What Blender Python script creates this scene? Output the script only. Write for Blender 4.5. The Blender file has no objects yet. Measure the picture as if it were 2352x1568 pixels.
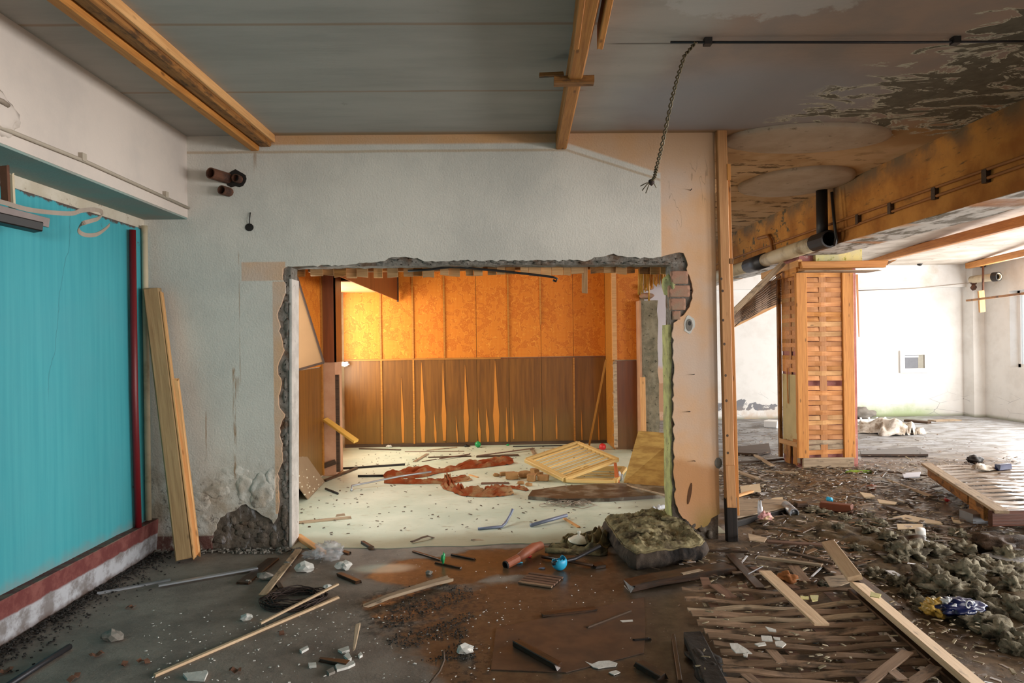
import bpy, bmesh, math, random
from mathutils import Vector, Matrix, Euler, noise as mnoise
random.seed(7)
sc = bpy.context.scene
COL = sc.collection

# ------------------------------------------------------------------ camera, world, light, exposure
W, H, F = 2352.0, 1568.0, 1568.0
CZ = 1.58
YAW = math.atan(35.0 / F)
ROLL = math.radians(0.8)
cam_d = bpy.data.cameras.new('camera')
cam_d.sensor_width = 36.0
cam_d.lens = 36.0 * F / W
cam_d.clip_start = 0.05
cam_d.clip_end = 200
cam = bpy.data.objects.new('camera', cam_d)
COL.objects.link(cam)
_f = Vector((math.sin(YAW), math.cos(YAW), 0))
_r0 = Vector((math.cos(YAW), -math.sin(YAW), 0))
_u0 = Vector((0, 0, 1))
_r = _r0 * math.cos(ROLL) - _u0 * math.sin(ROLL)
_u = _u0 * math.cos(ROLL) + _r0 * math.sin(ROLL)
C0 = Vector((0, 0, CZ))
cam.matrix_world = Matrix(((_r.x, _u.x, -_f.x, C0.x), (_r.y, _u.y, -_f.y, C0.y), (_r.z, _u.z, -_f.z, C0.z), (0, 0, 0, 1)))
sc.camera = cam

sc.view_settings.view_transform = 'Standard'
sc.view_settings.look = 'None'
sc.view_settings.gamma = 1.0
sc.view_settings.use_curve_mapping = False
sc.view_settings.exposure = 0.0

sc.cycles.max_bounces = 7
sc.cycles.use_adaptive_sampling = True
sc.cycles.adaptive_threshold = 0.03
sc.cycles.glossy_bounces = 3
sc.cycles.transmission_bounces = 4

world = bpy.data.worlds.new('world')
sc.world = world
world.use_nodes = True
_bg = world.node_tree.nodes['Background']
_bg.inputs['Color'].default_value = (0.80, 0.90, 1.0, 1)
_bg.inputs['Strength'].default_value = 1.6

def area_light(name, loc, direction, sx, sy, power, color):
    L = bpy.data.lights.new(name, 'AREA')
    L.shape = 'RECTANGLE'
    L.size, L.size_y = sx, sy
    L.energy = power
    L.color = color
    o = bpy.data.objects.new(name, L)
    COL.objects.link(o)
    o.location = loc
    o.rotation_euler = Vector(direction).to_track_quat('-Z', 'Z').to_euler()
    return o

DAY = (1.0, 0.985, 0.96)
# daylight through the row of windows in the hall's long outer wall (x = 9.4)
for k, (yy, pw) in enumerate(((-2.2, 380), (0.6, 260), (3.4, 180), (6.2, 250), (9.0, 165), (11.35, 130))):
    area_light('daylight_hall', (9.30, yy, 1.68), (-1, 0, -0.05), 2.0, 1.5, pw, DAY)
# daylight through the two windows of the papered back room
area_light('daylight_back_room', (-2.37, 9.50, 1.64), (1, 0.0, 0), 1.45, 1.35, 75, (1.0, 0.93, 0.72))
area_light('daylight_back_room', (-2.07, 6.35, 1.64), (1, 0.2, -0.15), 1.1, 1.35, 46, (0.98, 1.0, 0.95))
# fill light added behind the camera, where the wall is solid
area_light('fill_behind', (4.6, -3.9, 1.7), (-0.25, 1, -0.02), 4.0, 1.6, 130, (1.0, 0.98, 0.95))

# ------------------------------------------------------------------ pixel -> place
def ray(px, py):
    return _f + _r * ((px - W / 2) / F) - _u * ((py - H / 2) / F)

def at(px, py, d):
    v = ray(px, py)
    return C0 + v * (d / v.y)

def fl(px, py, z=0.0):
    v = ray(px, py)
    return C0 + v * ((z - CZ) / v.z)

def atx(px, py, X):
    v = ray(px, py)
    return C0 + v * (X / v.x)

# ------------------------------------------------------------------ objects
def new(name, me, mats=None, parent=None, M=None):
    o = bpy.data.objects.new(name, me)
    COL.objects.link(o)
    if mats is not None:
        for m in (mats if isinstance(mats, (list, tuple)) else [mats]):
            me.materials.append(m)
    M = M or Matrix.Identity(4)
    if parent is not None:
        o.parent = parent
        pm = WM[parent.name]
        o.matrix_basis = pm.inverted() @ M
    else:
        o.matrix_basis = M
    WM[o.name] = M.copy()
    return o

WM = {}

def tag(o, label=None, cat=None, group=None, kind=None):
    if label: o['label'] = label
    if cat: o['category'] = cat
    if group: o['group'] = group
    if kind: o['kind'] = kind
    return o

def thing(name, label, cat, loc=(0, 0, 0), group=None):
    o = bpy.data.objects.new(name, None)
    o.empty_display_size = 0.1
    COL.objects.link(o)
    o.location = loc
    WM[o.name] = Matrix.Translation(loc)
    return tag(o, label, cat, group)

def struct(name, me, mats, label=None, cat=None, parent=None, M=None):
    o = new(name, me, mats, parent, M)
    if parent is None:
        o['kind'] = 'structure'
        o['label'] = label or name.replace('_', ' ')
        if cat: o['category'] = cat
    return o

def mesh(name, verts, faces, smooth=False):
    me = bpy.data.meshes.new(name)
    me.from_pydata([tuple(v) for v in verts], [], faces)
    me.update()
    if smooth:
        me.shade_smooth()
    return me

def box_me(name, a, b):
    x0, y0, z0 = a
    x1, y1, z1 = b
    v = [(x0, y0, z0), (x1, y0, z0), (x1, y1, z0), (x0, y1, z0), (x0, y0, z1), (x1, y0, z1), (x1, y1, z1), (x0, y1, z1)]
    f = [(0, 3, 2, 1), (4, 5, 6, 7), (0, 1, 5, 4), (1, 2, 6, 5), (2, 3, 7, 6), (3, 0, 4, 7)]
    return mesh(name, v, f)

def bm_me(name, bm, smooth=False):
    me = bpy.data.meshes.new(name)
    bm.normal_update()
    bm.to_mesh(me)
    bm.free()
    if smooth:
        me.shade_smooth()
    return me

def frame(P0, P1, up=(0, 0, 1)):
    """X along P0->P1, Z as near to up as possible; origin midway."""
    P0, P1 = Vector(P0), Vector(P1)
    x = (P1 - P0).normalized()
    u = Vector(up)
    y = u.cross(x)
    if y.length < 1e-5:
        y = Vector((0, 1, 0)).cross(x)
    y.normalize()
    z = x.cross(y)
    c = (P0 + P1) / 2
    return Matrix(((x.x, y.x, z.x, c.x), (x.y, y.y, z.y, c.y), (x.z, y.z, z.z, c.z), (0, 0, 0, 1))), (P1 - P0).length

def board_me(name, L, w, t, jag=0.0, warp=0.0, seg=6, rnd=None, taper=(1, 1), chamfer=0.12):
    """A sawn board along X: chamfered section, ends optionally splintered, slightly warped."""
    rnd = rnd or random
    c = min(w, t) * chamfer
    prof = [(-w / 2 + c, -t / 2), (w / 2 - c, -t / 2), (w / 2, -t / 2 + c), (w / 2, t / 2 - c), (w / 2 - c, t / 2), (-w / 2 + c, t / 2), (-w / 2, t / 2 - c), (-w / 2, -t / 2 + c)]
    n = len(prof)
    vs, fs = [], []
    ph = rnd.uniform(0, 6.28)
    for i in range(seg + 1):
        s = i / seg
        k = taper[0] + (taper[1] - taper[0]) * s
        dz = warp * math.sin(s * math.pi + 0.0) + warp * 0.3 * math.sin(s * 9 + ph)
        for (y, z) in prof:
            x = (s - 0.5) * L
            if jag and i in (0, seg):
                x += rnd.uniform(-jag, jag * 0.4) * (1 if i == seg else -1)
            vs.append((x, y * k, z * (0.6 + 0.4 * k) + dz))
    for i in range(seg):
        for j in range(n):
            a = i * n + j
            b = i * n + (j + 1) % n
            fs.append((a, b, b + n, a + n))
    fs.append(tuple(reversed(range(n))))
    fs.append(tuple(range(seg * n, seg * n + n)))
    return mesh(name, vs, fs)

def plank(name, P0, P1, w, t, m, label=None, cat=None, group=None, up=(0, 0, 1), parent=None, jag=0.0, warp=0.0, seg=4, taper=(1, 1)):
    M, L = frame(P0, P1, up)
    o = new(name, board_me(name, L, w, t, jag, warp, seg, taper=taper), m, parent, M)
    return tag(o, label, cat, group)

def tube_me(name, pts, r, n=8, cap=True, radii=None, smooth=True):
    pts = [Vector(p) for p in pts]
    vs, fs = [], []
    prev = None
    for i, p in enumerate(pts):
        if i == 0: d = pts[1] - p
        elif i == len(pts) - 1: d = p - pts[i - 1]
        else: d = (pts[i + 1] - pts[i - 1])
        d.normalize()
        if prev is None:
            a = d.orthogonal().normalized()
        else:
            a = (prev - d * prev.dot(d))
            a = a.normalized() if a.length > 1e-6 else d.orthogonal().normalized()
        prev = a
        b = d.cross(a)
        rr = radii[i] if radii else r
        for k in range(n):
            t = 2 * math.pi * k / n
            vs.append(p + (a * math.cos(t) + b * math.sin(t)) * rr)
    for i in range(len(pts) - 1):
        for k in range(n):
            a0 = i * n + k
            a1 = i * n + (k + 1) % n
            fs.append((a0, a1, a1 + n, a0 + n))
    if cap:
        fs.append(tuple(reversed(range(n))))
        fs.append(tuple(range((len(pts) - 1) * n, len(pts) * n)))
    return mesh(name, vs, fs, smooth)

def rod(name, pts, r, m, label=None, cat=None, group=None, parent=None, n=8, radii=None):
    pts = [Vector(p) for p in pts]
    c = sum(pts, Vector()) / len(pts)
    o = new(name, tube_me(name, [p - c for p in pts], r, n, radii=radii), m, parent, Matrix.Translation(c))
    return tag(o, label, cat, group)

def hollow_me(name, P0, P1, r, wall=0.2, n=14):
    """pipe stub open at the P1 end"""
    P0, P1 = Vector(P0), Vector(P1)
    d = (P1 - P0).normalized()
    a = d.orthogonal().normalized()
    b = d.cross(a)
    vs, fs = [], []
    rings = [(P0, r), (P1, r), (P1, r * (1 - wall)), (P1 - d * min(r * 2.5, (P1 - P0).length * .8), r * (1 - wall))]
    for p, rr in rings:
        for k in range(n):
            t = 2 * math.pi * k / n
            vs.append(p + (a * math.cos(t) + b * math.sin(t)) * rr)
    for i in range(3):
        for k in range(n):
            a0, a1 = i * n + k, i * n + (k + 1) % n
            fs.append((a0, a1, a1 + n, a0 + n))
    fs.append(tuple(range(3 * n, 4 * n)))
    fs.append(tuple(reversed(range(n))))
    return mesh(name, vs, fs)

def strip_me(name, pts, w, t, side):
    """flat strip following pts; side = width direction per strip (vector)"""
    pts = [Vector(p) for p in pts]
    side = Vector(side).normalized()
    vs, fs = [], []
    for i, p in enumerate(pts):
        d = (pts[min(i + 1, len(pts) - 1)] - pts[max(i - 1, 0)]).normalized()
        s = (side - d * side.dot(d)).normalized()
        nrm = d.cross(s)
        for a, b in ((-1, -1), (1, -1), (1, 1), (-1, 1)):
            vs.append(p + s * (a * w / 2) + nrm * (b * t / 2))
    for i in range(len(pts) - 1):
        for k in range(4):
            a0, a1 = i * 4 + k, i * 4 + (k + 1) % 4
            fs.append((a0, a1, a1 + 4, a0 + 4))
    fs.append((3, 2, 1, 0))
    e = (len(pts) - 1) * 4
    fs.append((e, e + 1, e + 2, e + 3))
    return mesh(name, vs, fs)

def prism_me(name, poly, depth, axis='y'):
    """poly: list of 3-D points (planar outline); extruded along a vector depth"""
    bm = bmesh.new()
    vs = [bm.verts.new(tuple(p)) for p in poly]
    f = bm.faces.new(vs)
    r = bmesh.ops.extrude_face_region(bm, geom=[f])
    nv = [g for g in r['geom'] if isinstance(g, bmesh.types.BMVert)]
    bmesh.ops.translate(bm, verts=nv, vec=Vector(depth))
    bmesh.ops.recalc_face_normals(bm, faces=bm.faces)
    return bm_me(name, bm)

def chunk_me(name, size, seed, sub=2, rough=0.35, freq=1.6, flat=1.0, facet=False):
    bm = bmesh.new()
    bmesh.ops.create_icosphere(bm, subdivisions=sub, radius=1.0)
    off = Vector((seed * 3.17, seed * 1.31, seed * 7.7))
    for v in bm.verts:
        n = v.co.normalized()
        k = 1 + rough * mnoise.noise(n * freq + off) * 1.6 + rough * 0.5 * mnoise.noise(n * freq * 3.1 + off)
        v.co = Vector((n.x * size[0], n.y * size[1], n.z * size[2] * flat)) * k
    return bm_me(name, bm, not facet)

def poly_plate(name, px, z, t, m, label=None, cat=None, group=None, parent=None):
    """thin irregular plate on the floor from a pixel outline"""
    P = [fl(x, y, z) for x, y in px]
    c = sum(P, Vector()) / len(P)
    o = new(name, prism_me(name, [p - c for p in P], (0, 0, t)), m, parent, Matrix.Translation(c))
    return tag(o, label, cat, group)
# ------------------------------------------------------------------ node helpers
class S:
    def __init__(s, nt, k): s.nt, s.k = nt, k
    def _op(s, op, *o, clamp=False):
        n = s.nt.nodes.new('ShaderNodeMath')
        n.operation = op
        n.use_clamp = clamp
        for i, x in enumerate((s,) + o):
            if isinstance(x, S): s.nt.links.new(x.k, n.inputs[i])
            else: n.inputs[i].default_value = x
        return S(s.nt, n.outputs[0])
    def __add__(s, o): return s._op('ADD', o)
    __radd__ = __add__
    def __sub__(s, o): return s._op('SUBTRACT', o)
    def __rsub__(s, o): return (s * -1.0) + o
    def __mul__(s, o): return s._op('MULTIPLY', o)
    __rmul__ = __mul__
    def __truediv__(s, o): return s._op('DIVIDE', o)
    def pw(s, e): return s._op('POWER', e)
    def mx(s, o): return s._op('MAXIMUM', o)
    def mn(s, o): return s._op('MINIMUM', o)
    def sin(s): return s._op('SINE')
    def abs(s): return s._op('ABSOLUTE')
    def frac(s): return s._op('FRACT')
    def clamp(s): return s._op('ADD', 0.0, clamp=True)
    def ss(s, a, b):
        n = s.nt.nodes.new('ShaderNodeMapRange')
        n.interpolation_type = 'SMOOTHSTEP'
        s.nt.links.new(s.k, n.inputs['Value'])
        n.inputs['From Min'].default_value = a
        n.inputs['From Max'].default_value = b
        return S(s.nt, n.outputs['Result'])

class G:
    """one material's node graph"""
    def __init__(g, name, rough=0.8, spec=0.5, metal=0.0):
        g.m = bpy.data.materials.new(name)
        g.m.use_nodes = True
        g.nt = g.m.node_tree
        g.b = g.nt.nodes['Principled BSDF']
        g.b.inputs['Roughness'].default_value = rough
        g.b.inputs['Metallic'].default_value = metal
        g.b.inputs['Specular IOR Level'].default_value = spec
        g.tc = g.nt.nodes.new('ShaderNodeTexCoord')
        g.obj = g.tc.outputs['Object']
        geo = g.nt.nodes.new('ShaderNodeNewGeometry')
        g.pos = geo.outputs['Position']
        g.nrm = geo.outputs['Normal']
    def rand(g):
        n = g.nt.nodes.new('ShaderNodeObjectInfo')
        return S(g.nt, n.outputs['Random'])
    def xyz(g, v=None):
        n = g.nt.nodes.new('ShaderNodeSeparateXYZ')
        g.nt.links.new(v or g.pos, n.inputs[0])
        return [S(g.nt, n.outputs[i]) for i in range(3)]
    def scaled(g, v, s, off=None):
        n = g.nt.nodes.new('ShaderNodeMapping')
        g.nt.links.new(v, n.inputs['Vector'])
        n.inputs['Scale'].default_value = s
        if off is not None:
            c = g.nt.nodes.new('ShaderNodeCombineXYZ')
            for i in range(3): g.nt.links.new(off.k, c.inputs[i])
            g.nt.links.new(c.outputs[0], n.inputs['Location'])
        return n.outputs[0]
    def noise(g, v=None, scale=5, detail=3, rough=0.55, dist=0.0):
        n = g.nt.nodes.new('ShaderNodeTexNoise')
        g.nt.links.new(v or g.obj, n.inputs['Vector'])
        n.inputs['Scale'].default_value = scale
        n.inputs['Detail'].default_value = detail
        n.inputs['Roughness'].default_value = rough
        n.inputs['Distortion'].default_value = dist
        return S(g.nt, n.outputs['Fac'])
    def vor(g, v=None, scale=5, feature='F1', out='Distance', rnd=1.0):
        n = g.nt.nodes.new('ShaderNodeTexVoronoi')
        n.feature = feature
        g.nt.links.new(v or g.obj, n.inputs['Vector'])
        n.inputs['Scale'].default_value = scale
        n.inputs['Randomness'].default_value = rnd
        return S(g.nt, n.outputs[out])
    def mix(g, f, a, b):
        n = g.nt.nodes.new('ShaderNodeMix')
        n.data_type = 'RGBA'
        if isinstance(f, S): g.nt.links.new(f.k, n.inputs[0])
        else: n.inputs[0].default_value = f
        for x, i in ((a, 6), (b, 7)):
            if isinstance(x, tuple): n.inputs[i].default_value = (*x, 1) if len(x) == 3 else x
            else: g.nt.links.new(x, n.inputs[i])
        return n.outputs[2]
    def mul(g, c, v):
        """colour times a scalar socket"""
        n = g.nt.nodes.new('ShaderNodeVectorMath')
        n.operation = 'SCALE'
        if isinstance(c, tuple): n.inputs[0].default_value = c[:3]
        else: g.nt.links.new(c, n.inputs[0])
        if isinstance(v, S): g.nt.links.new(v.k, n.inputs['Scale'])
        else: n.inputs['Scale'].default_value = v
        return n.outputs[0]
    def col(g, c):
        if isinstance(c, tuple): g.b.inputs['Base Color'].default_value = (*c[:3], 1)
        else: g.nt.links.new(c, g.b.inputs['Base Color'])
        return g
    def rgh(g, s):
        g.nt.links.new(s.k, g.b.inputs['Roughness'])
        return g
    def bump(g, h, strength=0.5, dist=0.01):
        n = g.nt.nodes.new('ShaderNodeBump')
        n.inputs['Strength'].default_value = strength
        n.inputs['Distance'].default_value = dist
        g.nt.links.new(h.k, n.inputs['Height'])
        g.nt.links.new(n.outputs[0], g.b.inputs['Normal'])
        return g
    def ell(g, x, y, cx, cy, rx, ry, soft=0.25, warp=None):
        """soft elliptic mask; warp = scalar added to the radius"""
        d = (((x - cx) / rx).pw(2.0) + ((y - cy) / ry).pw(2.0)).pw(0.5)
        if warp is not None: d = d + warp
        return 1.0 - d.ss(1.0 - soft, 1.0 + soft)
    def rect(g, x, y, x0, x1, y0, y1, e=0.006):
        return (x.ss(x0 - e, x0 + e) * (1.0 - x.ss(x1 - e, x1 + e))) * (y.ss(y0 - e, y0 + e) * (1.0 - y.ss(y1 - e, y1 + e)))

def rgb(r, g, b):
    f = lambda c: (c / 255 / 12.92) if c / 255 <= 0.04045 else ((c / 255 + 0.055) / 1.055) ** 2.4
    return (f(r), f(g), f(b))

def wood(name, base, dark, rough=0.65, grain=1.0, dirt=0.0, dirtcol=(0.02, 0.016, 0.012), knots=True, spec=0.4):
    g = G(name, rough, spec)
    rn = g.rand()
    off = rn * 37.0
    v = g.scaled(g.obj, (1.2, 22, 22), off)
    n1 = g.noise(v, 2.2, 4, 0.6, 0.6)
    n2 = g.noise(g.scaled(g.obj, (3, 90, 90), off), 2.0, 2, 0.5)
    f = (n1 * 0.75 + n2 * 0.25).ss(0.25, 0.80)
    c = g.mix(f * grain, base, dark)
    if knots:
        k = g.vor(g.scaled(g.obj, (5, 14, 14), off), 0.9)
        c = g.mix((1.0 - k.ss(0.05, 0.16)) * 0.75, c, tuple(x * 0.35 for x in dark))
    if dirt:
        dn = g.noise(g.scaled(g.obj, (2, 5, 5), off), 3.0, 5, 0.65)
        c = g.mix(dn.ss(0.62 - dirt * 0.3, 0.78 - dirt * 0.25) * min(1.0, 0.4 + dirt), c, dirtcol)
    c = g.mul(c, rn * 0.42 + 0.78)
    g.col(c)
    g.bump(f, 0.25, 0.003)
    return g.m

def plain(name, c, rough=0.6, metal=0.0, var=0.2, scale=12, spec=0.5, bump=0.0, dirt=None):
    g = G(name, rough, spec, metal)
    n = g.noise(None, scale, 4, 0.6)
    k = g.mul(c, n * (2 * var) + (1 - var))
    if dirt:
        k = g.mix(g.noise(None, scale * 0.4, 5, 0.65).ss(0.48, 0.68), k, dirt)
    g.col(k)
    if bump: g.bump(n, bump, 0.01)
    return g.m

# woods
M_TIMBER = wood('orange_timber', rgb(206, 142, 70), rgb(160, 96, 38), 0.6)
M_TIMBER_OLD = wood('stained_timber', rgb(178, 122, 62), rgb(112, 68, 28), 0.65, dirt=0.45, dirtcol=(0.05, 0.025, 0.01))
M_PINE = wood('pine', rgb(222, 172, 116), rgb(190, 134, 78), 0.6)
M_PALE = wood('pale_pine', rgb(208, 182, 150), rgb(180, 150, 118), 0.65, dirt=0.12)
M_PINE_GREY = wood('weathered_pine', rgb(190, 168, 140), rgb(140, 118, 96), 0.75, dirt=0.3)
M_POST = wood('post_pine', rgb(212, 158, 104), rgb(180, 122, 72), 0.6)
M_POST_ROT = wood('rotten_post_pine', rgb(40, 32, 28), rgb(14, 12, 12), 0.8, knots=False)
M_SLAT = wood('weave_pine', rgb(216, 152, 92), rgb(180, 112, 58), 0.55, knots=False)
M_SLAT_DIRTY = wood('dirty_weave', rgb(156, 128, 104), rgb(108, 84, 64), 0.6, dirt=0.4, knots=False)
M_WETSLAT = wood('wet_slat', rgb(168, 150, 132), rgb(110, 92, 76), 0.2, dirt=0.3, knots=False, spec=0.7)
M_SLAT_DARK = wood('dark_weave', rgb(128, 96, 78), rgb(76, 54, 42), 0.65, knots=False)
M_WETWOOD = wood('wet_dark_wood', rgb(84, 58, 40), rgb(38, 26, 18), 0.35, dirt=0.5, knots=False)
M_DARKWOOD = wood('dark_wood', rgb(92, 70, 52), rgb(50, 36, 26), 0.6, knots=False)
M_CRIB = wood('crib_beech', rgb(222, 192, 128), rgb(196, 156, 92), 0.5, knots=False)
M_CRIB_RED = wood('crib_red', rgb(196, 112, 62), rgb(160, 76, 36), 0.5, knots=False)
M_BATTEN = wood('veneer_batten', rgb(190, 128, 52), rgb(150, 92, 30), 0.45, knots=False)
M_LATH = wood('lath', rgb(206, 164, 116), rgb(160, 112, 66), 0.65, knots=False)

# plain things
M_METAL = plain('galvanised_steel', rgb(168, 172, 178), 0.38, 0.7, 0.2, 8)
M_DARKMETAL = plain('dark_steel', rgb(58, 58, 62), 0.45, 0.6, 0.3, 8)
M_BLACKPIPE = plain('black_pipe', rgb(34, 30, 28), 0.5, 0.2, 0.4, 10)
M_RUST = plain('rusty_pipe', rgb(104, 66, 46), 0.8, 0.0, 0.35, 14, dirt=rgb(50, 34, 28))
M_REDPIPE = plain('red_paint', rgb(112, 22, 28), 0.45, 0.0, 0.15, 6)
M_WHITEPIPE = plain('white_pipe', rgb(206, 190, 160), 0.5, 0.0, 0.15, 5, dirt=rgb(140, 118, 88))
M_CABLE = plain('grey_cable', rgb(150, 136, 122), 0.6, 0.0, 0.2, 10)
M_CONDUIT = plain('conduit_paint', rgb(176, 164, 148), 0.7, 0.0, 0.12, 8)
M_CONDUIT_O = plain('conduit_orange', rgb(150, 96, 44), 0.65, 0.0, 0.3, 8)
M_PLASTERCHUNK = plain('plaster_chunk', rgb(206, 204, 198), 0.9, 0.0, 0.15, 20, bump=0.4)
M_GREYCHUNK = plain('mortar_chunk', rgb(128, 122, 114), 0.9, 0.0, 0.25, 20, bump=0.5)
M_BRICK = plain('old_brick', rgb(170, 128, 106), 0.9, 0.0, 0.28, 14, bump=0.5, dirt=rgb(150, 132, 112))
M_BRICKRAW = plain('loose_brick', rgb(160, 118, 72), 0.9, 0.0, 0.25, 14, bump=0.5)
M_BLUE = plain('blue_plastic', rgb(48, 170, 214), 0.4, 0.0, 0.1)
M_GREEN = plain('green_plastic', rgb(30, 150, 84), 0.35, 0.0, 0.1)
M_RED = plain('red_plastic', rgb(206, 46, 48), 0.4, 0.0, 0.1)
M_TERRA = plain('terracotta_handle', rgb(146, 82, 56), 0.55, 0.0, 0.25, 16)
M_PORC = plain('porcelain', rgb(226, 222, 206), 0.25, 0.0, 0.1, 6, dirt=rgb(180, 172, 140))
M_WHITEP = plain('white_plastic', rgb(236, 236, 234), 0.45, 0.0, 0.05)
M_NAVY = plain('navy_foil', rgb(20, 30, 74), 0.25, 0.0, 0.3, 10)
M_YELLOWFOIL = plain('yellow_foil', rgb(196, 160, 76), 0.3, 0.0, 0.25, 20)
M_WHITEFOIL = plain('white_film', rgb(210, 214, 220), 0.3, 0.0, 0.2, 14)
M_PINKPAPER = plain('pink_wrapper', rgb(206, 150, 150), 0.6, 0.0, 0.25, 30, dirt=rgb(190, 180, 110))
M_DIRTBLACK = plain('black_grime', rgb(34, 30, 26), 0.75, 0.0, 0.4, 25, bump=0.6)
M_REED = plain('reed_straw', rgb(214, 150, 36), 0.6, 0.0, 0.35, 20)
M_BLUEPIPE = plain('blue_grey_tube', rgb(120, 128, 150), 0.4, 0.2, 0.2)
M_ORANGELUMP = plain('orange_foam', rgb(150, 92, 44), 0.85, 0.0, 0.35, 22, bump=0.6)
M_WIRE = plain('rusty_wire', rgb(62, 48, 44), 0.7, 0.2, 0.3, 10)
M_CHAIN = plain('chain_wire', rgb(104, 92, 70), 0.55, 0.5, 0.3, 10)
M_SHEETCARD = plain('hardboard_back', rgb(148, 110, 72), 0.75, 0.0, 0.12, 6)
M_DARKEDGE = plain('dark_edge', rgb(60, 38, 22), 0.7)
M_LEAF = plain('dry_leaf', rgb(100, 66, 48), 0.8, 0.0, 0.35, 30)

def cloth(name, c, d, scale=6, rough=0.9, bump=0.5):
    g = G(name, rough, 0.2)
    n = g.noise(None, scale, 5, 0.65, 0.3)
    g.col(g.mix(n.ss(0.42, 0.66), c, d))
    g.bump(g.noise(None, scale * 18, 2, 0.6) * 0.4 + n, bump, 0.01)
    return g.m
M_RAGCLOTH = cloth('terracotta_cloth', rgb(140, 62, 26), rgb(158, 122, 84), 4)
M_MATTRESS = cloth('mouldy_ticking', rgb(140, 130, 98), rgb(72, 62, 46), 7)
M_MATTRESS_SIDE = cloth('mouldy_side', rgb(74, 64, 56), rgb(30, 27, 26), 6)
M_SCRAP = cloth('grey_rag', rgb(128, 116, 84), rgb(64, 56, 44), 9)
M_WOOL = cloth('mineral_wool', rgb(138, 131, 112), rgb(52, 45, 36), 10, bump=1.0)
M_WHITECLOTH = cloth('white_sacking', rgb(226, 220, 210), rgb(150, 132, 112), 7)
M_MOSS = cloth('green_moss', rgb(142, 168, 60), rgb(96, 124, 40), 20)

def film(name, c, alpha):
    g = G(name, 0.15, 0.6)
    g.col(c)
    g.b.inputs['Alpha'].default_value = alpha
    g.bump(g.noise(None, 30, 3, 0.6), 0.6, 0.01)
    return g.m
M_FILM = film('clear_bag_film', rgb(206, 208, 212), 0.34)

def m_glass():
    g = G('window_glass', 0.05, 0.5)
    g.col((0.9, 0.97, 0.93))
    g.b.inputs['Alpha'].default_value = 0.15
    return g.m
M_GLASS = m_glass()
# ------------------------------------------------------------------ big dimensions
D = 5.33            # front face of the broken partition
XL, XB, ZC = -2.71, 3.65, 3.20
XBR = 4.12
YB, YH, XR = 10.42, 13.25, 9.40
YBACK = -4.0

def wp(px, py, d=D):
    p = at(px, py, d)
    return p.x, p.z

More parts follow.
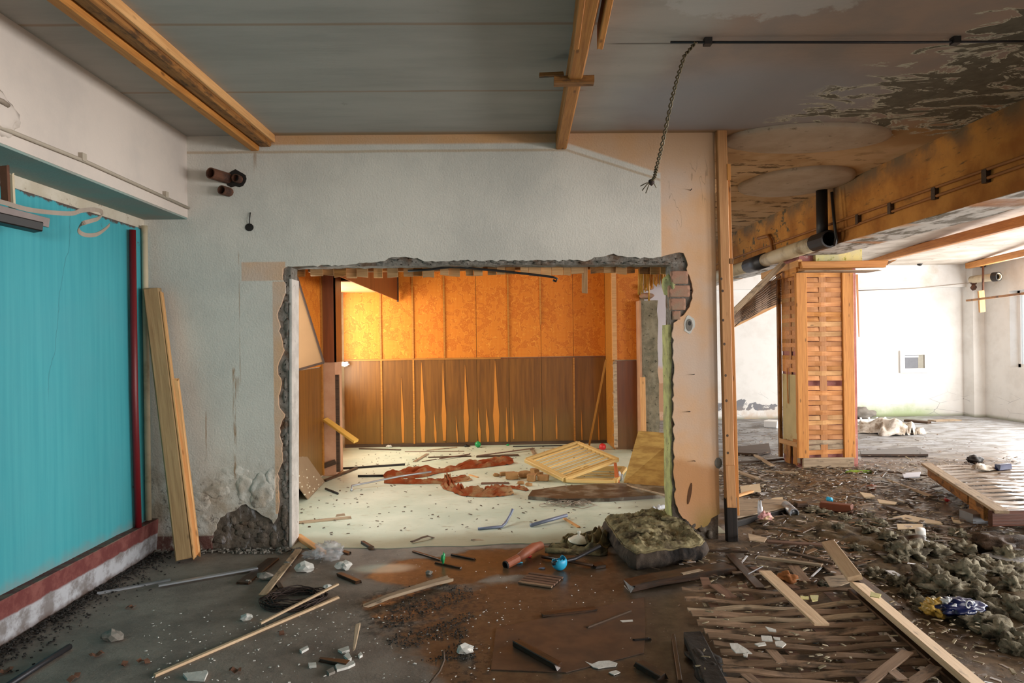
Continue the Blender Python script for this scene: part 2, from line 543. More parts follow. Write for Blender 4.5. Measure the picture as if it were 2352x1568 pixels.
# ------------------------------------------------------------------ setting materials
def m_front():
    g = G('roughcast_wall', 0.88, 0.25)
    x, y, z = g.xyz()
    n = g.noise(g.pos, 3.0, 5, 0.6)
    w = (n - 0.5) * 0.05
    xw, zw = x + w, z + w
    white = g.mix(g.noise(g.pos, 1.2, 5, 0.6).ss(0.35, 0.7), rgb(222, 217, 207), rgb(202, 199, 191))
    x1518, _ = wp(1518, 500)
    x1300, _ = wp(1300, 300)
    x610, z335 = wp(610, 333)
    # peach paint left bare beside and above the roughcast
    lim = (x - x1300) * -0.33 + z335 + 0.0
    top = (z - lim.mn(z335)).ss(-0.012, 0.012) * (x + w * 0.4).ss(x610 - 0.02, x610 + 0.02)
    pil = (x + w * 0.15).ss(x1518 - 0.01, x1518 + 0.01)
    a, b = wp(555, 645), wp(655, 601)
    patch = g.rect(x + w * 0.1, z + w * 0.2, a[0], b[0], a[1], b[1])
    a, b = wp(633, 1180), wp(655, 646)
    patch2 = g.rect(x + w * 0.2, z, a[0], b[0], a[1], b[1])
    peach = top.mx(pil).mx(patch).mx(patch2)
    # peach gets lighter, flesh toned in the middle of the pier and darker ochre at top and foot
    pc = g.mix(g.noise(g.pos, 1.6, 4, 0.6).ss(0.3, 0.7), rgb(224, 178, 136), rgb(214, 190, 172))
    _, zf = wp(1590, 1050)
    foot = (1.0 - (z + w * 3.0 + (x - 1.3) * 0.25).ss(zf - 0.03, zf + 0.06)) * pil
    pc = g.mix(foot * 0.75, pc, rgb(196, 140, 92))
    pc = g.mix((z + w).ss(2.75, 3.1) * 0.55, pc, rgb(196, 150, 100))
    c = g.mix(peach, white, pc)
    # faint tide line under the cornice
    t2 = 1.0 - ((z - (lim.mn(z335) - 0.055)) + w * 0.3).abs().ss(0.004, 0.016)
    c = g.mix(t2 * 0.5 * (1.0 - pil), c, rgb(176, 140, 90))
    # run-down rust stains
    for (px, y0, y1, wd, k) in ((537, 840, 1100, 0.016, 0.8), (473, 940, 1040, 0.008, 0.6), (548, 570, 900, 0.006, 0.45), (545, 860, 900, 0.03, 0.4), (585, 345, 380, 0.02, 0.5)):
        sx, sz0 = wp(px, y0)
        _, sz1 = wp(px, y1)
        m = (1.0 - (x - sx + w * 0.35).abs().ss(wd * 0.3, wd)) * (z.ss(sz1 - 0.1, sz1 + 0.1) * (1.0 - z.ss(sz0 - 0.04, sz0)))
        m = m * g.noise(g.scaled(g.pos, (60, 60, 6)), 1.0, 3, 0.6).ss(0.4, 0.6)
        c = g.mix(m * k, c, rgb(150, 104, 46))
    # rising damp at the foot of the wall, left of the opening
    damp = (1.0 - (z + w * 5.0).ss(0.28, 0.85)) * (1.0 - pil)
    dn = g.noise(g.pos, 7.0, 6, 0.7)
    c = g.mix(damp * dn.ss(0.35, 0.62) * 0.85, c, rgb(168, 152, 132))
    c = g.mix(damp * g.noise(g.pos, 17.0, 5, 0.7).ss(0.56, 0.66) * 0.7, c, rgb(92, 84, 78))
    low = (1.0 - (z + w * 2.0).ss(0.02, 0.17)) * (1.0 - pil)
    c = g.mix(low * dn.ss(0.3, 0.6), c, rgb(128, 116, 104))
    # dark red painted skirting band
    sk = (1.0 - (z + w * 0.5).ss(0.105, 0.12)) * (1.0 - pil) * g.noise(g.pos, 12, 4, 0.6).ss(0.36, 0.5)
    c = g.mix(sk * 0.85, c, rgb(96, 52, 48))
    # algae at the foot of the pier
    al = pil * (1.0 - (z + w * 2.0).ss(0.1, 0.36)) * x.ss(1.45, 1.62)
    c = g.mix(al * 0.7, c, rgb(142, 124, 56))
    # smudges
    c = g.mix(g.noise(g.pos, 4.5, 6, 0.75).ss(0.66, 0.78) * 0.3, c, rgb(120, 110, 98))
    # wrinkled hairline cracks on the pier
    cr = (g.noise(g.scaled(g.pos, (2.2, 2.2, 0.5)), 1.3, 4, 0.6) - 0.5).abs()
    c = g.mix((1.0 - cr.ss(0.0, 0.004)) * pil * g.noise(g.pos, 1.1, 2, 0.5).ss(0.52, 0.6) * 0.4, c, rgb(110, 84, 64))
    g.col(c)
    gran = g.noise(g.pos, 75, 3, 0.6)
    blis = g.noise(g.pos, 9, 3, 0.5)
    g.bump(gran * (1.0 - pil * 0.6) + blis * (damp * 3.0 + 0.3), 0.6, 0.006)
    return g.m

def m_rubble():
    g = G('broken_masonry', 0.95, 0.2)
    n = g.noise(g.pos, 16, 6, 0.7)
    c = g.mix(n.ss(0.3, 0.7), rgb(104, 99, 92), rgb(146, 140, 132))
    c = g.mix(g.noise(g.pos, 5, 4, 0.6).ss(0.52, 0.66), c, rgb(112, 90, 74))
    c = g.mix(g.noise(g.pos, 40, 2, 0.5).ss(0.62, 0.7), c, rgb(54, 48, 42))
    xq, yq, zq = g.xyz()
    lowm = 1.0 - zq.ss(0.25, 0.42)
    c = g.mix(lowm * 0.7, c, g.mix(g.noise(g.pos, 9, 5, 0.7).ss(0.4, 0.65), rgb(78, 66, 56), rgb(112, 98, 84)))
    ef = g.noise(g.scaled(g.pos, (14, 14, 5)), 1.0, 6, 0.7).ss(0.55, 0.68)
    c = g.mix(ef * lowm * 0.75, c, rgb(176, 174, 178))
    g.col(c)
    g.bump(n + g.vor(g.pos, 26) * 0.35, 0.8, 0.02)
    return g.m

def m_plain_plaster(name, a, b, rough=0.85, s=3, bump=0.25, stain=None, st=(0.56, 0.7)):
    g = G(name, rough, 0.3)
    c = g.mix(g.noise(g.pos, s, 5, 0.6).ss(0.35, 0.68), a, b)
    if stain: c = g.mix(g.noise(g.pos, s * 2.3, 6, 0.7).ss(*st), c, stain)
    g.col(c)
    g.bump(g.noise(g.pos, 60, 3, 0.6) + g.noise(g.pos, 6, 4, 0.6) * 1.5, bump, 0.006)
    return g.m

def m_ceiling():
    g = G('ceiling_paint', 0.9, 0.2)
    x, y, z = g.xyz()
    n = g.noise(g.pos, 2.2, 5, 0.6)
    w = (n - 0.5) * 0.3
    c = g.mix(g.noise(g.scaled(g.pos, (0.5, 2.5, 1)), 2.0, 5, 0.6).ss(0.35, 0.7), rgb(176, 172, 166), rgb(163, 160, 154))
    # pinkish old paint on the far right bay
    pk = (x + w * 1.2 + (y - 4.5) * 0.1).ss(0.85, 1.15)
    c = g.mix(pk * 0.9, c, g.mix(n.ss(0.4, 0.65), rgb(166, 146, 134), rgb(150, 138, 132)))
    # grey whitewash cloud between the last joist and the wall
    wc = g.ell(x, y, 1.75, 4.65, 0.95, 0.62, 0.35, w * 1.6)
    c = g.mix(wc * 0.8, c, rgb(156, 158, 164))
    # stained joints between the boards
    for yy, k in ((3.48, 0.55), (4.41, 0.5), (2.9, 0.4)):
        m = (1.0 - (y - yy + w * 0.05).abs().ss(0.004, 0.022)) * (1.0 - x.ss(0.55, 0.62))
        c = g.mix(m * k, c, rgb(150, 116, 82))
    m = (1.0 - (y - 3.72).abs().ss(0.004, 0.012)) * x.ss(0.6, 0.7)
    c = g.mix(m * 0.6, c, rgb(80, 74, 66))
    # brown staining along the partition
    br = (y + w * 0.12).ss(5.22, 5.30) * x.ss(-1.9, -1.8)
    c = g.mix(br * 0.75, c, rgb(160, 126, 84))
    # orange stain towards the beam
    og = (x + (y - 5.0) * 0.42 + w * 0.9).ss(2.75, 3.5) * (y - 4.2).ss(-1.5, 1.2)
    c = g.mix(og * 0.5, c, rgb(172, 136, 92))
    c = g.mix(y.ss(5.45, 5.9) * x.ss(1.6, 1.9) * 0.8, c, g.mix(n.ss(0.4, 0.65), rgb(214, 184, 148), rgb(190, 156, 116)))
    # white plaster scars
    sp = g.noise(g.pos, 9, 6, 0.7)
    for (cx, cy, rx, ry) in ((1.28, 3.2, 0.5, 0.22), (2.05, 3.0, 0.16, 0.10)):
        c = g.mix(g.ell(x, y, cx, cy, rx, ry, 0.1, (sp - 0.5) * 1.4) * 0.55, c, rgb(196, 196, 194))
    # peeling zone near the beam: paint gone in sharp-edged scales along the fall of the leak
    sh = g.noise(g.scaled(g.pos, (1.6, 3.0, 1)), 1.7, 7, 0.66, 1.2)
    zone = (x + (y - 4.2) * 0.2).ss(1.9, 3.0) * (1.0 - (y + x * 0.05).ss(5.0, 5.9))
    pm = (sh + zone * 0.22 - 0.12).ss(0.545, 0.555)
    pale = (sh + zone * 0.22 - 0.12).ss(0.505, 0.51)
    zz = zone.ss(0.1, 0.3)
    c = g.mix(pale * zz, c, rgb(196, 196, 182))
    c = g.mix(pm * zz, c, g.mix(g.noise(g.pos, 18, 4, 0.6), rgb(84, 81, 72), rgb(128, 124, 112)))
    far = (y).ss(5.6, 6.6) * x.ss(1.7, 1.9)
    c = g.mix(far * g.noise(g.scaled(g.pos, (1.2, 2.6, 1)), 3.0, 6, 0.65).ss(0.57, 0.6) * 0.9, c, rgb(92, 72, 48))
    # dark mould spots
    c = g.mix(g.noise(g.pos, 3.1, 6, 0.72).ss(0.66, 0.76) * 0.45, c, rgb(84, 82, 76))
    g.col(c)
    g.bump(g.noise(g.scaled(g.pos, (10, 40, 10)), 1.0, 4, 0.6) + pale * zz * -1.5, 0.3, 0.006)
    return g.m

def m_beam_orange():
    g = G('stained_beam', 0.85, 0.3)
    x, y, z = g.xyz()
    n = g.noise(g.pos, 2.5, 5, 0.6)
    c = g.mix(n.ss(0.35, 0.65), rgb(196, 136, 66), rgb(158, 100, 44))
    c = g.mix(z.ss(2.95, 3.2) * n.ss(0.3, 0.6), c, rgb(120, 100, 76))
    c = g.mix(g.noise(g.scaled(g.pos, (1, 3, 14)), 1.6, 5, 0.7).ss(0.56, 0.72) * (z + (n - 0.5) * 0.5).ss(2.55, 2.95), c, rgb(104, 80, 52))
    c = g.mix(g.noise(g.scaled(g.pos, (1, 2.2, 2.2)), 2.2, 7, 0.7).ss(0.57, 0.6) * (y).ss(7.6, 8.6), c, rgb(96, 84, 62))
    under = (1.0 - z.ss(2.572, 2.578))
    uc = g.mix(g.noise(g.scaled(g.pos, (3, 1.2, 1)), 2.4, 6, 0.65).ss(0.45, 0.6), rgb(200, 196, 190), rgb(104, 94, 76))
    c = g.mix(under, c, uc)
    g.col(c)
    g.bump(g.noise(g.pos, 14, 5, 0.6), 0.4, 0.01)
    return g.m

zt_panel = atx(200, 486, XL).z
def m_turq():
    g = G('turquoise_panel', 0.5, 0.4)
    x, y, z = g.xyz()
    v = g.scaled(g.pos, (1, 26, 0.8))
    c = g.mix(g.noise(v, 1.0, 4, 0.6).ss(0.3, 0.7), rgb(58, 152, 164), rgb(70, 162, 172))
    c = g.mix(g.noise(g.pos, 1.3, 4, 0.6).ss(0.4, 0.72) * 0.5, c, rgb(76, 154, 166))
    k = g.vor(g.scaled(g.pos, (1, 1.6, 1.6)), 1.1)
    c = g.mix((1.0 - k.ss(0.012, 0.02)) * 0.9, c, rgb(70, 44, 30))
    foot = (1.0 - (z + g.noise(g.pos, 7, 5, 0.7) * 0.16).ss(0.30, 0.42)) * 0.6
    c = g.mix(foot, c, rgb(132, 132, 128))
    ty = at(300, 540, 1).x
    edgeb = (z + g.noise(g.pos, 9, 4, 0.7) * 0.10).ss(zt_panel + 0.03, zt_panel + 0.045)
    c = g.mix(edgeb * 0.9, c, rgb(86, 50, 34))
    rs = g.noise(g.pos, 11, 5, 0.7).ss(0.66, 0.70) * z.ss(2.2, 2.5)
    c = g.mix(rs, c, rgb(96, 54, 36))
    hl = (y - 4.2 - (z - 1.5) * 0.22 + (g.noise(g.pos, 3, 3, 0.6) - 0.5) * 0.12).abs().ss(0.0, 0.004)
    c = g.mix((1.0 - hl) * z.ss(1.2, 1.4) * 0.6, c, rgb(40, 90, 96))
    g.col(c)
    g.bump(g.noise(v, 3.0, 3, 0.6), 0.05, 0.004)
    return g.m

def m_skirt():
    g = G('skirting_plaster', 0.85, 0.3)
    x, y, z = g.xyz()
    n = g.noise(g.pos, 8, 5, 0.65)
    red = g.mix(n.ss(0.4, 0.65), rgb(104, 54, 52), rgb(128, 78, 72))
    grey = g.mix(n.ss(0.38, 0.6), rgb(122, 117, 116), rgb(174, 176, 182))
    c = g.mix((z + (n - 0.5) * 0.06).ss(0.135, 0.15), grey, red)
    top = (z).ss(0.243, 0.25)
    c = g.mix(top * g.noise(g.pos, 14, 4, 0.6).ss(0.4, 0.6), c, rgb(112, 96, 84))
    c = g.mix((1.0 - (z + (n - 0.5) * 0.05).ss(0.0, 0.05)) * 0.8, c, rgb(86, 68, 60))
    g.col(c)
    g.bump(n, 0.5, 0.012)
    return g.m

def m_floor():
    g = G('concrete_floor', 0.7, 0.5)
    x, y, z = g.xyz()
    n = g.noise(g.pos, 1.7, 6, 0.62)
    f = g.noise(g.pos, 14, 5, 0.65)
    w = (n - 0.5) * 1.3
    dry = g.mix(g.noise(g.pos, 3.2, 6, 0.65).ss(0.35, 0.68), rgb(140, 130, 120), rgb(114, 104, 96))
    dry = g.mix(f.ss(0.6, 0.72) * 0.5, dry, rgb(74, 68, 62))
    def E(px, py, rx, ry, soft=0.12, k=1.0):
        p = fl(px, py)
        return g.ell(x, y, p.x, p.y, rx, ry, soft, w * k)
    wet = E(1330, 1420, 1.05, 0.75).mx(E(1000, 1310, 0.55, 0.30)).mx(E(980, 1390, 0.34, 0.27)).mx(E(1300, 1530, 0.62, 0.30)).mx(E(1500, 1330, 1.0, 0.55)).mx(E(1250, 1290, 0.7, 0.35)).mx(E(1060, 1460, 0.22, 0.28))
    # everything right of the pier line is soaked and dirty
    rt = (x + w * 0.35).ss(1.05, 1.25)
    hall = (y + x * -0.06 + w * 0.5).ss(7.6, 9.4) * rt
    brown = g.mix(f.ss(0.35, 0.65), rgb(88, 76, 62), rgb(66, 56, 46))
    brown = g.mix(E(1180, 1300, 0.55, 0.3, 0.5) * 0.6, brown, rgb(94, 68, 40))
    dirt = g.mix(g.noise(g.pos, 9, 6, 0.7).ss(0.38, 0.62), rgb(84, 70, 56), rgb(128, 108, 86))
    hc = g.mix(g.noise(g.scaled(g.pos, (1, 2.6, 1)), 2.6, 6, 0.7).ss(0.4, 0.6), rgb(160, 161, 164), rgb(112, 106, 99))
    c = g.mix(wet, dry, brown)
    c = g.mix(rt, c, dirt)
    c = g.mix(hall, c, hc)
    # swept heap of black grit in the puddle
    gr = E(985, 1400, 0.34, 0.42, 0.5, 1.5) * g.noise(g.pos, 21, 5, 0.75).ss(0.44, 0.58)
    gr = gr.mx(E(1075, 1510, 0.1, 0.3, 0.6, 1.5) * g.noise(g.pos, 25, 5, 0.75).ss(0.5, 0.6))
    c = g.mix(gr * 0.9, c, rgb(40, 32, 24))
    # dirt line along the left kerb
    kb = (1.0 - (x + w * 0.10).ss(-2.62, -2.48)) * f.ss(0.32, 0.55)
    c = g.mix(kb, c, rgb(56, 46, 40))
    fr = (y + w * 0.1).ss(5.12, 5.3) * (1.0 - x.ss(-1.6, -1.4)) * f.ss(0.35, 0.55)
    c = g.mix(fr * 0.8, c, rgb(66, 58, 54))
    # pale limewash spill beside the puddle
    c = g.mix(E(880, 1305, 0.2, 0.1, 0.4, 0.6) * 0.75, c, rgb(186, 190, 176))
    c = g.mix(g.noise(g.pos, 55, 2, 0.5).ss(0.70, 0.74) * 0.6 * (1.0 - hall), c, rgb(176, 168, 156))
    g.col(c)
    rw = wet.mx(rt * g.noise(g.pos, 2.2, 4, 0.6).ss(0.35, 0.6))
    r = 0.82 - rw * 0.5 + (f - 0.5) * 0.25 + gr * 0.3
    g.rgh(r)
    g.bump(f * (1.0 - wet * 0.8) + g.noise(g.pos, 70, 3, 0.7) * 0.5 * (1.0 - wet * 0.7), 0.35, 0.01)
    return g.m

def m_lino():
    g = G('pale_linoleum', 0.55, 0.4)
    x, y, z = g.xyz()
    n = g.noise(g.pos, 1.5, 5, 0.6)
    c = g.mix(n.ss(0.35, 0.65), rgb(220, 230, 214), rgb(198, 214, 198))
    c = g.mix(g.noise(g.scaled(g.pos, (2, 6, 1)), 3.0, 6, 0.7).ss(0.56, 0.72) * 0.6, c, rgb(148, 134, 96))
    c = g.mix(g.noise(g.scaled(g.pos, (6, 22, 1)), 2.0, 4, 0.7).ss(0.64, 0.72) * 0.7, c, rgb(88, 76, 52))
    edge = 1.0 - (y + (n - 0.5) * 0.5).ss(5.42, 5.75)
    c = g.mix(edge * 0.65, c, rgb(128, 122, 92))
    rt = (x + (n - 0.5) * 0.6).ss(0.95, 1.4) * (1.0 - y.ss(6.6, 7.4))
    c = g.mix(rt * 0.6, c, rgb(140, 136, 116))
    g.col(c)
    g.rgh(0.62 - g.noise(g.pos, 3, 3, 0.6) * 0.25)
    g.bump(g.noise(g.pos, 30, 4, 0.7), 0.15, 0.004)
    return g.m

def m_paper():
    g = G('orange_wallpaper', 0.55, 0.35)
    x, y, z = g.xyz()
    v = g.scaled(g.pos, (1.0, 1.0, 1.0))
    # trailing flowers: petal clusters with pale outlines over a fine woven ground
    nz = g.noise(v, 12.5, 1, 0.4, 0.9)
    e = g.vor(v, 42.0, 'DISTANCE_TO_EDGE')
    cl = g.noise(v, 4.2, 2, 0.5)
    bloom = (nz + (cl - 0.5) * 0.7).ss(0.49, 0.53)
    rim = 1.0 - ((nz + (cl - 0.5) * 0.7) - 0.51).abs().ss(0.004, 0.022)
    vein = (1.0 - e.ss(0.02, 0.09)) * bloom
    grid = ((x + y) * 300.0).sin().ss(0.0, 0.9) * (1.0 - bloom)
    grid2 = (z * 300.0).sin().ss(0.0, 0.9) * (1.0 - bloom)
    c = g.mix(bloom * 0.75, rgb(206, 116, 26), rgb(190, 98, 18))
    c = g.mix((rim * 0.55 + vein * 0.38).clamp(), c, rgb(232, 160, 62))
    c = g.mix((grid * 0.22 + grid2 * 0.14).clamp(), c, rgb(232, 160, 64))
    g.col(c)
    return g.m

def m_veneer(name='wood_veneer', a=rgb(134, 86, 30), b=rgb(100, 61, 20)):
    g = G(name, 0.42, 0.45)
    x, y, z = g.xyz()
    rn = g.rand()
    v = g.scaled(g.pos, (14, 14, 0.9), rn * 9.0)
    c = g.mix(g.noise(v, 1.6, 5, 0.6, 0.5).ss(0.2, 0.8), a, b)
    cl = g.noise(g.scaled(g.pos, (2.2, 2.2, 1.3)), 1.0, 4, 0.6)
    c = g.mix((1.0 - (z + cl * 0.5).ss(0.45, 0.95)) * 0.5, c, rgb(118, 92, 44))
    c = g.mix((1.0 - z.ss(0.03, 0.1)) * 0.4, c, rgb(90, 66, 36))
    g.col(c)
    return g.m

def m_hallwall():
    g = G('hall_whitewash', 0.85, 0.25)
    x, y, z = g.xyz()
    n = g.noise(g.pos, 3, 6, 0.65)
    c = g.mix(n.ss(0.4, 0.7), rgb(232, 231, 228), rgb(222, 220, 216))
    lowz = 1.0 - (z + (n - 0.5) * 0.5).ss(0.03, 0.34)
    c = g.mix(lowz * x.ss(5.6, 6.4) * (1.0 - x.ss(8.2, 9.0)) * 0.8, c, rgb(150, 172, 112))
    sc1 = g.noise(g.pos, 2.6, 7, 0.7, 0.4)
    band = (1.0 - (z + (x - 4.5) * 0.22).ss(0.35, 0.75)) * z.ss(0.06, 0.2)
    c = g.mix((sc1 * band).ss(0.45, 0.47) * (1.0 - x.ss(6.2, 6.5)), c, rgb(128, 130, 136))
    c = g.mix((1.0 - z.ss(0.0, 0.08)) * 0.7, c, rgb(110, 116, 84))
    c = g.mix(lowz * (1.0 - x.ss(5.6, 6.4)) * n.ss(0.4, 0.6) * 0.6, c, rgb(200, 170, 140))
    crk = g.vor(g.scaled(g.pos, (0.7, 0.7, 2.2)), 2.2, 'DISTANCE_TO_EDGE')
    c = g.mix((1.0 - crk.ss(0.0, 0.012)) * (1.0 - z.ss(0.25, 0.6)) * g.noise(g.pos, 1.8, 3, 0.6).ss(0.45, 0.55), c, rgb(110, 112, 122))
    lil = (1.0 - x.ss(3.3, 3.5))
    c = g.mix(lil * 0.8, c, g.mix((z + (n - 0.5) * 0.3).ss(1.0, 1.1), rgb(190, 140, 98), rgb(176, 164, 168)))
    c = g.mix(z.ss(2.3, 2.6) * g.noise(g.pos, 2.2, 5, 0.6).ss(0.5, 0.7) * 0.4, c, rgb(190, 170, 140))
    g.col(c)
    g.bump(n, 0.2, 0.01)
    return g.m

MW_FRONT = m_front(); MW_RUB = m_rubble(); MW_CEIL = m_ceiling(); MW_BEAM = m_beam_orange()
MW_TURQ = m_turq(); MW_SKIRT = m_skirt(); MW_FLOOR = m_floor(); MW_LINO = m_lino()
MW_PAPER = m_paper(); MW_VEN = m_veneer(); MW_HALL = m_hallwall()
MW_VEN_DARK = m_veneer('dark_veneer', rgb(128, 70, 32), rgb(98, 52, 22))
MW_BEAML = m_plain_plaster('pinkish_white_plaster', rgb(212, 200, 190), rgb(200, 190, 182), 0.85, 2, 0.2, rgb(176, 160, 148), (0.66, 0.8))
MW_UNDER = m_plain_plaster('soffit_teal_bounce', rgb(134, 156, 150), rgb(150, 150, 142), 0.8, 3, 0.2)  # teal light bounced onto the soffit is put into its colour
MW_JAMB = m_plain_plaster('white_frame_paint', rgb(206, 196, 180), rgb(190, 178, 158), 0.7, 6, 0.3, rgb(128, 108, 84), (0.58, 0.7))
MW_GREENJ = m_plain_plaster('pale_green_reveal', rgb(186, 190, 128), rgb(150, 150, 108), 0.8, 9, 0.6, rgb(90, 84, 56), (0.6, 0.68))
MW_WHITEJ = m_plain_plaster('white_reveal', rgb(206, 200, 194), rgb(180, 174, 168), 0.85, 8, 0.4, rgb(140, 128, 116), (0.6, 0.7))
MW_CONC = m_plain_plaster('mouldy_concrete', rgb(158, 150, 128), rgb(120, 116, 98), 0.9, 7, 0.8, rgb(64, 62, 50), (0.56, 0.68))
MW_PINK = m_plain_plaster('pink_plaster', rgb(196, 152, 120), rgb(186, 138, 106), 0.85, 5, 0.2, rgb(132, 108, 96), (0.66, 0.76))
MW_BARN = m_plain_plaster('bare_beige', rgb(190, 170, 140), rgb(170, 150, 120), 0.85, 4, 0.2)
MW_HCEIL = m_plain_plaster('hall_ceiling', rgb(206, 196, 184), rgb(176, 164, 150), 0.85, 2, 0.2, rgb(120, 100, 66), (0.6, 0.72))
MW_COLPINK = m_plain_plaster('dusky_pink_paint', rgb(192, 132, 124), rgb(170, 110, 104), 0.8, 6, 0.4, rgb(206, 190, 180), (0.62, 0.7))
MW_YELBLK = m_plain_plaster('mossy_cream_block', rgb(214, 204, 140), rgb(196, 190, 150), 0.8, 7, 0.3, rgb(150, 150, 60), (0.55, 0.68))
MW_PATCH = m_plain_plaster('loose_plaster_patch', rgb(190, 174, 156), rgb(174, 156, 136), 0.9, 4, 0.3, rgb(136, 122, 104), (0.6, 0.7))

# ------------------------------------------------------------------ floors
struct('floor', box_me('floor', (XL - .2, YBACK, -0.12), (XR + .2, YH + .3, 0.0)), MW_FLOOR, 'dirty wet concrete floor strewn with rubble', 'floor')
x0, _ = wp(668, 1245)
x1, _ = wp(1545, 1245)
bm = bmesh.new()
pts = []
for i in range(25):
    t = i / 24
    pts.append((-2.40 + (1.98 + 2.40) * t, 0))
vs = [bm.verts.new((-2.40, YB, 0.006)), bm.verts.new((-2.40, 5.55, 0.006)), bm.verts.new((x0, 5.55, 0.006))]
for i in range(21):
    t = i / 20
    vs.append(bm.verts.new((x0 + (x1 - x0) * t, 5.30 + 0.10 * mnoise.noise(Vector((t * 6, 3, 0))), 0.006)))
vs += [bm.verts.new((x1, 5.5, 0.006)), bm.verts.new((1.84, 5.5, 0.006)), bm.verts.new((1.9, YB, 0.006))]
f = bm.faces.new(vs)
r = bmesh.ops.extrude_face_region(bm, geom=[f])
bmesh.ops.translate(bm, verts=[q for q in r['geom'] if isinstance(q, bmesh.types.BMVert)], vec=(0, 0, -0.005))
bmesh.ops.recalc_face_normals(bm, faces=bm.faces)
struct('floor_back_room', bm_me('floor_back_room', bm), MW_LINO, 'pale yellow-green linoleum floor of the papered back room', 'floor')

# ------------------------------------------------------------------ ceilings
o_ceil = struct('ceiling', box_me('ceiling', (XL - .2, YBACK, ZC), (XBR, YH + .2, ZC + .2)), MW_CEIL, 'grey ceiling with stained joints and peeling paint', 'ceiling')
struct('ceiling_hall', box_me('ceiling_hall', (XBR, YBACK, 2.96), (XR + .2, YH + .2, 3.16)), MW_HCEIL, 'pale hall ceiling behind the beam', 'ceiling')
struct('ceiling_back_room', box_me('ceiling_back_room', (-2.6, 5.6, 2.80), (1.85, YB + .1, 2.9)), M_LATH, 'ceiling of the papered back room', 'ceiling')
# round plaster patches hanging loose
for k, (pa, pb, yy0, yy1) in enumerate(((1668, 2042, 345, 281), (1712, 1950, 447, 380))):
    A, B = fl(pa, (yy0 + yy1) / 2, ZC), fl(pb, (yy0 + yy1) / 2, ZC)
    n0, n1 = fl((pa + pb) / 2, yy0, ZC), fl((pa + pb) / 2, yy1, ZC)
    c = Vector(((A.x + B.x) / 2, (n0.y + n1.y) / 2, ZC))
    rx, ry = (B.x - A.x) / 2, abs(n1.y - n0.y) / 2
    bm = bmesh.new()
    ring = []
    for rr, zz in ((1.0, 0.0), (1.0, -0.022), (0.93, -0.035), (0.5, -0.05)):
        ring.append([bm.verts.new((rx * rr * (1 + .04 * mnoise.noise(Vector((math.cos(a) * 2, math.sin(a) * 2, k)))) * math.cos(a), ry * rr * math.sin(a), zz)) for a in [2 * math.pi * i / 40 for i in range(40)]])
    for i in range(3):
        for j in range(40):
            bm.faces.new((ring[i][j], ring[i][(j + 1) % 40], ring[i + 1][(j + 1) % 40], ring[i + 1][j]))
    bm.faces.new(ring[3])
    bmesh.ops.recalc_face_normals(bm, faces=bm.faces)
    struct('plaster_patch', bm_me('plaster_patch', bm, True), MW_PATCH, parent=o_ceil, M=Matrix.Translation(c))

# ------------------------------------------------------------------ broken partition in front
def wall_poly(px, y):
    out = []
    for p in px:
        if p[0] == 'w': out.append(Vector((p[1], y, p[2])))
        else:
            q = at(p[0], p[1], D)
            out.append(Vector((q.x, y, max(0.0, q.z))))
    return out
def jag(pts, step=9.0, amp=3.0, seed=1):
    out = []
    for i in range(len(pts) - 1):
        a, b = Vector((*pts[i], 0)), Vector((*pts[i + 1], 0))
        n = max(1, int((b - a).length / step))
        d = (b - a).normalized()
        s = Vector((-d.y, d.x, 0))
        for k in range(n):
            p = a + (b - a) * (k / n)
            if k or i:
                p = p + s * amp * mnoise.noise(Vector((p.x * .09, p.y * .09, seed))) * 1.5
            out.append((p.x, p.y))
    out.append(pts[-1])
    return out
edge = [(1634, 1190), (1626, 1206), (1600, 1214), (1583, 1200), (1568, 1190), (1560, 1175), (1552, 1150), (1549, 1100), (1548, 1000), (1547, 900), (1548, 830), (1545, 765), (1549, 742),
        (1562, 730), (1578, 714), (1588, 694), (1592, 668), (1587, 643), (1580, 625), (1578, 600), (1570, 580), (1542, 582), (1520, 590), (1500, 592), (1470, 593), (1440, 590), (1410, 583),
        (1388, 589), (1365, 590), (1350, 598), (1300, 597), (1250, 598), (1200, 597), (1140, 598), (1100, 598), (1050, 598), (1000, 601), (975, 598), (950, 592), (915, 589), (890, 592), (872, 600),
        (840, 603), (800, 606), (760, 608), (720, 609), (690, 611), (660, 612), (650, 616), (650, 642), (655, 660), (647, 690), (638, 722), (640, 760), (648, 785), (652, 805), (640, 832), (637, 860),
        (647, 880), (642, 900), (637, 930), (652, 952), (644, 975), (641, 1000), (647, 1020), (650, 1060), (641, 1078), (638, 1100), (638, 1170), (637, 1192), (628, 1202), (617, 1190), (600, 1182),
        (590, 1170), (575, 1165), (565, 1157), (553, 1160), (540, 1173), (520, 1178), (505, 1190), (495, 1206), (490, 1226), (485, 1245)]
ej = jag(edge, 8, 3.2, 1)
xpr = wp(1646, 700)[0]
out = [('w', XL, 0.0), ('w', XL, ZC), ('w', xpr, ZC), ('w', xpr, wp(1640, 1180)[1])] + ej + [('w', wp(486, 1258)[0], 0.0)]
o_wall = struct('wall_front', prism_me('wall_front', wall_poly(out, D), (0, 0.022, 0)), MW_FRONT, 'whitewashed roughcast partition with peach pier and a broken-out opening', 'wall')
edge2 = [(1660, 1225), (1546, 1222), (1545, 1000), (1544, 800), (1543, 607), (1300, 607), (1000, 608), (800, 610), (666, 613), (666, 800), (666, 1000), (666, 1248)]
e2 = jag(edge2[1:], 14, 2.0, 5)
out2 = [('w', XL, 0.0), ('w', XL, ZC), ('w', xpr - .005, ZC), ('w', xpr - .005, 0.0), ('w', wp(1546, 1240)[0], 0.0)] + e2[0:] + [('w', wp(666, 1250)[0], 0.0)]
core = struct('masonry_core', prism_me('masonry_core', wall_poly(out2, D + .022), (0, 0.17, 0)), MW_RUB, parent=o_wall)
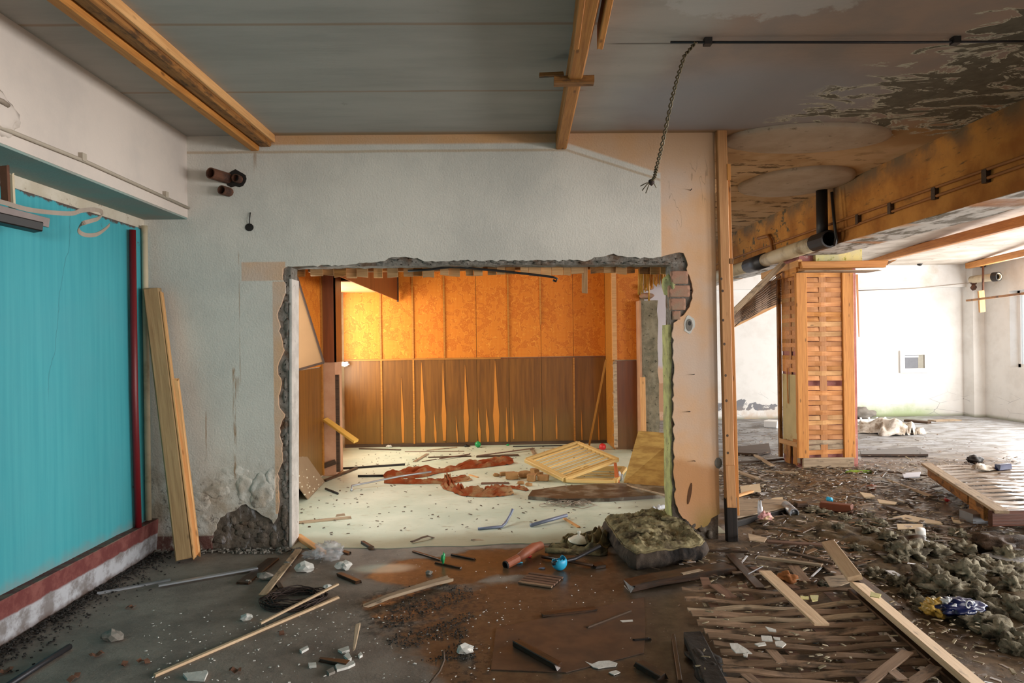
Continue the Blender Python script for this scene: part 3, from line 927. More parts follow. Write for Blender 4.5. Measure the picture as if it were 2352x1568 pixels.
# rubble left sticking out of the broken edges
bm = bmesh.new()
def add_chunk(bm, p, s, seed):
    r = bmesh.ops.create_icosphere(bm, subdivisions=2, radius=1.0)
    for v in r['verts']:
        n = v.co.normalized()
        k = 1 + 0.5 * mnoise.noise(n * 1.7 + Vector((seed * 3.1, seed, 0)))
        v.co = Vector((n.x * s[0], n.y * s[1], n.z * s[2])) * k + p
rr = random.Random(3)
for i in range(46):
    y = 640 + (1245 - 640) * i / 45
    p = at(654 + rr.uniform(-4, 6), y, D + .02)
    if rr.random() < .6: add_chunk(bm, p, (rr.uniform(.012, .03), rr.uniform(.005, .012), rr.uniform(.015, .05)), i)
for i in range(70):
    x = 660 + (1545 - 660) * i / 69
    p = at(x, 601 + rr.uniform(-3, 3) - (6 if 890 < x < 960 else 0), D + .02)
    if rr.random() < .75: add_chunk(bm, p, (rr.uniform(.02, .06), rr.uniform(.006, .012), rr.uniform(.006, .014)), i + 60)
for i in range(16):
    x = rr.uniform(500, 632); y = rr.uniform(1190, 1250)
    p = at(x, y, D + .022)
    add_chunk(bm, p, (rr.uniform(.02, .06), .008, rr.uniform(.015, .04)), i + 160)
for i in range(16):
    p = at(rr.uniform(1560, 1640), rr.uniform(1200, 1240), D + .012)
    add_chunk(bm, p, (rr.uniform(.02, .04), .014, rr.uniform(.02, .04)), i + 260)
o = struct('rubble', bm_me('rubble', bm, True), MW_RUB, parent=o_wall); o['kind'] = 'stuff'
# blistered plaster lifting off at the damp foot of the wall
for k, (x, y, rx, rz, dp) in enumerate(((455, 1150, .10, .09, .03), (500, 1128, .12, .07, .028), (560, 1120, .09, .10, .03), (598, 1128, .10, .12, .045), (470, 1195, .10, .06, .02), (622, 1100, .05, .10, .03), (540, 1085, .12, .06, .02))):
    p = at(x, y, D)
    me = chunk_me('blister', (rx, dp * .62, rz), 20 + k, 4, .22, 1.6)
    for v in me.vertices: v.co.y += (.007 * mnoise.noise(v.co * 22 + Vector((k, 0, 0))))
    struct('blister', me, MW_FRONT, parent=o_wall, M=Matrix.Translation(p + Vector((0, .008, 0))))
# bricks laid bare where the plaster fell off the pier
for k, (xa, ya, xb, yb) in enumerate(((1542, 622, 1580, 652), (1536, 655, 1584, 682), (1540, 685, 1574, 712), (1546, 714, 1562, 734))):
    a, b = at(xa, yb, D), at(xb, ya, D)
    me = chunk_me('brick', ((b.x - a.x) / 2 * 1.25, .03, (b.z - a.z) / 2 * 1.3), k + 4, 3, 0.06, 2.0)
    for v in me.vertices:   # square the lump up into a brick
        for ax, lim in ((0, (b.x - a.x) / 2), (2, (b.z - a.z) / 2), (1, .02)):
            v.co[ax] = max(-lim, min(lim, v.co[ax] * 1.25))
    struct('brick', me, M_BRICK, parent=o_wall, M=Matrix.Translation((a + b) / 2 + Vector((0, .018 - .002 * k, 0))))
# reveals of the opening
me = box_me('reveal', (0, D + .014, 0.0), (1, D + .205, at(666, 640, D).z))
for v in me.vertices:
    base = at(667, 1250 if v.co.z < .1 else 640, D + .02).x
    v.co.x = base - .006 + .018 * v.co.x
struct('reveal', me, MW_WHITEJ, parent=o_wall)
a = at(1546, 1250, D + .03); b = at(1544, 745, D + .03)
bm = bmesh.new()
ring = []
for i in range(30):
    z = 0.02 + (b.z - .02) * i / 29
    off = .012 * mnoise.noise(Vector((z * 6, 2, 0))) + .006 * mnoise.noise(Vector((z * 25, 2, 0)))
    ring.append([bm.verts.new((a.x - .016 + off, D + .025 + off, z)), bm.verts.new((a.x - .016 + off * .6, D + .22, z)), bm.verts.new((a.x + .05, D + .22, z)), bm.verts.new((a.x + .05, D + .025, z))])
for i in range(29):
    for j in range(4):
        bm.faces.new((ring[i][j], ring[i][(j + 1) % 4], ring[i + 1][(j + 1) % 4], ring[i + 1][j]))
bm.faces.new(ring[0]); bm.faces.new(ring[-1])
bmesh.ops.recalc_face_normals(bm, faces=bm.faces)
struct('reveal', bm_me('reveal', bm, False), MW_GREENJ, parent=o_wall)
for k, (ya, yb, w) in enumerate(((628, 680, .07),)):
    a, b = at(1524, yb, D + .1), at(1540, ya, D + .1)
    me = chunk_me('reveal', (.05, .10, (b.z - a.z) / 2), 9, 3, .2, 1.5)
    struct('reveal', me, MW_GREENJ, parent=o_wall, M=Matrix.Translation((a + b) / 2 + Vector((0.015, 0, 0))))

# lintel beam of the partition down to the ceiling on the far side is the core itself; short return on the hall side
# ------------------------------------------------------------------ left side of the front room
struct('wall_left', box_me('wall_left', (XL - .15, YBACK, 0), (XL, D + .3, ZC)), MW_JAMB, 'left wall of the front room with off-white frame round a turquoise panel', 'wall')
zt = atx(200, 486, XL).z
ye = atx(334, 800, XL).y
me = box_me('turquoise_panel', (XL - .01, YBACK + .1, 0.24), (XL + .012, ye, zt))
struct('trim_1', me, MW_TURQ, 'large turquoise painted panel on the left wall', 'panel')
me = box_me('baseboard_left', (XL - .01, YBACK + .1, 0.0), (XL + .075, D - .0, 0.25))
bm = bmesh.new(); bm.from_mesh(me)
bmesh.ops.subdivide_edges(bm, edges=[e for e in bm.edges if abs((e.verts[0].co - e.verts[1].co).y) > 1], cuts=60)
for v in bm.verts:
    n = mnoise.noise(v.co * 4) * .012 + mnoise.noise(v.co * 15) * .005
    if v.co.x > XL + .05: v.co.x += n - (0.012 if v.co.z < .1 else 0)
    if v.co.z > .1: v.co.z += n * .6
struct('baseboard_left', bm_me('baseboard_left', bm), MW_SKIRT, 'thick red-topped skirting kerb under the turquoise panel', 'baseboard')
# beam above it
zb = at(430, 500, D).z
xbm = at(430, 420, D).x
struct('beam_left', box_me('beam_left', (XL - .1, YBACK, zb), (xbm, D, ZC)), [MW_BEAML], 'pinkish white plastered beam along the left wall', 'beam')
struct('beam_soffit', box_me('beam_soffit', (XL, YBACK, zb - .012), (xbm - .004, D - .002, zb + .002)), MW_UNDER, 'underside of the left beam, teal bounce light in its colour', 'beam')
struct('wall_behind', box_me('wall_behind', (XL - .2, YBACK - .2, 0), (XR + .2, YBACK, ZC)), MW_BEAML, 'wall behind the viewer', 'wall')

# ------------------------------------------------------------------ right beam, hall
bm = bmesh.new(); bm.from_mesh(box_me('beam_right', (XB, YBACK, 2.57), (XBR, YH + .1, ZC)))
bmesh.ops.subdivide_edges(bm, edges=[e for e in bm.edges if abs((e.verts[0].co - e.verts[1].co).y) > 1], cuts=160)
for v in bm.verts:
    n = mnoise.noise(v.co * 2.2) * .012 + mnoise.noise(v.co * 11) * .008
    if v.co.z < 2.9: v.co.z += n; v.co.x += n * .6
struct('beam_right', bm_me('beam_right', bm), MW_BEAM, 'orange stained concrete beam running over the woven column', 'beam')
struct('wall_far', box_me('wall_far', (2.0, YH, 0), (XR + .2, YH + .2, ZC)), MW_HALL, 'whitewashed far wall of the hall with mossy foot', 'wall')
zt1, zt0 = at(2100, 607, YH).z, at(2100, 660, YH - .12).z
struct('beam_far', box_me('beam_far', (XBR, YH - .12, zt0), (XR, YH + .02, 2.965)), MW_HALL, 'shallow beam along the top of the far hall wall', 'beam')
xp0 = at(2236, 800, YH - .3).x
struct('pillar_corner', box_me('pillar_corner', (xp0, YH - .3, 0), (XR + .05, YH + .01, 2.97)), MW_HALL, 'white corner pier of the hall', 'pillar')
# outer wall with its row of openings
WY = ((-2.2, 1.05), (0.6, 1.05), (3.4, 1.05), (6.2, 1.05), (9.0, 1.05), (11.35, 0.95))
zs, zh = 0.98, 2.38
struct('wall_right', box_me('wall_right', (XR, YBACK, 0), (XR + .25, YH + .1, zs)), MW_HALL, 'hall outer wall below the windows', 'wall')
o_wr = struct('wall_right_top', box_me('wall_right_top', (XR, YBACK, zh), (XR + .25, YH + .1, 3.1)), MW_HALL, 'hall outer wall above the windows', 'wall')
prev = YBACK
for yy, hw in WY:
    struct('pier', box_me('pier', (XR, prev, zs), (XR + .25, yy - hw, zh)), MW_HALL, parent=o_wr)
    prev = yy + hw
struct('pier', box_me('pier', (XR, prev, zs), (XR + .25, YH + .1, zh)), MW_HALL, parent=o_wr)
yy, hw = WY[-1]
wf = thing('window_1', 'pale green hall window in the outer wall', 'window', (XR + .15, yy, zs)); wf['kind'] = 'structure'
for (a, b) in (((0, -hw, 0), (.06, hw, .06)), ((0, -hw, zh - zs - .06), (.06, hw, zh - zs)), ((0, -hw, 0), (.06, -hw + .06, zh - zs)), ((0, hw - .06, 0), (.06, hw, zh - zs)), ((0, -.03, 0), (.06, .03, zh - zs))):
    o = new('frame', box_me('frame', a, b), M_WHITEP, wf, Matrix.Translation((XR + .15, yy, zs)))
for s in (-1, 1):
    new('pane', box_me('pane', (.026, -hw + .06 if s < 0 else .03, .06), (.034, -.03 if s < 0 else hw - .06, zh - zs - .06)), M_GLASS, wf, Matrix.Translation((XR + .15, yy, zs)))
# ventilation hatch in the far wall
p0, p1 = at(2066, 856, YH), at(2131, 804, YH)
hz = thing('window_2', 'small white-framed hatch opening in the far hall wall', 'hatch', ((p0.x + p1.x) / 2, YH, p0.z)); hz['kind'] = 'structure'
fw = .085
Wd, Hd = (p1.x - p0.x) / 2, p1.z - p0.z
for (a, b) in (((-Wd, -.04, 0), (Wd, .0, fw)), ((-Wd, -.04, Hd - fw), (Wd, .0, Hd)), ((-Wd, -.04, fw), (-Wd + fw, .0, Hd - fw)), ((Wd - fw, -.04, fw), (Wd, .0, Hd - fw))):
    new('frame', box_me('frame', a, b), M_WHITEP, hz, Matrix.Translation(hz.location))
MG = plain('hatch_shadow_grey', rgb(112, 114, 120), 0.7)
MG2 = plain('hatch_side_beige', rgb(150, 146, 134), 0.8)
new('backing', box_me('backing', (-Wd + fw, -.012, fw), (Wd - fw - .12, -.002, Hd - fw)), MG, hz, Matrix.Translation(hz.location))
new('side_lining', box_me('side_lining', (Wd - fw - .12, -.014, fw), (Wd - fw, -.002, Hd - fw)), MG2, hz, Matrix.Translation(hz.location))
new('lid', box_me('lid', (-Wd + fw, -.03, Hd - fw - .05), (Wd - fw - .12, -.012, Hd - fw - .015)), M_WHITEP, hz, Matrix.Translation(hz.location))

# ------------------------------------------------------------------ back room
struct('wall_back', box_me('wall_back', (-2.6, YB, 0), (2.2, YB + .2, ZC)), MW_BARN, 'back wall of the papered room', 'wall')
struct('wall_back_left', box_me('wall_back_left', (-2.35, D + .19, 0), (-2.10, 5.75, ZC)), MW_BARN, 'left wall of the back room beside its near window', 'wall')
struct('wall_back_left_low', box_me('wall_back_left_low', (-2.35, 5.75, 0), (-2.10, 6.95, .95)), MW_BARN, 'parapet under the near window of the back room', 'wall')
struct('wall_back_left_high', box_me('wall_back_left_high', (-2.35, 5.75, 2.35), (-2.10, 6.95, ZC)), MW_BARN, 'wall over the near window of the back room', 'wall')
struct('wall_back_left_mid', box_me('wall_back_left_mid', (-2.35, 6.95, 0), (-2.10, 8.2, ZC)), MW_BARN, 'papered stretch of the back room left wall', 'wall')
px0, px1 = at(742, 800, 8.2).x, at(771, 800, 8.2).x
o_pier = struct('pillar_back_room', box_me('pillar_back_room', (-2.45, 8.2, 0), (px1 - .012, 8.55, ZC)), MW_PINK, 'pier beside the back room window, pink below', 'pillar')
za = at(756, 832, 8.18).z
struct('facing', box_me('facing', (px0 + .004, 8.175, za), (px1 + .006, 8.2, 2.9)), MW_VEN_DARK, parent=o_pier)
struct('facing', box_me('facing', (px1 - .012, 8.175, za), (px1 + .006, 8.5, 2.9)), MW_VEN_DARK, parent=o_pier)
a, b = at(745, 1076, 8.17), at(770, 1060, 8.17)
plank('batten', at(744, 1070, 8.17), at(771, 1060, 8.17), .012, .06, M_DARKWOOD, parent=o_pier, up=(0, 0, 1))
struct('corner_strip', box_me('corner_strip', (px1 - .012, 8.2, 0.05), (px1 + .03, 8.24, za - .15)), M_DARKWOOD, parent=o_pier)
# window wall of the corner
struct('wall_window_low', box_me('wall_window_low', (-2.55, 8.55, 0), (-2.38, YB, .93)), MW_PINK, 'pink parapet under the corner window', 'wall')
struct('wall_window_high', box_me('wall_window_high', (-2.55, 8.55, 2.36), (-2.38, YB, ZC)), MW_BARN, 'wall above the corner window', 'wall')
struct('wall_window_end', box_me('wall_window_end', (-2.55, 10.33, .93), (-2.38, YB, 2.36)), MW_BARN, 'reveal of the corner window', 'wall')
wf = thing('window_3', 'white framed corner window of the back room', 'window', (-2.44, 9.45, .95)); wf['kind'] = 'structure'
for (a, b) in (((-.03, -.86, 0), (.05, .86, .05)), ((-.03, -.86, 1.34), (.05, .86, 1.40)), ((-.03, .80, .05), (.07, .88, 1.34)), ((-.03, -.86, .05), (.05, -.80, 1.34)), ((-.03, -.03, .05), (.05, .03, 1.34))):
    new('frame', box_me('frame', a, b), M_WHITEP, wf, Matrix.Translation(wf.location))
new('sill', box_me('sill', (-.02, -.86, -.03), (.10, .88, 0.0)), M_WHITEP, wf, Matrix.Translation(wf.location))

# back wall: papered boards above, veneer boards below, thin battens on the joints
zr = at(1150, 822, YB).z
bx = [at(px, 800, YB).x for px in (790, 876, 949.5, 1021.5, 1094.5, 1168.5, 1242.5, 1317, 1390.5)]
pn = thing('wall_panelling', 'back wall panelling, orange flowered paper over brown veneer boards', 'panelling', (0, YB, 0))
pn['kind'] = 'structure'
for i in range(8):
    new('paper_panel', box_me('paper_panel', (bx[i] + .003, YB - .014 - .002 * (i % 2), zr + .012), (bx[i + 1] - .003, YB - .001, 2.80)), MW_PAPER, pn)
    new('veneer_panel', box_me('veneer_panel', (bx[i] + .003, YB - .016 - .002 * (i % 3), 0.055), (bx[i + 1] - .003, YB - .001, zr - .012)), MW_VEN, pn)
for i in range(1, 8):
    if i not in (4, 7):
        z0 = zr + .015 if i != 6 else at(1243, 745, YB).z
        new('batten', box_me('batten', (bx[i] - .016, YB - .032, z0), (bx[i] + .010, YB - .012, 2.80)), M_BATTEN, pn)
    if i in (1, 2, 7):
        new('batten', box_me('batten', (bx[i] - .014, YB - .032, .05), (bx[i] + .012, YB - .012, zr - .012)), M_BATTEN, pn)
new('rail', box_me('rail', (bx[0], YB - .03, zr - .012), (at(1150, 822, YB).x, YB - .010, zr + .010)), M_BATTEN, pn)
new('rail', box_me('rail', (at(1150, 822, YB).x, YB - .021, zr - .012), (bx[8], YB - .010, zr + .006)), MW_VEN_DARK, pn)
new('kickboard', box_me('kickboard', (bx[0], YB - .024, 0.006), (bx[8], YB - .001, .055)), M_DARKWOOD, pn)
# pale slivers where the brown veneer has split off, widest low down
M_BARE = plain('bare_board', rgb(196, 124, 40), 0.55, 0, 0.1, 5)
for (px, y0, y1, wpx) in ((922, 868, 1016, 7), (968, 832, 1016, 13), (997, 945, 1016, 6), (1017, 834, 1012, 11), (1047, 955, 1016, 4), (1068, 838, 1014, 12), (1098, 935, 1016, 7), (1117, 938, 1014, 8), (1137, 828, 1014, 15),
                          (1163, 935, 1014, 6), (1178, 936, 1008, 4), (1225, 934, 1012, 5), (1277, 935, 1008, 4), (1335, 940, 1010, 3), (1374, 945, 1012, 3)):
    pts = []
    for (t, k) in ((0, 0.05), (.25, .35), (.5, .62), (.68, .98), (.85, .75), (1.0, .55)):
        y = y0 + (y1 - y0) * t
        pts.append((px + (4 if px < 1150 else 2) * t, y, wpx * k / 2))
    L = [at(x - w, y, YB - .023) for x, y, w in pts]
    R = [at(x + w, y, YB - .023) for x, y, w in reversed(pts)]
    new('bare_streak', prism_me('bare_streak', L + R, (0, .008, 0)), M_BARE, pn)

# left stretch of the back room: same panelling
zr2 = at(720, 845, 7.7).z
pl = thing('wall_panelling', 'left panelling of the back room behind the fallen board', 'panelling', (-2.1, 7.5, 0)); pl['kind'] = 'structure'
new('paper_panel', box_me('paper_panel', (-2.10, 6.97, zr2), (-2.088, 8.17, 2.80)), MW_PAPER, pl)
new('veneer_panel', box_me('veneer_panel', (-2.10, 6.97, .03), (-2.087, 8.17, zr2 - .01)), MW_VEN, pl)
new('batten', box_me('batten', (-2.095, 8.13, .03), (-2.070, 8.175, 2.80)), M_BATTEN, pl)

# pier at the right end of the back wall, then the broken cross wall
xs = bx[8]
yf = 9.72
o_pr = struct('pillar_papered', box_me('pillar_papered', (xs + .02, yf + .01, 0), (2.12, YB + .1, ZC)), MW_BARN, 'papered projection at the right of the back wall', 'pillar')
xq = at(1470, 800, yf).x
zr3 = at(1430, 826, yf).z
struct('paper_panel', box_me('paper_panel', (xs + .02, yf - .004, zr3), (xq, yf + .01, 2.8)), MW_PAPER, parent=o_pr)
struct('veneer_panel', box_me('veneer_panel', (xs + .02, yf - .006, .02), (xq, yf + .01, zr3 - .01)), MW_VEN_DARK, parent=o_pr)
struct('corner_strip', box_me('corner_strip', (xs - .012, yf - .03, zr3), (xs + .05, yf + .03, 2.8)), M_PINE, parent=o_pr)
struct('corner_strip', box_me('corner_strip', (xs - .004, yf - .02, .05), (xs + .045, yf + .02, zr3 - .02)), M_PINE_GREY, parent=o_pr)
struct('side_panel', box_me('side_panel', (xs, yf + .03, .02), (xs + .025, YB - .02, 2.8)), M_BATTEN, parent=o_pr)
for k in range(6):
    z = .2 + k * .2
    struct('bracket', box_me('bracket', (xs - .006, yf + .03, z), (xs + .0, yf + .10, z + .03)), M_LATH, parent=o_pr)
# stump of the cross wall
YS = 9.5
xa, xb = at(1474, 800, YS).x, at(1512, 800, YS).x
zst = at(1490, 690, YS).z
bm = bmesh.new(); bm.from_mesh(box_me('wall_stump', (xa, YS, 0), (xb, yf + .3, zst)))
bmesh.ops.subdivide_edges(bm, edges=bm.edges[:], cuts=14, use_grid_fill=True)
for v in bm.verts:
    n = mnoise.noise(v.co * 7) * .022 + mnoise.noise(v.co * 19) * .010
    v.co += Vector((n, n, n * .3 if v.co.z > .05 else 0))
o_st = struct('wall_cross', bm_me('wall_cross', bm), MW_CONC, 'mouldy concrete stump of the broken cross wall', 'wall')
for k, (y0, y1) in enumerate(((688, 668), (666, 650))):
    a, b = at(1480, y0, YS), at(1500, y1, YS)
    struct('brick', chunk_me('brick', (.10, .12, .05), 30 + k, 2, .12, 1.5), M_BRICK, parent=o_st, M=Matrix.Translation((a + b) / 2 + Vector((0, .12, 0))))
plank('edge_board', at(1476, 866, YS - .03), at(1479, 1030, YS - .03), .07, .03, M_PINE, parent=o_st, up=(0, -1, 0))
struct('plaster_edge', box_me('plaster_edge', (xa - .03, YS - .02, .03), (xa - .004, yf, zst)), MW_PINK, parent=o_st)
# ------------------------------------------------------------------ ceiling timbers of the front room
def ceil_timber(name, label, pa, pb, parts):
    """pa, pb: pixel points where the timber's axis runs along the ceiling"""
    A, B = fl(*pa, ZC - .03), fl(*pb, ZC - .03)
    B.y = min(B.y, D - .01)
    t = thing(name, label, 'timber', (A + B) / 2)
    return t, A, B
# double timber by the left beam
A, B = fl(175, 0, ZC - .08), fl(592, 328, ZC - .08)
t = thing('ceiling_timber', 'doubled orange timber along the ceiling beside the pinkish white beam', 'timber', (A + B) / 2)
dv = (B - A).normalized()
A2 = A - dv * 1.2
B.y = D - .01
sd = dv.cross(Vector((0, 0, 1))).normalized()   # to the right
plank('lower_beam', A2 + sd * .035 - Vector((0, 0, -.055)), B + sd * .035 - Vector((0, 0, -.055)), .085, .13, M_TIMBER_OLD, parent=t)
plank('side_beam', A2 - sd * .05 + Vector((0, 0, .02)), B - sd * .05 + Vector((0, 0, .02)), .07, .12, M_TIMBER, parent=t)
plank('side_strip', A2 + sd * .092 + Vector((0, 0, .062)), B + sd * .092 + Vector((0, 0, .062)), .03, .075, M_PINE, parent=t, jag=.02)
# middle timber with its nailed cleats
A, B = fl(1352, 0, ZC - .07), fl(1293, 314, ZC - .07)
B.y = D - .005
dv = (B - A).normalized(); sd = dv.cross(Vector((0, 0, 1))).normalized()
t = thing('ceiling_timber', 'single orange timber on the ceiling with a nailed cross block', 'timber', (A + B) / 2)
plank('beam', A - dv * 1.0, B, .085, .11, M_TIMBER, parent=t, seg=6)
c0 = fl(1350, 88, ZC - .07)
for s in (-1, 1):
    plank('cheek_board', A - dv * 1.0 + sd * s * .062, c0 + sd * s * .062, .03, .12, M_TIMBER, parent=t, jag=.02)
c1 = fl(1318, 186, ZC - .12)
plank('cross_block', c1 - sd * .115, c1 + sd * .115, .075, .04, M_TIMBER_OLD, parent=t, up=(0, 0, 1))
c2 = fl(1298, 170, ZC - .07)
plank('broken_lath', c2 - sd * .15 + dv * .01, c2 - sd * .01, .035, .02, M_TIMBER_OLD, parent=t, jag=.01)

# hanging wire and the thin rod along the ceiling
A = fl(1540, 97, ZC - .02); Bq = fl(2352, 97, ZC - .02)
Bq = Vector((XB - .02, A.y, ZC - .02)); 
rd = rod('ceiling_rod', [A, (A + Bq) / 2 + Vector((0, 0, -.006)), Bq], .007, M_DARKMETAL, 'thin dark rod fixed across the ceiling above the hanging wire', 'rod')
for px in (1625, 2190):
    p = fl(px, 97, ZC - .02)
    new('clip', box_me('clip', (-.02, -.02, -.022), (.02, .02, .016)), M_BLACKPIPE, rd, Matrix.Translation((p.x, A.y, ZC - .015)))
pts = []
a0 = fl(1598, 97, ZC - .03)
ps = [(1598, 97), (1572, 128), (1556, 178), (1543, 228), (1530, 290), (1518, 345), (1508, 385), (1503, 408), (1496, 418)]
ch = thing('hanging_wire', 'twisted wire hanging from the ceiling rod in front of the white wall', 'wire', a0)
path = [at(x, y, a0.y + .02 * i) for i, (x, y) in enumerate(ps)]
for ph in (0, math.pi):
    pp = []
    for i in range(len(path) - 1):
        for k in range(14):
            q = path[i] + (path[i + 1] - path[i]) * (k / 14)
            tt = (i * 14 + k) * .9
            pp.append(q + Vector((math.cos(tt + ph), math.sin(tt + ph), 0)) * .008)
    rod('wire_strand', pp, .0048, M_CHAIN, parent=ch, n=5)
e = path[-1]
for dx, dz in ((-.05, -.045), (-.03, -.06), (-.06, -.02), (.03, -.03)):
    rod('wire_end', [e, e + Vector((dx * .5, 0, dz * .3)), e + Vector((dx, .01, dz))], .003, M_CHAIN, parent=ch, n=5)
new('knot', chunk_me('knot', (.018, .014, .016), 3, 2), M_WIRE, ch, Matrix.Translation(e))

# pipe stubs in the wall and the small hole under them
def stub(name, px, py, r, out, label, m=M_RUST, dx=-.08):
    p = at(px, py, D)
    a = p + Vector((0, .05, 0)); b = p + Vector((dx, -out, -.0))
    o = new(name, hollow_me(name, a - p, b - p, r), m, None, Matrix.Translation(p))
    return tag(o, label, 'pipe', 'cut pipe stubs in the partition')
ro = thing('wall_hole', 'ragged hole painted flat black in the plaster round the cut pipes', 'hole', at(540, 412, D)); ro['kind'] = 'structure'
c = at(541, 411, D)
new('hole_dark_patch', prism_me('hole_dark_patch', [c + Vector((math.cos(a) * .085, -.003, math.sin(a) * .066 * (1 + .15 * math.sin(a * 5)))) for a in [i * .39 for i in range(16)]], (0, .01, 0)), M_BLACKPIPE, ro)  # flat black patch painted for the shade inside the hole
stub('pipe_stub', 527, 409, .043, .16, 'wide rusty pipe stub sticking out of the wall, mouth black')
stub('pipe_stub', 552, 412, .032, .05, 'short recessed pipe stub behind the wide one', dx=-.02)
stub('pipe_stub', 530, 441, .036, .08, 'lower pipe stub just under the pair of pipes', dx=-.04)
p = at(573, 522, D)
hb = thing('wall_hole', 'small round hole painted flat black, with a wire in the white wall', 'hole', p); hb['kind'] = 'structure'
new('hole_dark_disc', prism_me('hole_dark_disc', [p + Vector((math.cos(a) * .033, -.004, math.sin(a) * .03)) for a in [i * .45 for i in range(14)]], (0, .01, 0)), M_BLACKPIPE, hb)  # shade in the hole drawn as a flat black disc
rod('wire', [at(575, 488, D - .006), at(573, 505, D - .02), at(573, 520, D - .004)], .004, M_DIRTBLACK, parent=hb)
# small broken socket hole in the pier
p = at(1584, 745, D)
so = thing('wall_hole', 'chipped socket hole in the peach pier, its dark painted flat', 'hole', p); so['kind'] = 'structure'
new('chipped_rim', prism_me('chipped_rim', [p + Vector((math.cos(a) * .043 - (.012 if math.sin(a) < -.4 else 0), -.003, math.sin(a) * .07 * (1 + .12 * math.sin(a * 4)))) for a in [i * .35 for i in range(18)]], (0, .008, 0)), M_PLASTERCHUNK, so)
new('socket_cavity', prism_me('socket_cavity', [p + Vector((math.cos(a) * .026 - .004, -.006, math.sin(a) * .048 - .004)) for a in [i * .42 for i in range(15)]], (0, .008, 0)), M_GREYCHUNK, so)
new('socket_dark', prism_me('socket_dark', [p + Vector((math.cos(a) * .010, -.009, math.sin(a) * .018 + .01)) for a in [i * .6 for i in range(11)]], (0, .008, 0)), M_BLACKPIPE, so)  # darkness of the recess painted as a flat black disc
# dent low in the pier
p = at(1584, 1133, D)
dn = thing('wall_hole', 'long narrow gouge low in the peach pier', 'hole', p); dn['kind'] = 'structure'
new('gouge', prism_me('gouge', [p + Vector((math.cos(a) * .014 + .016 * math.sin(a), -.003, math.sin(a) * .085)) for a in [i * .42 for i in range(15)]], (0, .006, 0)), plain('gouge_shadow', rgb(96, 62, 36), .9), dn)
p = at(1650, 1063, D)
new('gouge', prism_me('gouge', [p + Vector((math.cos(a) * .03, -.003, math.sin(a) * .045)) for a in [i * .7 for i in range(9)]], (0, .006, 0)), M_GREYCHUNK, dn)
# nails left in the pier
for k, (x, y, lab) in enumerate(((1592, 860, 'bent nail in the pier at mid height'), (1582, 945, 'bent nail in the pier a hand below the mid-height one'), (1594, 1058, 'lowest bent nail in the pier, over the narrow gouge'), (1586, 437, 'nail high in the peach pier near the roughcast edge'))):
    p = at(x, y, D)
    rod('nail', [p, p + Vector((-.0, -.035, .004))], .0035, M_DARKMETAL, lab, 'nail', 'nails in the peach pier')

# ------------------------------------------------------------------ timber post on the pier's outer edge
t = thing('wall_post', 'tall pine batten post on the edge of the peach pier, charred at the foot', 'post', at(1678, 1240, D - .03))
yf2 = D - .03
def vbar(name, x0, y0, x1, y1, dpt, wpx, th, m, parent, jag=0.0):
    P0, P1 = at(x0, y0, dpt), at(x1, y1, dpt)
    return plank(name, P0, P1, wpx / F * dpt, th, m, parent=parent, up=(0, -1, 0), jag=jag, seg=6)
vbar('front_board', 1656, 300, 1676, 1150, yf2, 23, .05, M_POST, t)
vbar('foot_board', 1676, 1066, 1680, 1165, yf2 - .028, 22, .02, M_POST, t, .01)
vbar('charred_foot', 1677, 1140, 1681, 1246, yf2 - .004, 26, .056, M_POST_ROT, t, .02)
vbar('edge_batten', 1669, 420, 1690, 1180, yf2 + .05, 8, .10, M_TIMBER, t)
vbar('edge_batten', 1660, 300, 1668, 425, yf2 + .04, 9, .08, M_TIMBER_OLD, t)
for kx, ky in ((1657, 640), (1660, 668), (1661, 735), (1664, 790), (1667, 862), (1669, 920), (1671, 1000), (1672, 1040)):
    new('knot', prism_me('knot', [Vector((math.cos(a) * .009, 0, math.sin(a) * .011)) for a in [i * .7 for i in range(9)]], (0, .004, 0)), M_DARKWOOD, t, Matrix.Translation(at(kx, ky, yf2 - .0265)))
vbar('cleat', 1672, 378, 1673, 415, yf2 - .01, 9, .04, M_TIMBER, t)
vbar('cleat', 1678, 594, 1678, 606, yf2 - .01, 9, .04, M_TIMBER_OLD, t)

# ------------------------------------------------------------------ left wall fittings
rod('red_pipe', [atx(304, 528, XL + .05), atx(309, 900, XL + .05), atx(318, 1222, XL + .05)], .024, M_REDPIPE, 'dark red vertical pipe against the turquoise panel', 'pipe', n=12)
rod('white_pipe', [Vector((XL + .04, D - .07, .26)), Vector((XL + .04, D - .07, 1.6)), Vector((XL + .04, D - .07, 2.5))], .022, M_WHITEPIPE, 'white pipe up the corner beside the turquoise panel', 'pipe', n=12)
cx = xbm + .012
pts = [atx(0, 292, cx), atx(200, 372, cx), atx(434, 478, cx)]
cd = rod('conduit', [Vector((cx, YBACK + .3, pts[0].z))] + pts[:2] + [Vector((cx, D - .01, pts[2].z))], .011, M_CONDUIT, 'thin painted conduit along the pinkish white beam', 'conduit')
for px, py in ((189, 362), (380, 448)):
    new('clip', box_me('clip', (-.012, -.02, -.02), (.014, .02, .025)), M_CONDUIT, cd, Matrix.Translation(atx(px, py, cx)))
# pale cable junction on the beam at the frame edge
jb = thing('junction_bracket', 'pale plaster lump with cable end on the pinkish beam', 'bracket', atx(8, 250, cx))
new('lump', chunk_me('lump', (.03, .12, .09), 6, 3, .3), MW_BEAML, jb, Matrix.Translation(atx(2, 262, xbm)))
rod('cable_end', [atx(-20, 222, cx + .02), atx(5, 232, cx + .03), atx(18, 242, cx + .02)], .012, M_CABLE, parent=jb)
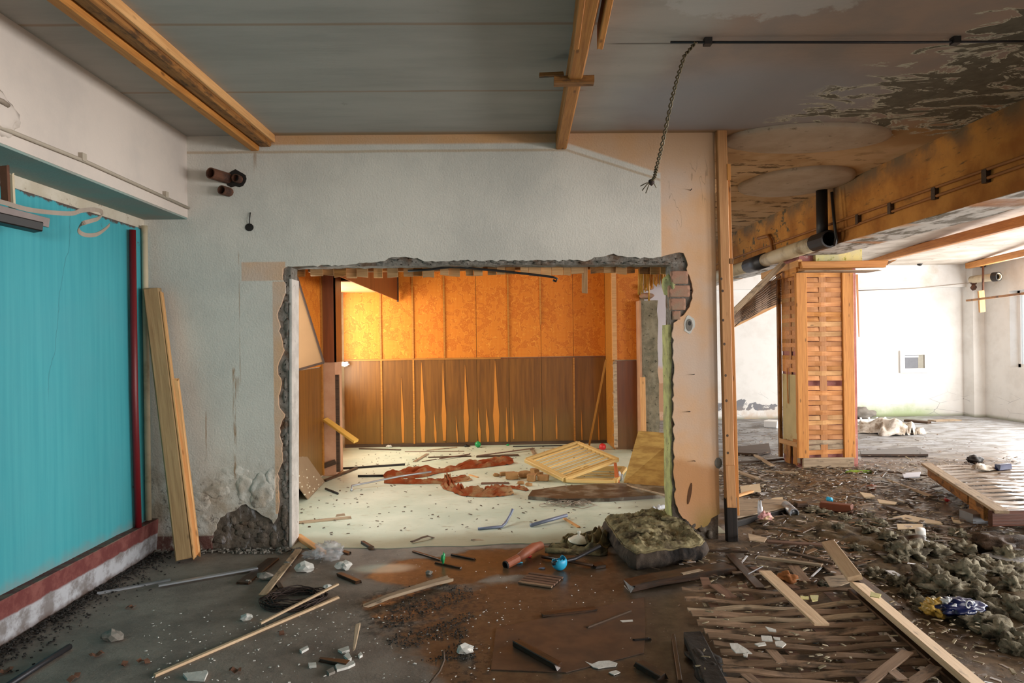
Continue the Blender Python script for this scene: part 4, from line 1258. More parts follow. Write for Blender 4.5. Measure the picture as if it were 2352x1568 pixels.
# torn steel angle with a strip loop in front of the turquoise panel
br = thing('steel_bracket', 'torn grey steel bracket jutting in over the turquoise panel', 'bracket', at(40, 510, 3.6))
P0, P1 = at(-120, 452, 3.3), at(112, 512, 3.7)
plank('angle_flange', P0, P1, .012, .05, plain('bracket_grey', rgb(128, 116, 112), .6, .3, .3, 12), parent=br)
plank('angle_web', P0 + Vector((-.02, .0, -.045)), at(88, 518, 3.66) + Vector((0, 0, -.01)), .09, .05, M_BLACKPIPE, parent=br)
vb = at(10, 440, 3.55)
plank('upright', at(10, 380, 3.55), at(14, 470, 3.55), .04, .02, M_RUST, parent=br, up=(0, -1, 0), jag=.01)
plank('upright', at(24, 398, 3.6), at(28, 480, 3.6), .03, .016, M_WHITEPIPE, parent=br, up=(0, -1, 0), jag=.01)
lp = [(-60, 455, 3.4), (0, 463, 3.5), (60, 480, 3.6), (120, 488, 3.75), (165, 490, 3.85), (185, 484, 3.9), (212, 481, 3.95), (230, 484, 4.02), (235, 492, 4.08), (225, 502, 4.02), (205, 508, 3.95), (188, 514, 3.92), (180, 524, 3.95), (184, 534, 4.0), (200, 540, 4.05), (222, 538, 4.12), (240, 527, 4.2), (254, 514, 4.28)]
P = [at(*q) for q in lp]
Q = []
for i in range(len(P) - 1):
    for k in range(4):
        s = k / 4
        p0, p1, p2, p3 = P[max(i - 1, 0)], P[i], P[i + 1], P[min(i + 2, len(P) - 1)]
        Q.append(.5 * ((2 * p1) + (p2 - p0) * s + (2 * p0 - 5 * p1 + 4 * p2 - p3) * s * s + (3 * p1 - p0 - 3 * p2 + p3) * s ** 3))
tag(new('strip_loop', strip_me('strip_loop', Q, .024, .003, (0.25, .3, 1)), M_CABLE), 'grey metal strip curled in a loop before the turquoise panel', 'strip')

# timber leaning in the left corner
P0, P1 = fl(425, 1290, 0.0), at(349, 662, D - .09)
lt = thing('leaning_timber', 'long pine timber leaning in the corner beside the turquoise panel', 'timber', P0)
plank('main_board', P0 + Vector((0, 0, .02)), P1, .115, .085, wood('shaded_pine', rgb(176, 146, 104), rgb(140, 110, 74), .7), parent=lt, up=(0.25, -1, 0), jag=.02, seg=6)
plank('lit_edge', P0 + Vector((.066, .01, .03)), P1 + Vector((.066, .01, -.02)), .012, .075, M_PINE, parent=lt, up=(0.25, -1, 0), jag=.02)  # lit side of the timber put in as a paler strip
P0b, P1b = fl(448, 1286, .0), at(398, 872, D - .18)
plank('split_board', P0b + Vector((0, .03, .02)), P1b + Vector((0, .03, 0)), .05, .045, M_PINE, parent=lt, up=(0.25, -1, 0), jag=.05, seg=5)

# ------------------------------------------------------------------ opening: hanging laths, rod, reed fringe
la = thing('lath_fringe', 'row of short lath ends hanging under the broken lintel', 'laths', at(1100, 612, D + .24))
rr = random.Random(12)
x = 678.0
k = 0
while x < 1530:
    w = rr.uniform(17, 31)
    dz = rr.uniform(-2, 4)
    dpt = D + .24 + rr.choice((0, .035, .07))
    yb = 634 + dz if x < 1350 else 631 + dz
    if x > 1000: yb -= 3
    a, b = at(x, yb, dpt), at(x + w - 1.5, 598, dpt)
    me = box_me('lath_end', (-(b.x - a.x) / 2, -.009, 0), ((b.x - a.x) / 2, .009, b.z - a.z))
    for v in me.vertices:
        if v.co.z < .01: v.co.z += rr.uniform(-.006, .01)
    new('lath_end', me, rr.choice((M_LATH, M_LATH, M_PINE, M_TIMBER_OLD)), la, Matrix.Translation(((a.x + b.x) / 2, dpt, a.z)))
    x += w * rr.choice((1.0, 1.0, 1.5)); k += 1
plank('hanging_lath', at(1343, 600, D + .3), at(1343, 672, D + .3), .047, .008, M_LATH, parent=la, up=(0, -1, 0), jag=.02)
plank('carrier_batten', Vector((-1.55, D + .38, 2.2)), Vector((1.36, D + .38, 2.2)), .06, .05, M_TIMBER_OLD, parent=la)
hr = [at(937, 622, D + .14), at(985, 619, D + .14), at(1035, 613, D + .15), at(1060, 614, D + .16), at(1150, 622, D + .2), at(1230, 631, D + .22), at(1270, 636, D + .24), at(1280, 640, D + .24), at(1277, 646, D + .24), at(1270, 643, D + .24)]
rod('bent_rod', hr, .0095, M_BLACKPIPE, 'black bent reinforcing rod with hooked end under the lintel', 'rod')
rf = thing('reed_fringe', 'fringe of yellow reed stalks hanging at the corner of the opening', 'reed mat', at(1498, 620, 5.72))
rr = random.Random(5)
for i in range(40):
    px = 1466 + (1532 - 1466) * i / 39
    yb = 674 - (px - 1466) * .52 + rr.uniform(-5, 6)
    if i in (14, 15, 16): yb += 26
    dpt = 5.72 + rr.uniform(-.03, .03)
    a, b = at(px + rr.uniform(-2, 2), yb, dpt), at(px, 604, dpt)
    rod('reed', [a, (a + b) / 2 + Vector((rr.uniform(-.004, .004), 0, 0)), b], .0048, M_REED, parent=rf, n=5)

# soffit board of the back room
so = thing('pelmet', 'dark plywood pelmet hanging from the back room ceiling', 'pelmet', (-1.52, 8.0, 2.2)); so['kind'] = 'structure'
z0 = at(914, 690, YB - .05).z
xa = at(914, 690, YB - .05).x
pm = [(xa, 5.9, z0 - .0), (xa, YB - .05, z0), (xa, YB - .05, 2.8), (xa, 5.9, 2.8)]
new('fascia', prism_me('fascia', [Vector(p) for p in [(xa, 5.9, z0), (xa, 8.15, z0), (xa, 8.15, 2.8), (xa, 5.9, 2.8)]], (-.012, 0, 0)), MW_VEN_DARK, so)
new('fascia', prism_me('fascia', [Vector(p) for p in [(xa, 8.16, z0), (xa, YB - .05, z0), (xa, YB - .05, 2.8), (xa, 8.16, 2.8)]], (-.014, 0, 0)), MW_VEN_DARK, so)
new('end_batten', box_me('end_batten', (xa - .012, YB - .09, z0 - .02), (xa + .014, YB - .05, 2.8)), M_DARKWOOD, so)
zs2 = at(800, 672, YB).z
new('soffit_board', box_me('soffit_board', (-2.38, 8.56, zs2), (xa - .015, YB - .01, zs2 + .012)), M_LATH, so)

# fallen hardboard sheet hanging across the left panelling
a, b, c2 = at(676, 618, 6.6), at(743, 832, 7.0), at(640, 861, 6.75)
dd = a + (c2 - b)
nn = (b - a).cross(c2 - b).normalized() * .012
fs = thing('fallen_board', 'beige hardboard sheet hanging askew inside the opening by the white reveal', 'board', (a + b + c2 + dd) / 4)
new('sheet', prism_me('sheet', [a, b, c2, dd], nn), M_SHEETCARD, fs)
plank('edge_strip', a - nn * .5, b - nn * .5, .02, .018, M_DARKEDGE, parent=fs, up=nn)
plank('edge_strip', b - nn * .5, c2 - nn * .5, .02, .018, M_DARKEDGE, parent=fs, up=nn)
# patterned sheet leaning on the floor below it
a, b, c2 = at(672, 1000, 7.25), fl(746, 1106, 0.01), fl(708, 1146, 0.01)
dd = a + (c2 - b)
M_TERRAZZO = (lambda g: (g.col(g.mix(g.vor(g.scaled(g.obj, (9, 9, 26)), 1.0, rnd=.8).ss(.18, .22), rgb(226, 222, 200), g.mix(g.noise(None, 6, 4), rgb(150, 128, 100), rgb(128, 106, 82)))), g.m)[1])(G('flecked_sheet', .6))
nn = (b - a).cross(c2 - b).normalized() * .010
fs = new('flecked_board', prism_me('flecked_board', [p - b for p in (a, b, c2, dd)], nn), M_TERRAZZO, None, Matrix.Translation(b))
tag(fs, 'brown sheet with pale flecks leaning at the foot of the left reveal', 'board')
plank('loose_stick', at(747, 963, 8.16), at(818, 1013, 7.9), .07, .035, plain('yellow_pine', rgb(226, 178, 84), .6, 0, .12, 6), 'yellow pine stick jutting from the pink pier', 'stick', up=(0, -.3, 1))
plank('leaning_stick', at(1392, 826, 9.55), fl(1353, 1024, 0.01), .028, .018, M_BATTEN, 'thin stick leaning against the papered projection', 'stick', up=(0, -1, 0))
tag(new('curtain_scrap', chunk_me('curtain_scrap', (.07, .02, .035), 8, 3, .5), M_WHITEFOIL, None, Matrix.Translation(at(790, 836, YB - .1))), 'torn scrap of net curtain in the corner window', 'curtain')

# ------------------------------------------------------------------ woven column
yc = 8.12
t = thing('woven_column', 'square column clad in woven pine slats under the stained beam', 'column', at(1880, 1087, yc + .3))
xl, xr = at(1838, 850, yc).x, at(1957, 850, yc).x
core_x1 = at(1970, 850, yc + .08).x
new('core', box_me('core', (xl + .05, yc + .10, 0), (core_x1, yc + .62, 2.6)), MW_COLPINK, t)
new('plinth', box_me('plinth', (at(1846, 1085, yc).x, yc + .03, 0), (at(1950, 1085, yc).x, yc + .2, at(1900, 1074, yc).z)), MW_COLPINK, t)
def cb(name, x0, y0, x1, y1, dp, th, m, jag=0):
    """frontal board from a pixel rectangle"""
    a, b = at(x0, y1, dp), at(x1, y0, dp)
    w, h = b.x - a.x, b.z - a.z
    if h > w: return plank(name, (a.x + w / 2, dp + th / 2, a.z), (a.x + w / 2, dp + th / 2, b.z), w, th, m, parent=t, up=(0, -1, 0), jag=jag, seg=5)
    return plank(name, (a.x, dp + th / 2, a.z + h / 2), (b.x, dp + th / 2, a.z + h / 2), h, th, m, parent=t, up=(0, -1, 0), jag=jag, seg=5)
cb('stile', 1834, 624, 1853, 1052, yc, .045, M_TIMBER)
cb('stile', 1940, 626, 1960, 1052, yc, .045, M_TIMBER)
cb('top_rail', 1834, 610, 1958, 626, yc - .005, .05, M_TIMBER)
cb('bottom_rail', 1846, 1050, 1962, 1076, yc - .012, .04, M_PINE_GREY)
cb('centre_strip', 1886, 626, 1896, 1050, yc + .022, .006, M_SLAT)
sx0, sx1 = at(1850, 800, yc).x, at(1943, 800, yc).x
xm = (at(1886, 800, yc).x + at(1896, 800, yc).x) / 2
rr = random.Random(4)
n = 37
for i in range(n):
    y = 631 + (1050 - 631) * i / n
    if i in (22,): continue
    z = at(1890, y, yc).z
    s = 1 if i % 2 else -1
    pts = []
    tilt = rr.uniform(-.006, .006)
    for k in range(13):
        u = k / 12
        x = sx0 + (sx1 - sx0) * u
        off = s * .014 * math.exp(-((x - xm) / .07) ** 2) + .0 - s * .006 * (math.sin(u * math.pi))
        pts.append(Vector((x, yc + .026 + off, z + tilt * (u - .5) * 2)))
    o = new('slat', strip_me('slat', [p - pts[6] for p in pts], .056 + rr.uniform(-.004, .003), .006, (0, .12 * s, 1)), rr.choice((M_SLAT, M_SLAT, M_SLAT, M_TIMBER, M_PINE)) if i < 31 else rr.choice((M_SLAT, M_PINE_GREY)), t, Matrix.Translation(pts[6]))
# left face
xs_ = xl
yb1 = 8.72
plank('stile', (xs_, yb1, .05), (xs_, yb1, at(1795, 640, yb1).z + .06), .05, .045, M_TIMBER_OLD, parent=t, up=(-1, 0, 0))
plank('stile', (xs_ - .002, yc + .05, .42), (xs_ - .002, yc + .05, 2.36), .06, .045, M_TIMBER, parent=t, up=(-1, 0, 0))
plank('top_rail', (xs_ - .006, yc + .02, 2.375), (xs_ - .006, yb1, 2.375), .10, .04, M_TIMBER, parent=t, up=(-1, 0, 0))
ym = (yc + .1 + yb1 - .03) / 2
plank('centre_strip', (xs_ + .03, ym, .9), (xs_ + .03, ym, 2.33), .05, .006, M_SLAT, parent=t, up=(-1, 0, 0))
for i in range(23):
    z = 2.31 - i * .0515
    if i in (18,): continue
    s = 1 if i % 2 else -1
    pts = []
    for k in range(9):
        u = k / 8
        y = yc + .07 + (yb1 - .02 - yc - .07) * u
        pts.append(Vector((xs_ + .03 + s * .012 * math.exp(-((y - ym) / .06) ** 2), y, z)))
    m = M_PINE if i in (5, 9, 11) else rr.choice((M_SLAT, M_TIMBER, M_SLAT))
    new('slat', strip_me('slat', [p - pts[4] for p in pts], .051, .006, (0, 0, 1)), m, t, Matrix.Translation(pts[4]))
# stripped lower part of that face
new('bare_board', box_me('bare_board', (xs_ + .022, yc + .09, .10), (xs_ + .04, yb1 - .03, 1.12)), plain('peeling_board', rgb(196, 176, 130), .8, 0, .2, 5, dirt=rgb(150, 100, 52)), t)
plank('loose_slat', (xs_ + .0, ym + .02, .75), (xs_ + .0, ym + .04, 1.2), .02, .01, M_TIMBER, parent=t, up=(-1, 0, 0), jag=.03)
plank('loose_slat', (xs_ - .02, yc + .12, .03), (xs_ - .01, yc + .14, .34), .12, .012, M_TIMBER, parent=t, up=(-1, 0, 0), jag=.02)
plank('split_stile', (xs_ - .01, yc + .05, .06), (xs_ - .006, yc + .06, .95), .035, .03, M_PINE_GREY, parent=t, up=(-1, 0, 0), jag=.05)
plank('tie_board', (xs_ - .02, yc + .02, .28), (xs_ - .02, yb1, .26), .06, .012, M_PINE, parent=t, up=(-1, 0, 0), jag=.02)
plank('foot_slat', (xs_ - .012, yc + .35, .02), (xs_ - .004, yc + .35, .30), .14, .014, M_TIMBER_OLD, parent=t, up=(-1, 0, 0), jag=.02)
# capital: cream block and broken cornice boards
p0, p1 = at(1872, 600, yc + .05), at(1978, 574, yc + .05)
tag(new('cream_block', box_me('cream_block', (-(p1.x - p0.x) / 2, -.02, 0), ((p1.x - p0.x) / 2, .4, p1.z - p0.z + .03)), MW_YELBLK, None, Matrix.Translation(((p0.x + p1.x) / 2, yc + .05, p0.z))), 'mossy cream block between the column top and the beam', 'block')
cn = thing('cornice', 'broken orange cornice boards round the top of the woven column', 'cornice', at(1935, 615, yc - .08))
plank('front_board', at(1836, 609, yc - .08), at(2036, 606, yc - .08), .085, .06, M_TIMBER, parent=cn, up=(0, -1, 0), jag=.03)
plank('splinter', at(2030, 606, yc - .08), at(2060, 596, yc - .08), .05, .03, M_TIMBER_OLD, parent=cn, up=(0, -1, 0), jag=.05, taper=(1, .1))
plank('thin_board', at(1832, 625, yc - .04), at(2008, 623, yc - .04), .30, .010, M_PINE_GREY, parent=cn, jag=.04)
plank('side_board', at(1838, 604, yc - .04), at(1752, 634, 9.2), .085, .05, M_PINE, parent=cn, up=(-1, 0, 0))
# sagging woven canopy beside the column
cnp = thing('woven_canopy', 'sagging woven slat canopy panel hanging beside the column top', 'canopy', at(1740, 690, 9.0))
Aq, Bq, Cq, Dq = at(1797, 622, 8.45), at(1672, 722, 8.6), at(1672, 752, 10.6), at(1797, 690, 10.6)
plank('edge_timber', at(1800, 603, 8.35), at(1664, 736, 8.5), .05, .07, M_PINE_GREY, parent=cnp)
plank('far_timber', Cq + Vector((0, .05, -.02)), Dq + Vector((0, .05, -.02)), .05, .06, M_PINE, parent=cnp)
for i in range(22):
    s = (i + .5) / 22
    a = Aq + (Dq - Aq) * s; b = Bq + (Cq - Bq) * s
    pts = [a + (b - a) * (k / 8) + Vector((0, 0, .012 * math.sin(k * 1.57 + (i % 2) * math.pi))) for k in range(9)]
    c = pts[4]
    new('slat', strip_me('slat', [p - c for p in pts], .060, .008, (0, 1, .35 * (1 if i % 2 else -1))), M_SLAT_DIRTY, cnp, Matrix.Translation(c))
for s in (.25, .5, .75):
    a = Aq + (Bq - Aq) * s; b = Dq + (Cq - Dq) * s
    plank('cross_slat', a + Vector((0, 0, .012)), b + Vector((0, 0, .012)), .05, .006, M_SLAT_DARK, parent=cnp)
rod('guy_wire', [at(1684, 752, 8.6), at(1712, 728, 9.2)], .006, M_WIRE, 'loose wire dangling from the woven canopy', 'wire')
plank('dangling_lath', at(1968, 630, yc - .02), at(1973, 774, yc - .02), .028, .006, M_SLAT, 'single loose slat dangling from the cornice beside the column', 'slat', up=(0, -1, 0), taper=(1, .4))

# ------------------------------------------------------------------ pipes on the beam
px_ = XB - .13
def bp(px, py, X=px_): return atx(px, py, X)
Pm, Pn = bp(1815, 577), bp(1893, 551)
ax = Vector((px_, Pm.y, Pm.z)); bx_ = Vector((px_, Pn.y, (Pm.z + Pn.z) / 2 + .02)); ax.z = (Pm.z + Pn.z) / 2 + .0
pz = ax.z
Yn = Pn.y
dp = thing('waste_pipe', 'pale waste pipe with black open end under the stained beam', 'pipe', (px_, Yn, pz))
pbody = new('pipe_body', tube_me('pipe_body', [(px_, Yn + .15, pz), (px_, Yn + 1.6, pz - .02)], .085, 16), M_WHITEPIPE, dp)
new('collar', hollow_me('collar', (px_, Yn + .2, pz), (px_, Yn - .12, pz), .095), M_BLACKPIPE, pbody)
new('coupling', tube_me('coupling', [(px_, Yn + 1.6, pz - .02), (px_ , Yn + 2.2, pz - .03)], .10, 14), M_DARKMETAL, dp)
new('tail', tube_me('tail', [(px_, Yn + 2.2, pz - .03), (px_, Yn + 5.0, pz - .06)], .085, 14), M_WHITEPIPE, dp)
rod('down_pipe', [Vector((px_ + .0, Yn + .04, 3.18)), Vector((px_, Yn + .04, 2.8)), Vector((px_, Yn + .04, pz + .06))], .058, M_BLACKPIPE, 'dark rusty down pipe from the ceiling beside the beam', 'pipe', n=14)
rod('bent_cable', [Vector((px_ + .02, Yn - .14, 3.1)), Vector((px_ + .02, Yn - .18, 2.8)), Vector((px_ + .03, Yn - .2, 2.62)), Vector((px_ + .05, Yn - .12, 2.55))], .016, M_BLACKPIPE, 'black cable drooping beside the dark down pipe', 'cable')
rod('small_pipe', [Vector((XB - .04, 9.3, 2.95)), Vector((XB - .04, 8.95, 2.93)), Vector((XB - .04, 8.86, 2.85)), Vector((XB - .04, 8.8, 2.6))], .022, M_CONDUIT_O, 'thin bent pipe dropping down the far part of the stained beam', 'pipe')
for k, (y1, y2, lab) in enumerate(((358, 505, 'upper orange conduit along the stained beam'), (378, 528, 'lower orange conduit clipped along the stained beam'))):
    a, b = atx(2352, y1, XB - .02), atx(1935, y2, XB - .02)
    dirv = (b - a)
    zz = lambda Y: a.z + (b.z - a.z) * (Y - a.y) / (b.y - a.y)
    Y0, Y1 = 1.5, 12.5
    cd = rod('conduit', [Vector((XB - .02, Y0, zz(a.y))), Vector((XB - .022, 4.5, zz(a.y) - .003)), Vector((XB - .018, 6.2, (zz(a.y) + zz(b.y)) / 2)), Vector((XB - .02, b.y, zz(b.y))), Vector((XB - .02, Y1, zz(b.y)))], .013, M_CONDUIT_O, lab, 'conduit', 'conduits on the stained beam')
    if k == 1:
        for px, py in ((2270, 403), (2152, 440), (2050, 485), (1975, 508)):
            p = atx(px, py, XB)
            new('clip', box_me('clip', (-.035, -.025, -.05), (0.0, .025, .05)), M_DARKWOOD, cd, Matrix.Translation((XB, p.y, zz(a.y) + .01)))
# hall ceiling battens, rods and pipe
plank('hall_batten', at(1985, 603, 12.6), at(2420, 490, 6.9), .10, .12, M_TIMBER, 'long orange batten under the hall ceiling behind the beam', 'batten')
plank('hall_batten', at(2224, 610, 12.9), at(2420, 566, 9.5), .10, .11, M_TIMBER, 'shorter orange batten across the hall corner', 'batten')
plank('hall_lath', at(2222, 690, 12.6), at(2400, 668, 9.2), .05, .035, M_TIMBER_OLD, 'thin brown lath hung in front of the hall window', 'lath')
rod('hanger_rod', [Vector((at(2258, 606, 12.4).x, 12.4, 2.965)), at(2258, 682, 12.4)], .018, M_RUST, 'rusty rod carrying the thin lath in the hall corner', 'rod')
plank('hanging_block', at(2253, 668, 12.38), at(2256, 716, 12.38), .11, .04, M_PINE, 'pale pine board end hanging in the hall corner', 'board', up=(0, -1, 0), jag=.03)
p = at(2292, 635, 12.2)
hp = new('pipe_stub', hollow_me('pipe_stub', at(2232, 642, 12.95) - p, Vector(), .07), M_WHITEPIPE, None, Matrix.Translation(p))
tag(hp, 'white pipe stub with black end in the hall corner', 'pipe')
new('collar', hollow_me('collar', at(2281, 636, 12.28), p + (p - at(2281, 636, 12.28)).normalized() * .02, .085), M_BLACKPIPE, hp)
for k, (x, y) in enumerate(((2236, 648), (2236, 660))):
    tag(new('pipe_bracket', chunk_me('pipe_bracket', (.06, .05, .06), 4 + k, 2, .2), M_RUST, None, Matrix.Translation(at(x, y, 12.93))), ('rusty pipe bracket on the hall corner pier', 'second rusty pipe bracket just below the first one')[k], 'bracket')
rod('sagging_wire', [at(1972, 667, 13.05), at(2100, 662, 13.0), at(2240, 648, 12.9)], .008, M_CABLE, 'thin wire strung along the far hall wall', 'wire')
for k, (x, y) in enumerate(((2113, 605), (2257, 608))):
    tag(new('black_fitting', chunk_me('ceiling_knob', (.05, .05, .05), 14 + k, 2, .2), M_BLACKPIPE, None, Matrix.Translation(at(x, y, 12.9))), ('black knob at the top of the far hall wall', 'black knob by the hall corner batten')[k], 'knob')
# ------------------------------------------------------------------ helpers for things lying about
ZB = 0.006   # top of the back room floor
def lie(name, x0, y0, x1, y1, w, t, m, label, cat, group=None, z=0.0, z1=None, jag=.012, warp=0.0, taper=(1, 1), up=(0, 0, 1)):
    z1 = z if z1 is None else z1
    return plank(name, fl(x0, y0, z + t / 2), fl(x1, y1, z1 + t / 2), w, t, m, label, cat, group, jag=jag, warp=warp, taper=taper, up=up)
def lump(name, px, py, s, m, label, cat, seed, group=None, z=0.0, sub=3, rough=.35, facet=False, rot=0.0):
    p = fl(px, py, z)
    o = new(name, chunk_me(name, s, seed, sub, rough, facet=facet), m, None, Matrix.Translation(p + Vector((0, 0, s[2] * .8))) @ Matrix.Rotation(rot, 4, 'Z'))
    return tag(o, label, cat, group)
def bar(name, pts, r, m, label, cat, group=None, n=8):
    return rod(name, [fl(x, y, z + r) for x, y, z in pts], r, m, label, cat, group, n=n)

# ================================================================== grey floor of the front room
lie('metal_strip', 222, 1363, 392, 1331, .028, .012, M_METAL, 'dull silver strip on the grey floor pointing at the skirting kerb', 'metal strip', jag=.004)
lie('metal_strip', 364, 1344, 592, 1304, .032, .012, M_METAL, 'second silver strip, its end overlapping the first one', 'metal strip', jag=.004, z=.012)
bar('grey_pipe', ((-10, 1592, 0), (90, 1527, 0), (160, 1484, 0)), .016, M_DARKMETAL, 'thin grey pipe on the floor in the near corner of the kerb', 'pipe')
lie('pine_strip', 352, 1552, 777, 1371, .022, .014, M_PALE, 'very long thin pine strip lying across the grey floor', 'wood strip', jag=.01)
lie('pine_strip', 598, 1431, 776, 1341, .018, .012, M_PALE, 'shorter thin pine strip lying over the wire coil', 'wood strip', z=.02, z1=.05, jag=.006)
lie('brown_lath', 602, 1368, 686, 1262, .05, .012, M_PINE_GREY, 'flat brown lath from the foot of the reveal towards the wire coil', 'lath', z=.015)
lie('dark_board', 556, 1340, 628, 1283, .085, .016, M_WETWOOD, 'dark damp board on the floor beside the brown lath', 'board')
lie('wood_stub', 630, 1328, 646, 1352, .03, .02, M_WETWOOD, 'small dark stub of wood behind the wire coil', 'wood scrap')
lie('pale_wedge', 683, 1230, 742, 1270, .055, .03, M_PINE, 'pale wooden wedge at the foot of the white reveal', 'wood scrap', z=ZB)
lie('weathered_plank', 836, 1392, 1042, 1326, .075, .022, M_PINE_GREY, 'split weathered plank lying on the black grit', 'plank', z=.01, jag=.06, warp=.012, taper=(.45, 1))
lie('wood_stub', 779, 1318, 824, 1337, .04, .022, M_WETWOOD, 'short brown stick beside the pale limewash spill', 'wood scrap')
lie('tube_end', 832, 1245, 852, 1257, .03, .028, M_DARKMETAL, 'short dark tube end at the edge of the pale linoleum', 'tube')
for i, (x0, y0, x1, y1, lab) in enumerate(((949, 1266, 1014, 1286, 'first of three thin dark sticks at the linoleum edge, highest up'), (1000, 1291, 1060, 1304, 'lowest of three thin dark sticks at the linoleum edge'), (1036, 1273, 1091, 1284, 'thin dark stick beside the green sprig'))):
    lie('dark_stick', x0, y0, x1, y1, .02, .014, M_WETWOOD, lab, 'stick')
lie('curved_twig', 944, 1246, 996, 1233, .018, .01, M_DARKWOOD, 'thin bent twig on the pale linoleum edge', 'twig', z=ZB, warp=.02)
tag(new('green_sprig', chunk_me('green_sprig', (.012, .012, .045), 2, 2, .5), M_GREEN, None, Matrix.Translation(fl(1018, 1283, .045))), 'tiny green plastic sprig standing among the dark sticks', 'plastic scrap')
# tangled coil of rusty wire
cw = thing('wire_coil', 'tangled oval coil of rusty wire on the grey floor', 'wire coil', fl(675, 1382))
c0 = fl(675, 1380, 0)
rr = random.Random(8)
ex = fl(752, 1366, 0) - fl(598, 1384, 0)
L2 = ex.length / 2; exn = ex.normalized(); eyn = Vector((-exn.y, exn.x, 0))
for k in range(20):
    a = L2 * rr.uniform(.6, 1.02); b = .19 * rr.uniform(.3, 1.0)
    oz = rr.uniform(.006, .03); ph = rr.uniform(0, .5)
    pts = []
    for i in range(25):
        t = 2 * math.pi * i / 24 * rr.uniform(.985, 1.0) + ph
        pts.append(c0 + exn * (a * math.cos(t) + rr.uniform(-.012, .012)) + eyn * (b * math.sin(t) + rr.uniform(-.008, .008)) + Vector((0, 0, max(.006, oz + .016 * math.sin(t * 2 + k)))))
    rod('wire_loop', pts, .0034, M_WIRE, parent=cw, n=4)
# plaster lumps
for i, (x, y, s, m, lab) in enumerate(((700, 1312, .05, M_PLASTERCHUNK, 'biggest white plaster lump, between the brown lath and the plastic bag'), (789, 1307, .045, M_PLASTERCHUNK, 'broad white plaster lump beside the plastic bag'), (566, 1424, .028, M_PLASTERCHUNK, 'lone white plaster lump on the grey floor below the wire coil'),
        (257, 1470, .045, M_GREYCHUNK, 'grey mortar lump alone on the floor near the kerb'), (610, 1331, .04, M_GREYCHUNK, 'flat grey lump beside the dark damp board'), (752, 1352, .022, M_PLASTERCHUNK, 'small white lump at the end of the wire coil'), (1068, 1500, .035, M_PLASTERCHUNK, 'white lump at the edge of the wet floor'),
        (660, 1300, .025, M_GREYCHUNK, 'small grey lump under the end of the brown lath'), (570, 1338, .018, M_GREYCHUNK, 'pebble of mortar on the dark damp board'), (985, 1318, .02, M_GREYCHUNK, 'small grey lump near the dark sticks'), (852, 1262, .022, M_DARKWOOD, 'dark crumb of bark at the linoleum edge'))):
    lump('plaster_lump', x, y, (s * 1.25, s * .9, s * .75), m, lab, 'rubble', 40 + i, facet=True, rough=.34, sub=2)
# crumpled clear bag
tag(new('plastic_bag', chunk_me('plastic_bag', (.10, .07, .075), 21, 4, .28, 3.0), M_FILM, None, Matrix.Translation(fl(755, 1284, .0) + Vector((0, 0, .055)))), 'crumpled clear plastic bag in the opening by the white reveal', 'bag')
tag(new('plastic_bag', chunk_me('plastic_bag', (.075, .05, .03), 25, 4, .3, 3.0), M_FILM, None, Matrix.Translation(fl(718, 1280, .0) + Vector((0, 0, .022)))), 'flat end of clear film beside the crumpled bag', 'bag')
lie('dark_stick', 772, 1262, 803, 1271, .04, .016, M_WETWOOD, 'short dark stick just behind the plastic bag', 'stick', jag=.02)
# standing splint and white shards below it
lie('splint', 822, 1432, 813, 1492, .028, .02, M_PINE_GREY, 'short split splint pointing up out of the white shards', 'splint', z=.09, z1=.01, taper=(1, .35))
lie('wood_stub', 735, 1514, 800, 1524, .045, .02, M_WETWOOD, 'brown wood scrap under the white plaster shards', 'wood scrap', taper=(.5, 1))
for i, (px, lab) in enumerate((([(770, 1532), (785, 1524), (812, 1522), (816, 1528), (800, 1536), (774, 1543)], 'long white shard at the foot of the splint'), ([(776, 1496), (800, 1488), (803, 1496), (786, 1502)], 'white shard just above the brown wood scrap'), ([(688, 1496), (706, 1487), (709, 1492), (693, 1501)], 'oblong white shard on the bare grey floor'),
        ([(790, 1510), (800, 1500), (808, 1516), (800, 1519)], 'thin upright shard beside the splint'), ([(822, 1508), (829, 1501), (833, 1508), (826, 1512)], 'small white shard to the side of the splint'), ([(750, 1545), (765, 1536), (770, 1546), (756, 1552)], 'grey shard under the long white shard'),
        ([(708, 1527), (726, 1526), (727, 1533), (710, 1534)], 'pale square shard beside the brown wood scrap'), ([(420, 1551), (462, 1546), (477, 1549), (470, 1565), (430, 1563)], 'broad white shard at the end of the long pine strip'), ([(463, 1547), (474, 1543), (478, 1548), (466, 1552)], 'narrow white shard lying on the broad one'),
        ([(1344, 1520), (1360, 1526), (1376, 1519), (1400, 1518), (1418, 1524), (1414, 1531), (1390, 1533), (1374, 1536), (1362, 1533)], 'largest white paint flake on the wet floor'), ([(1398, 1545), (1415, 1540), (1425, 1545), (1410, 1551)], 'second white flake half under water'), ([(1424, 1426), (1453, 1424), (1454, 1428), (1430, 1430)], 'cream flake beside the wet dark stick'))):
    poly_plate('plaster_shard', px, .002, .012 if i < 9 else .004, M_PLASTERCHUNK if i != 5 else M_GREYCHUNK, lab, 'plaster shard')
# bent dark wire at the near edge
rod('bent_twig', [fl(1018, 1494, .10), fl(1020, 1515, .06), fl(1010, 1540, .03), fl(985, 1572, .01)], .006, M_DARKWOOD, 'thin bent twig standing up near the front edge of the floor', 'twig')

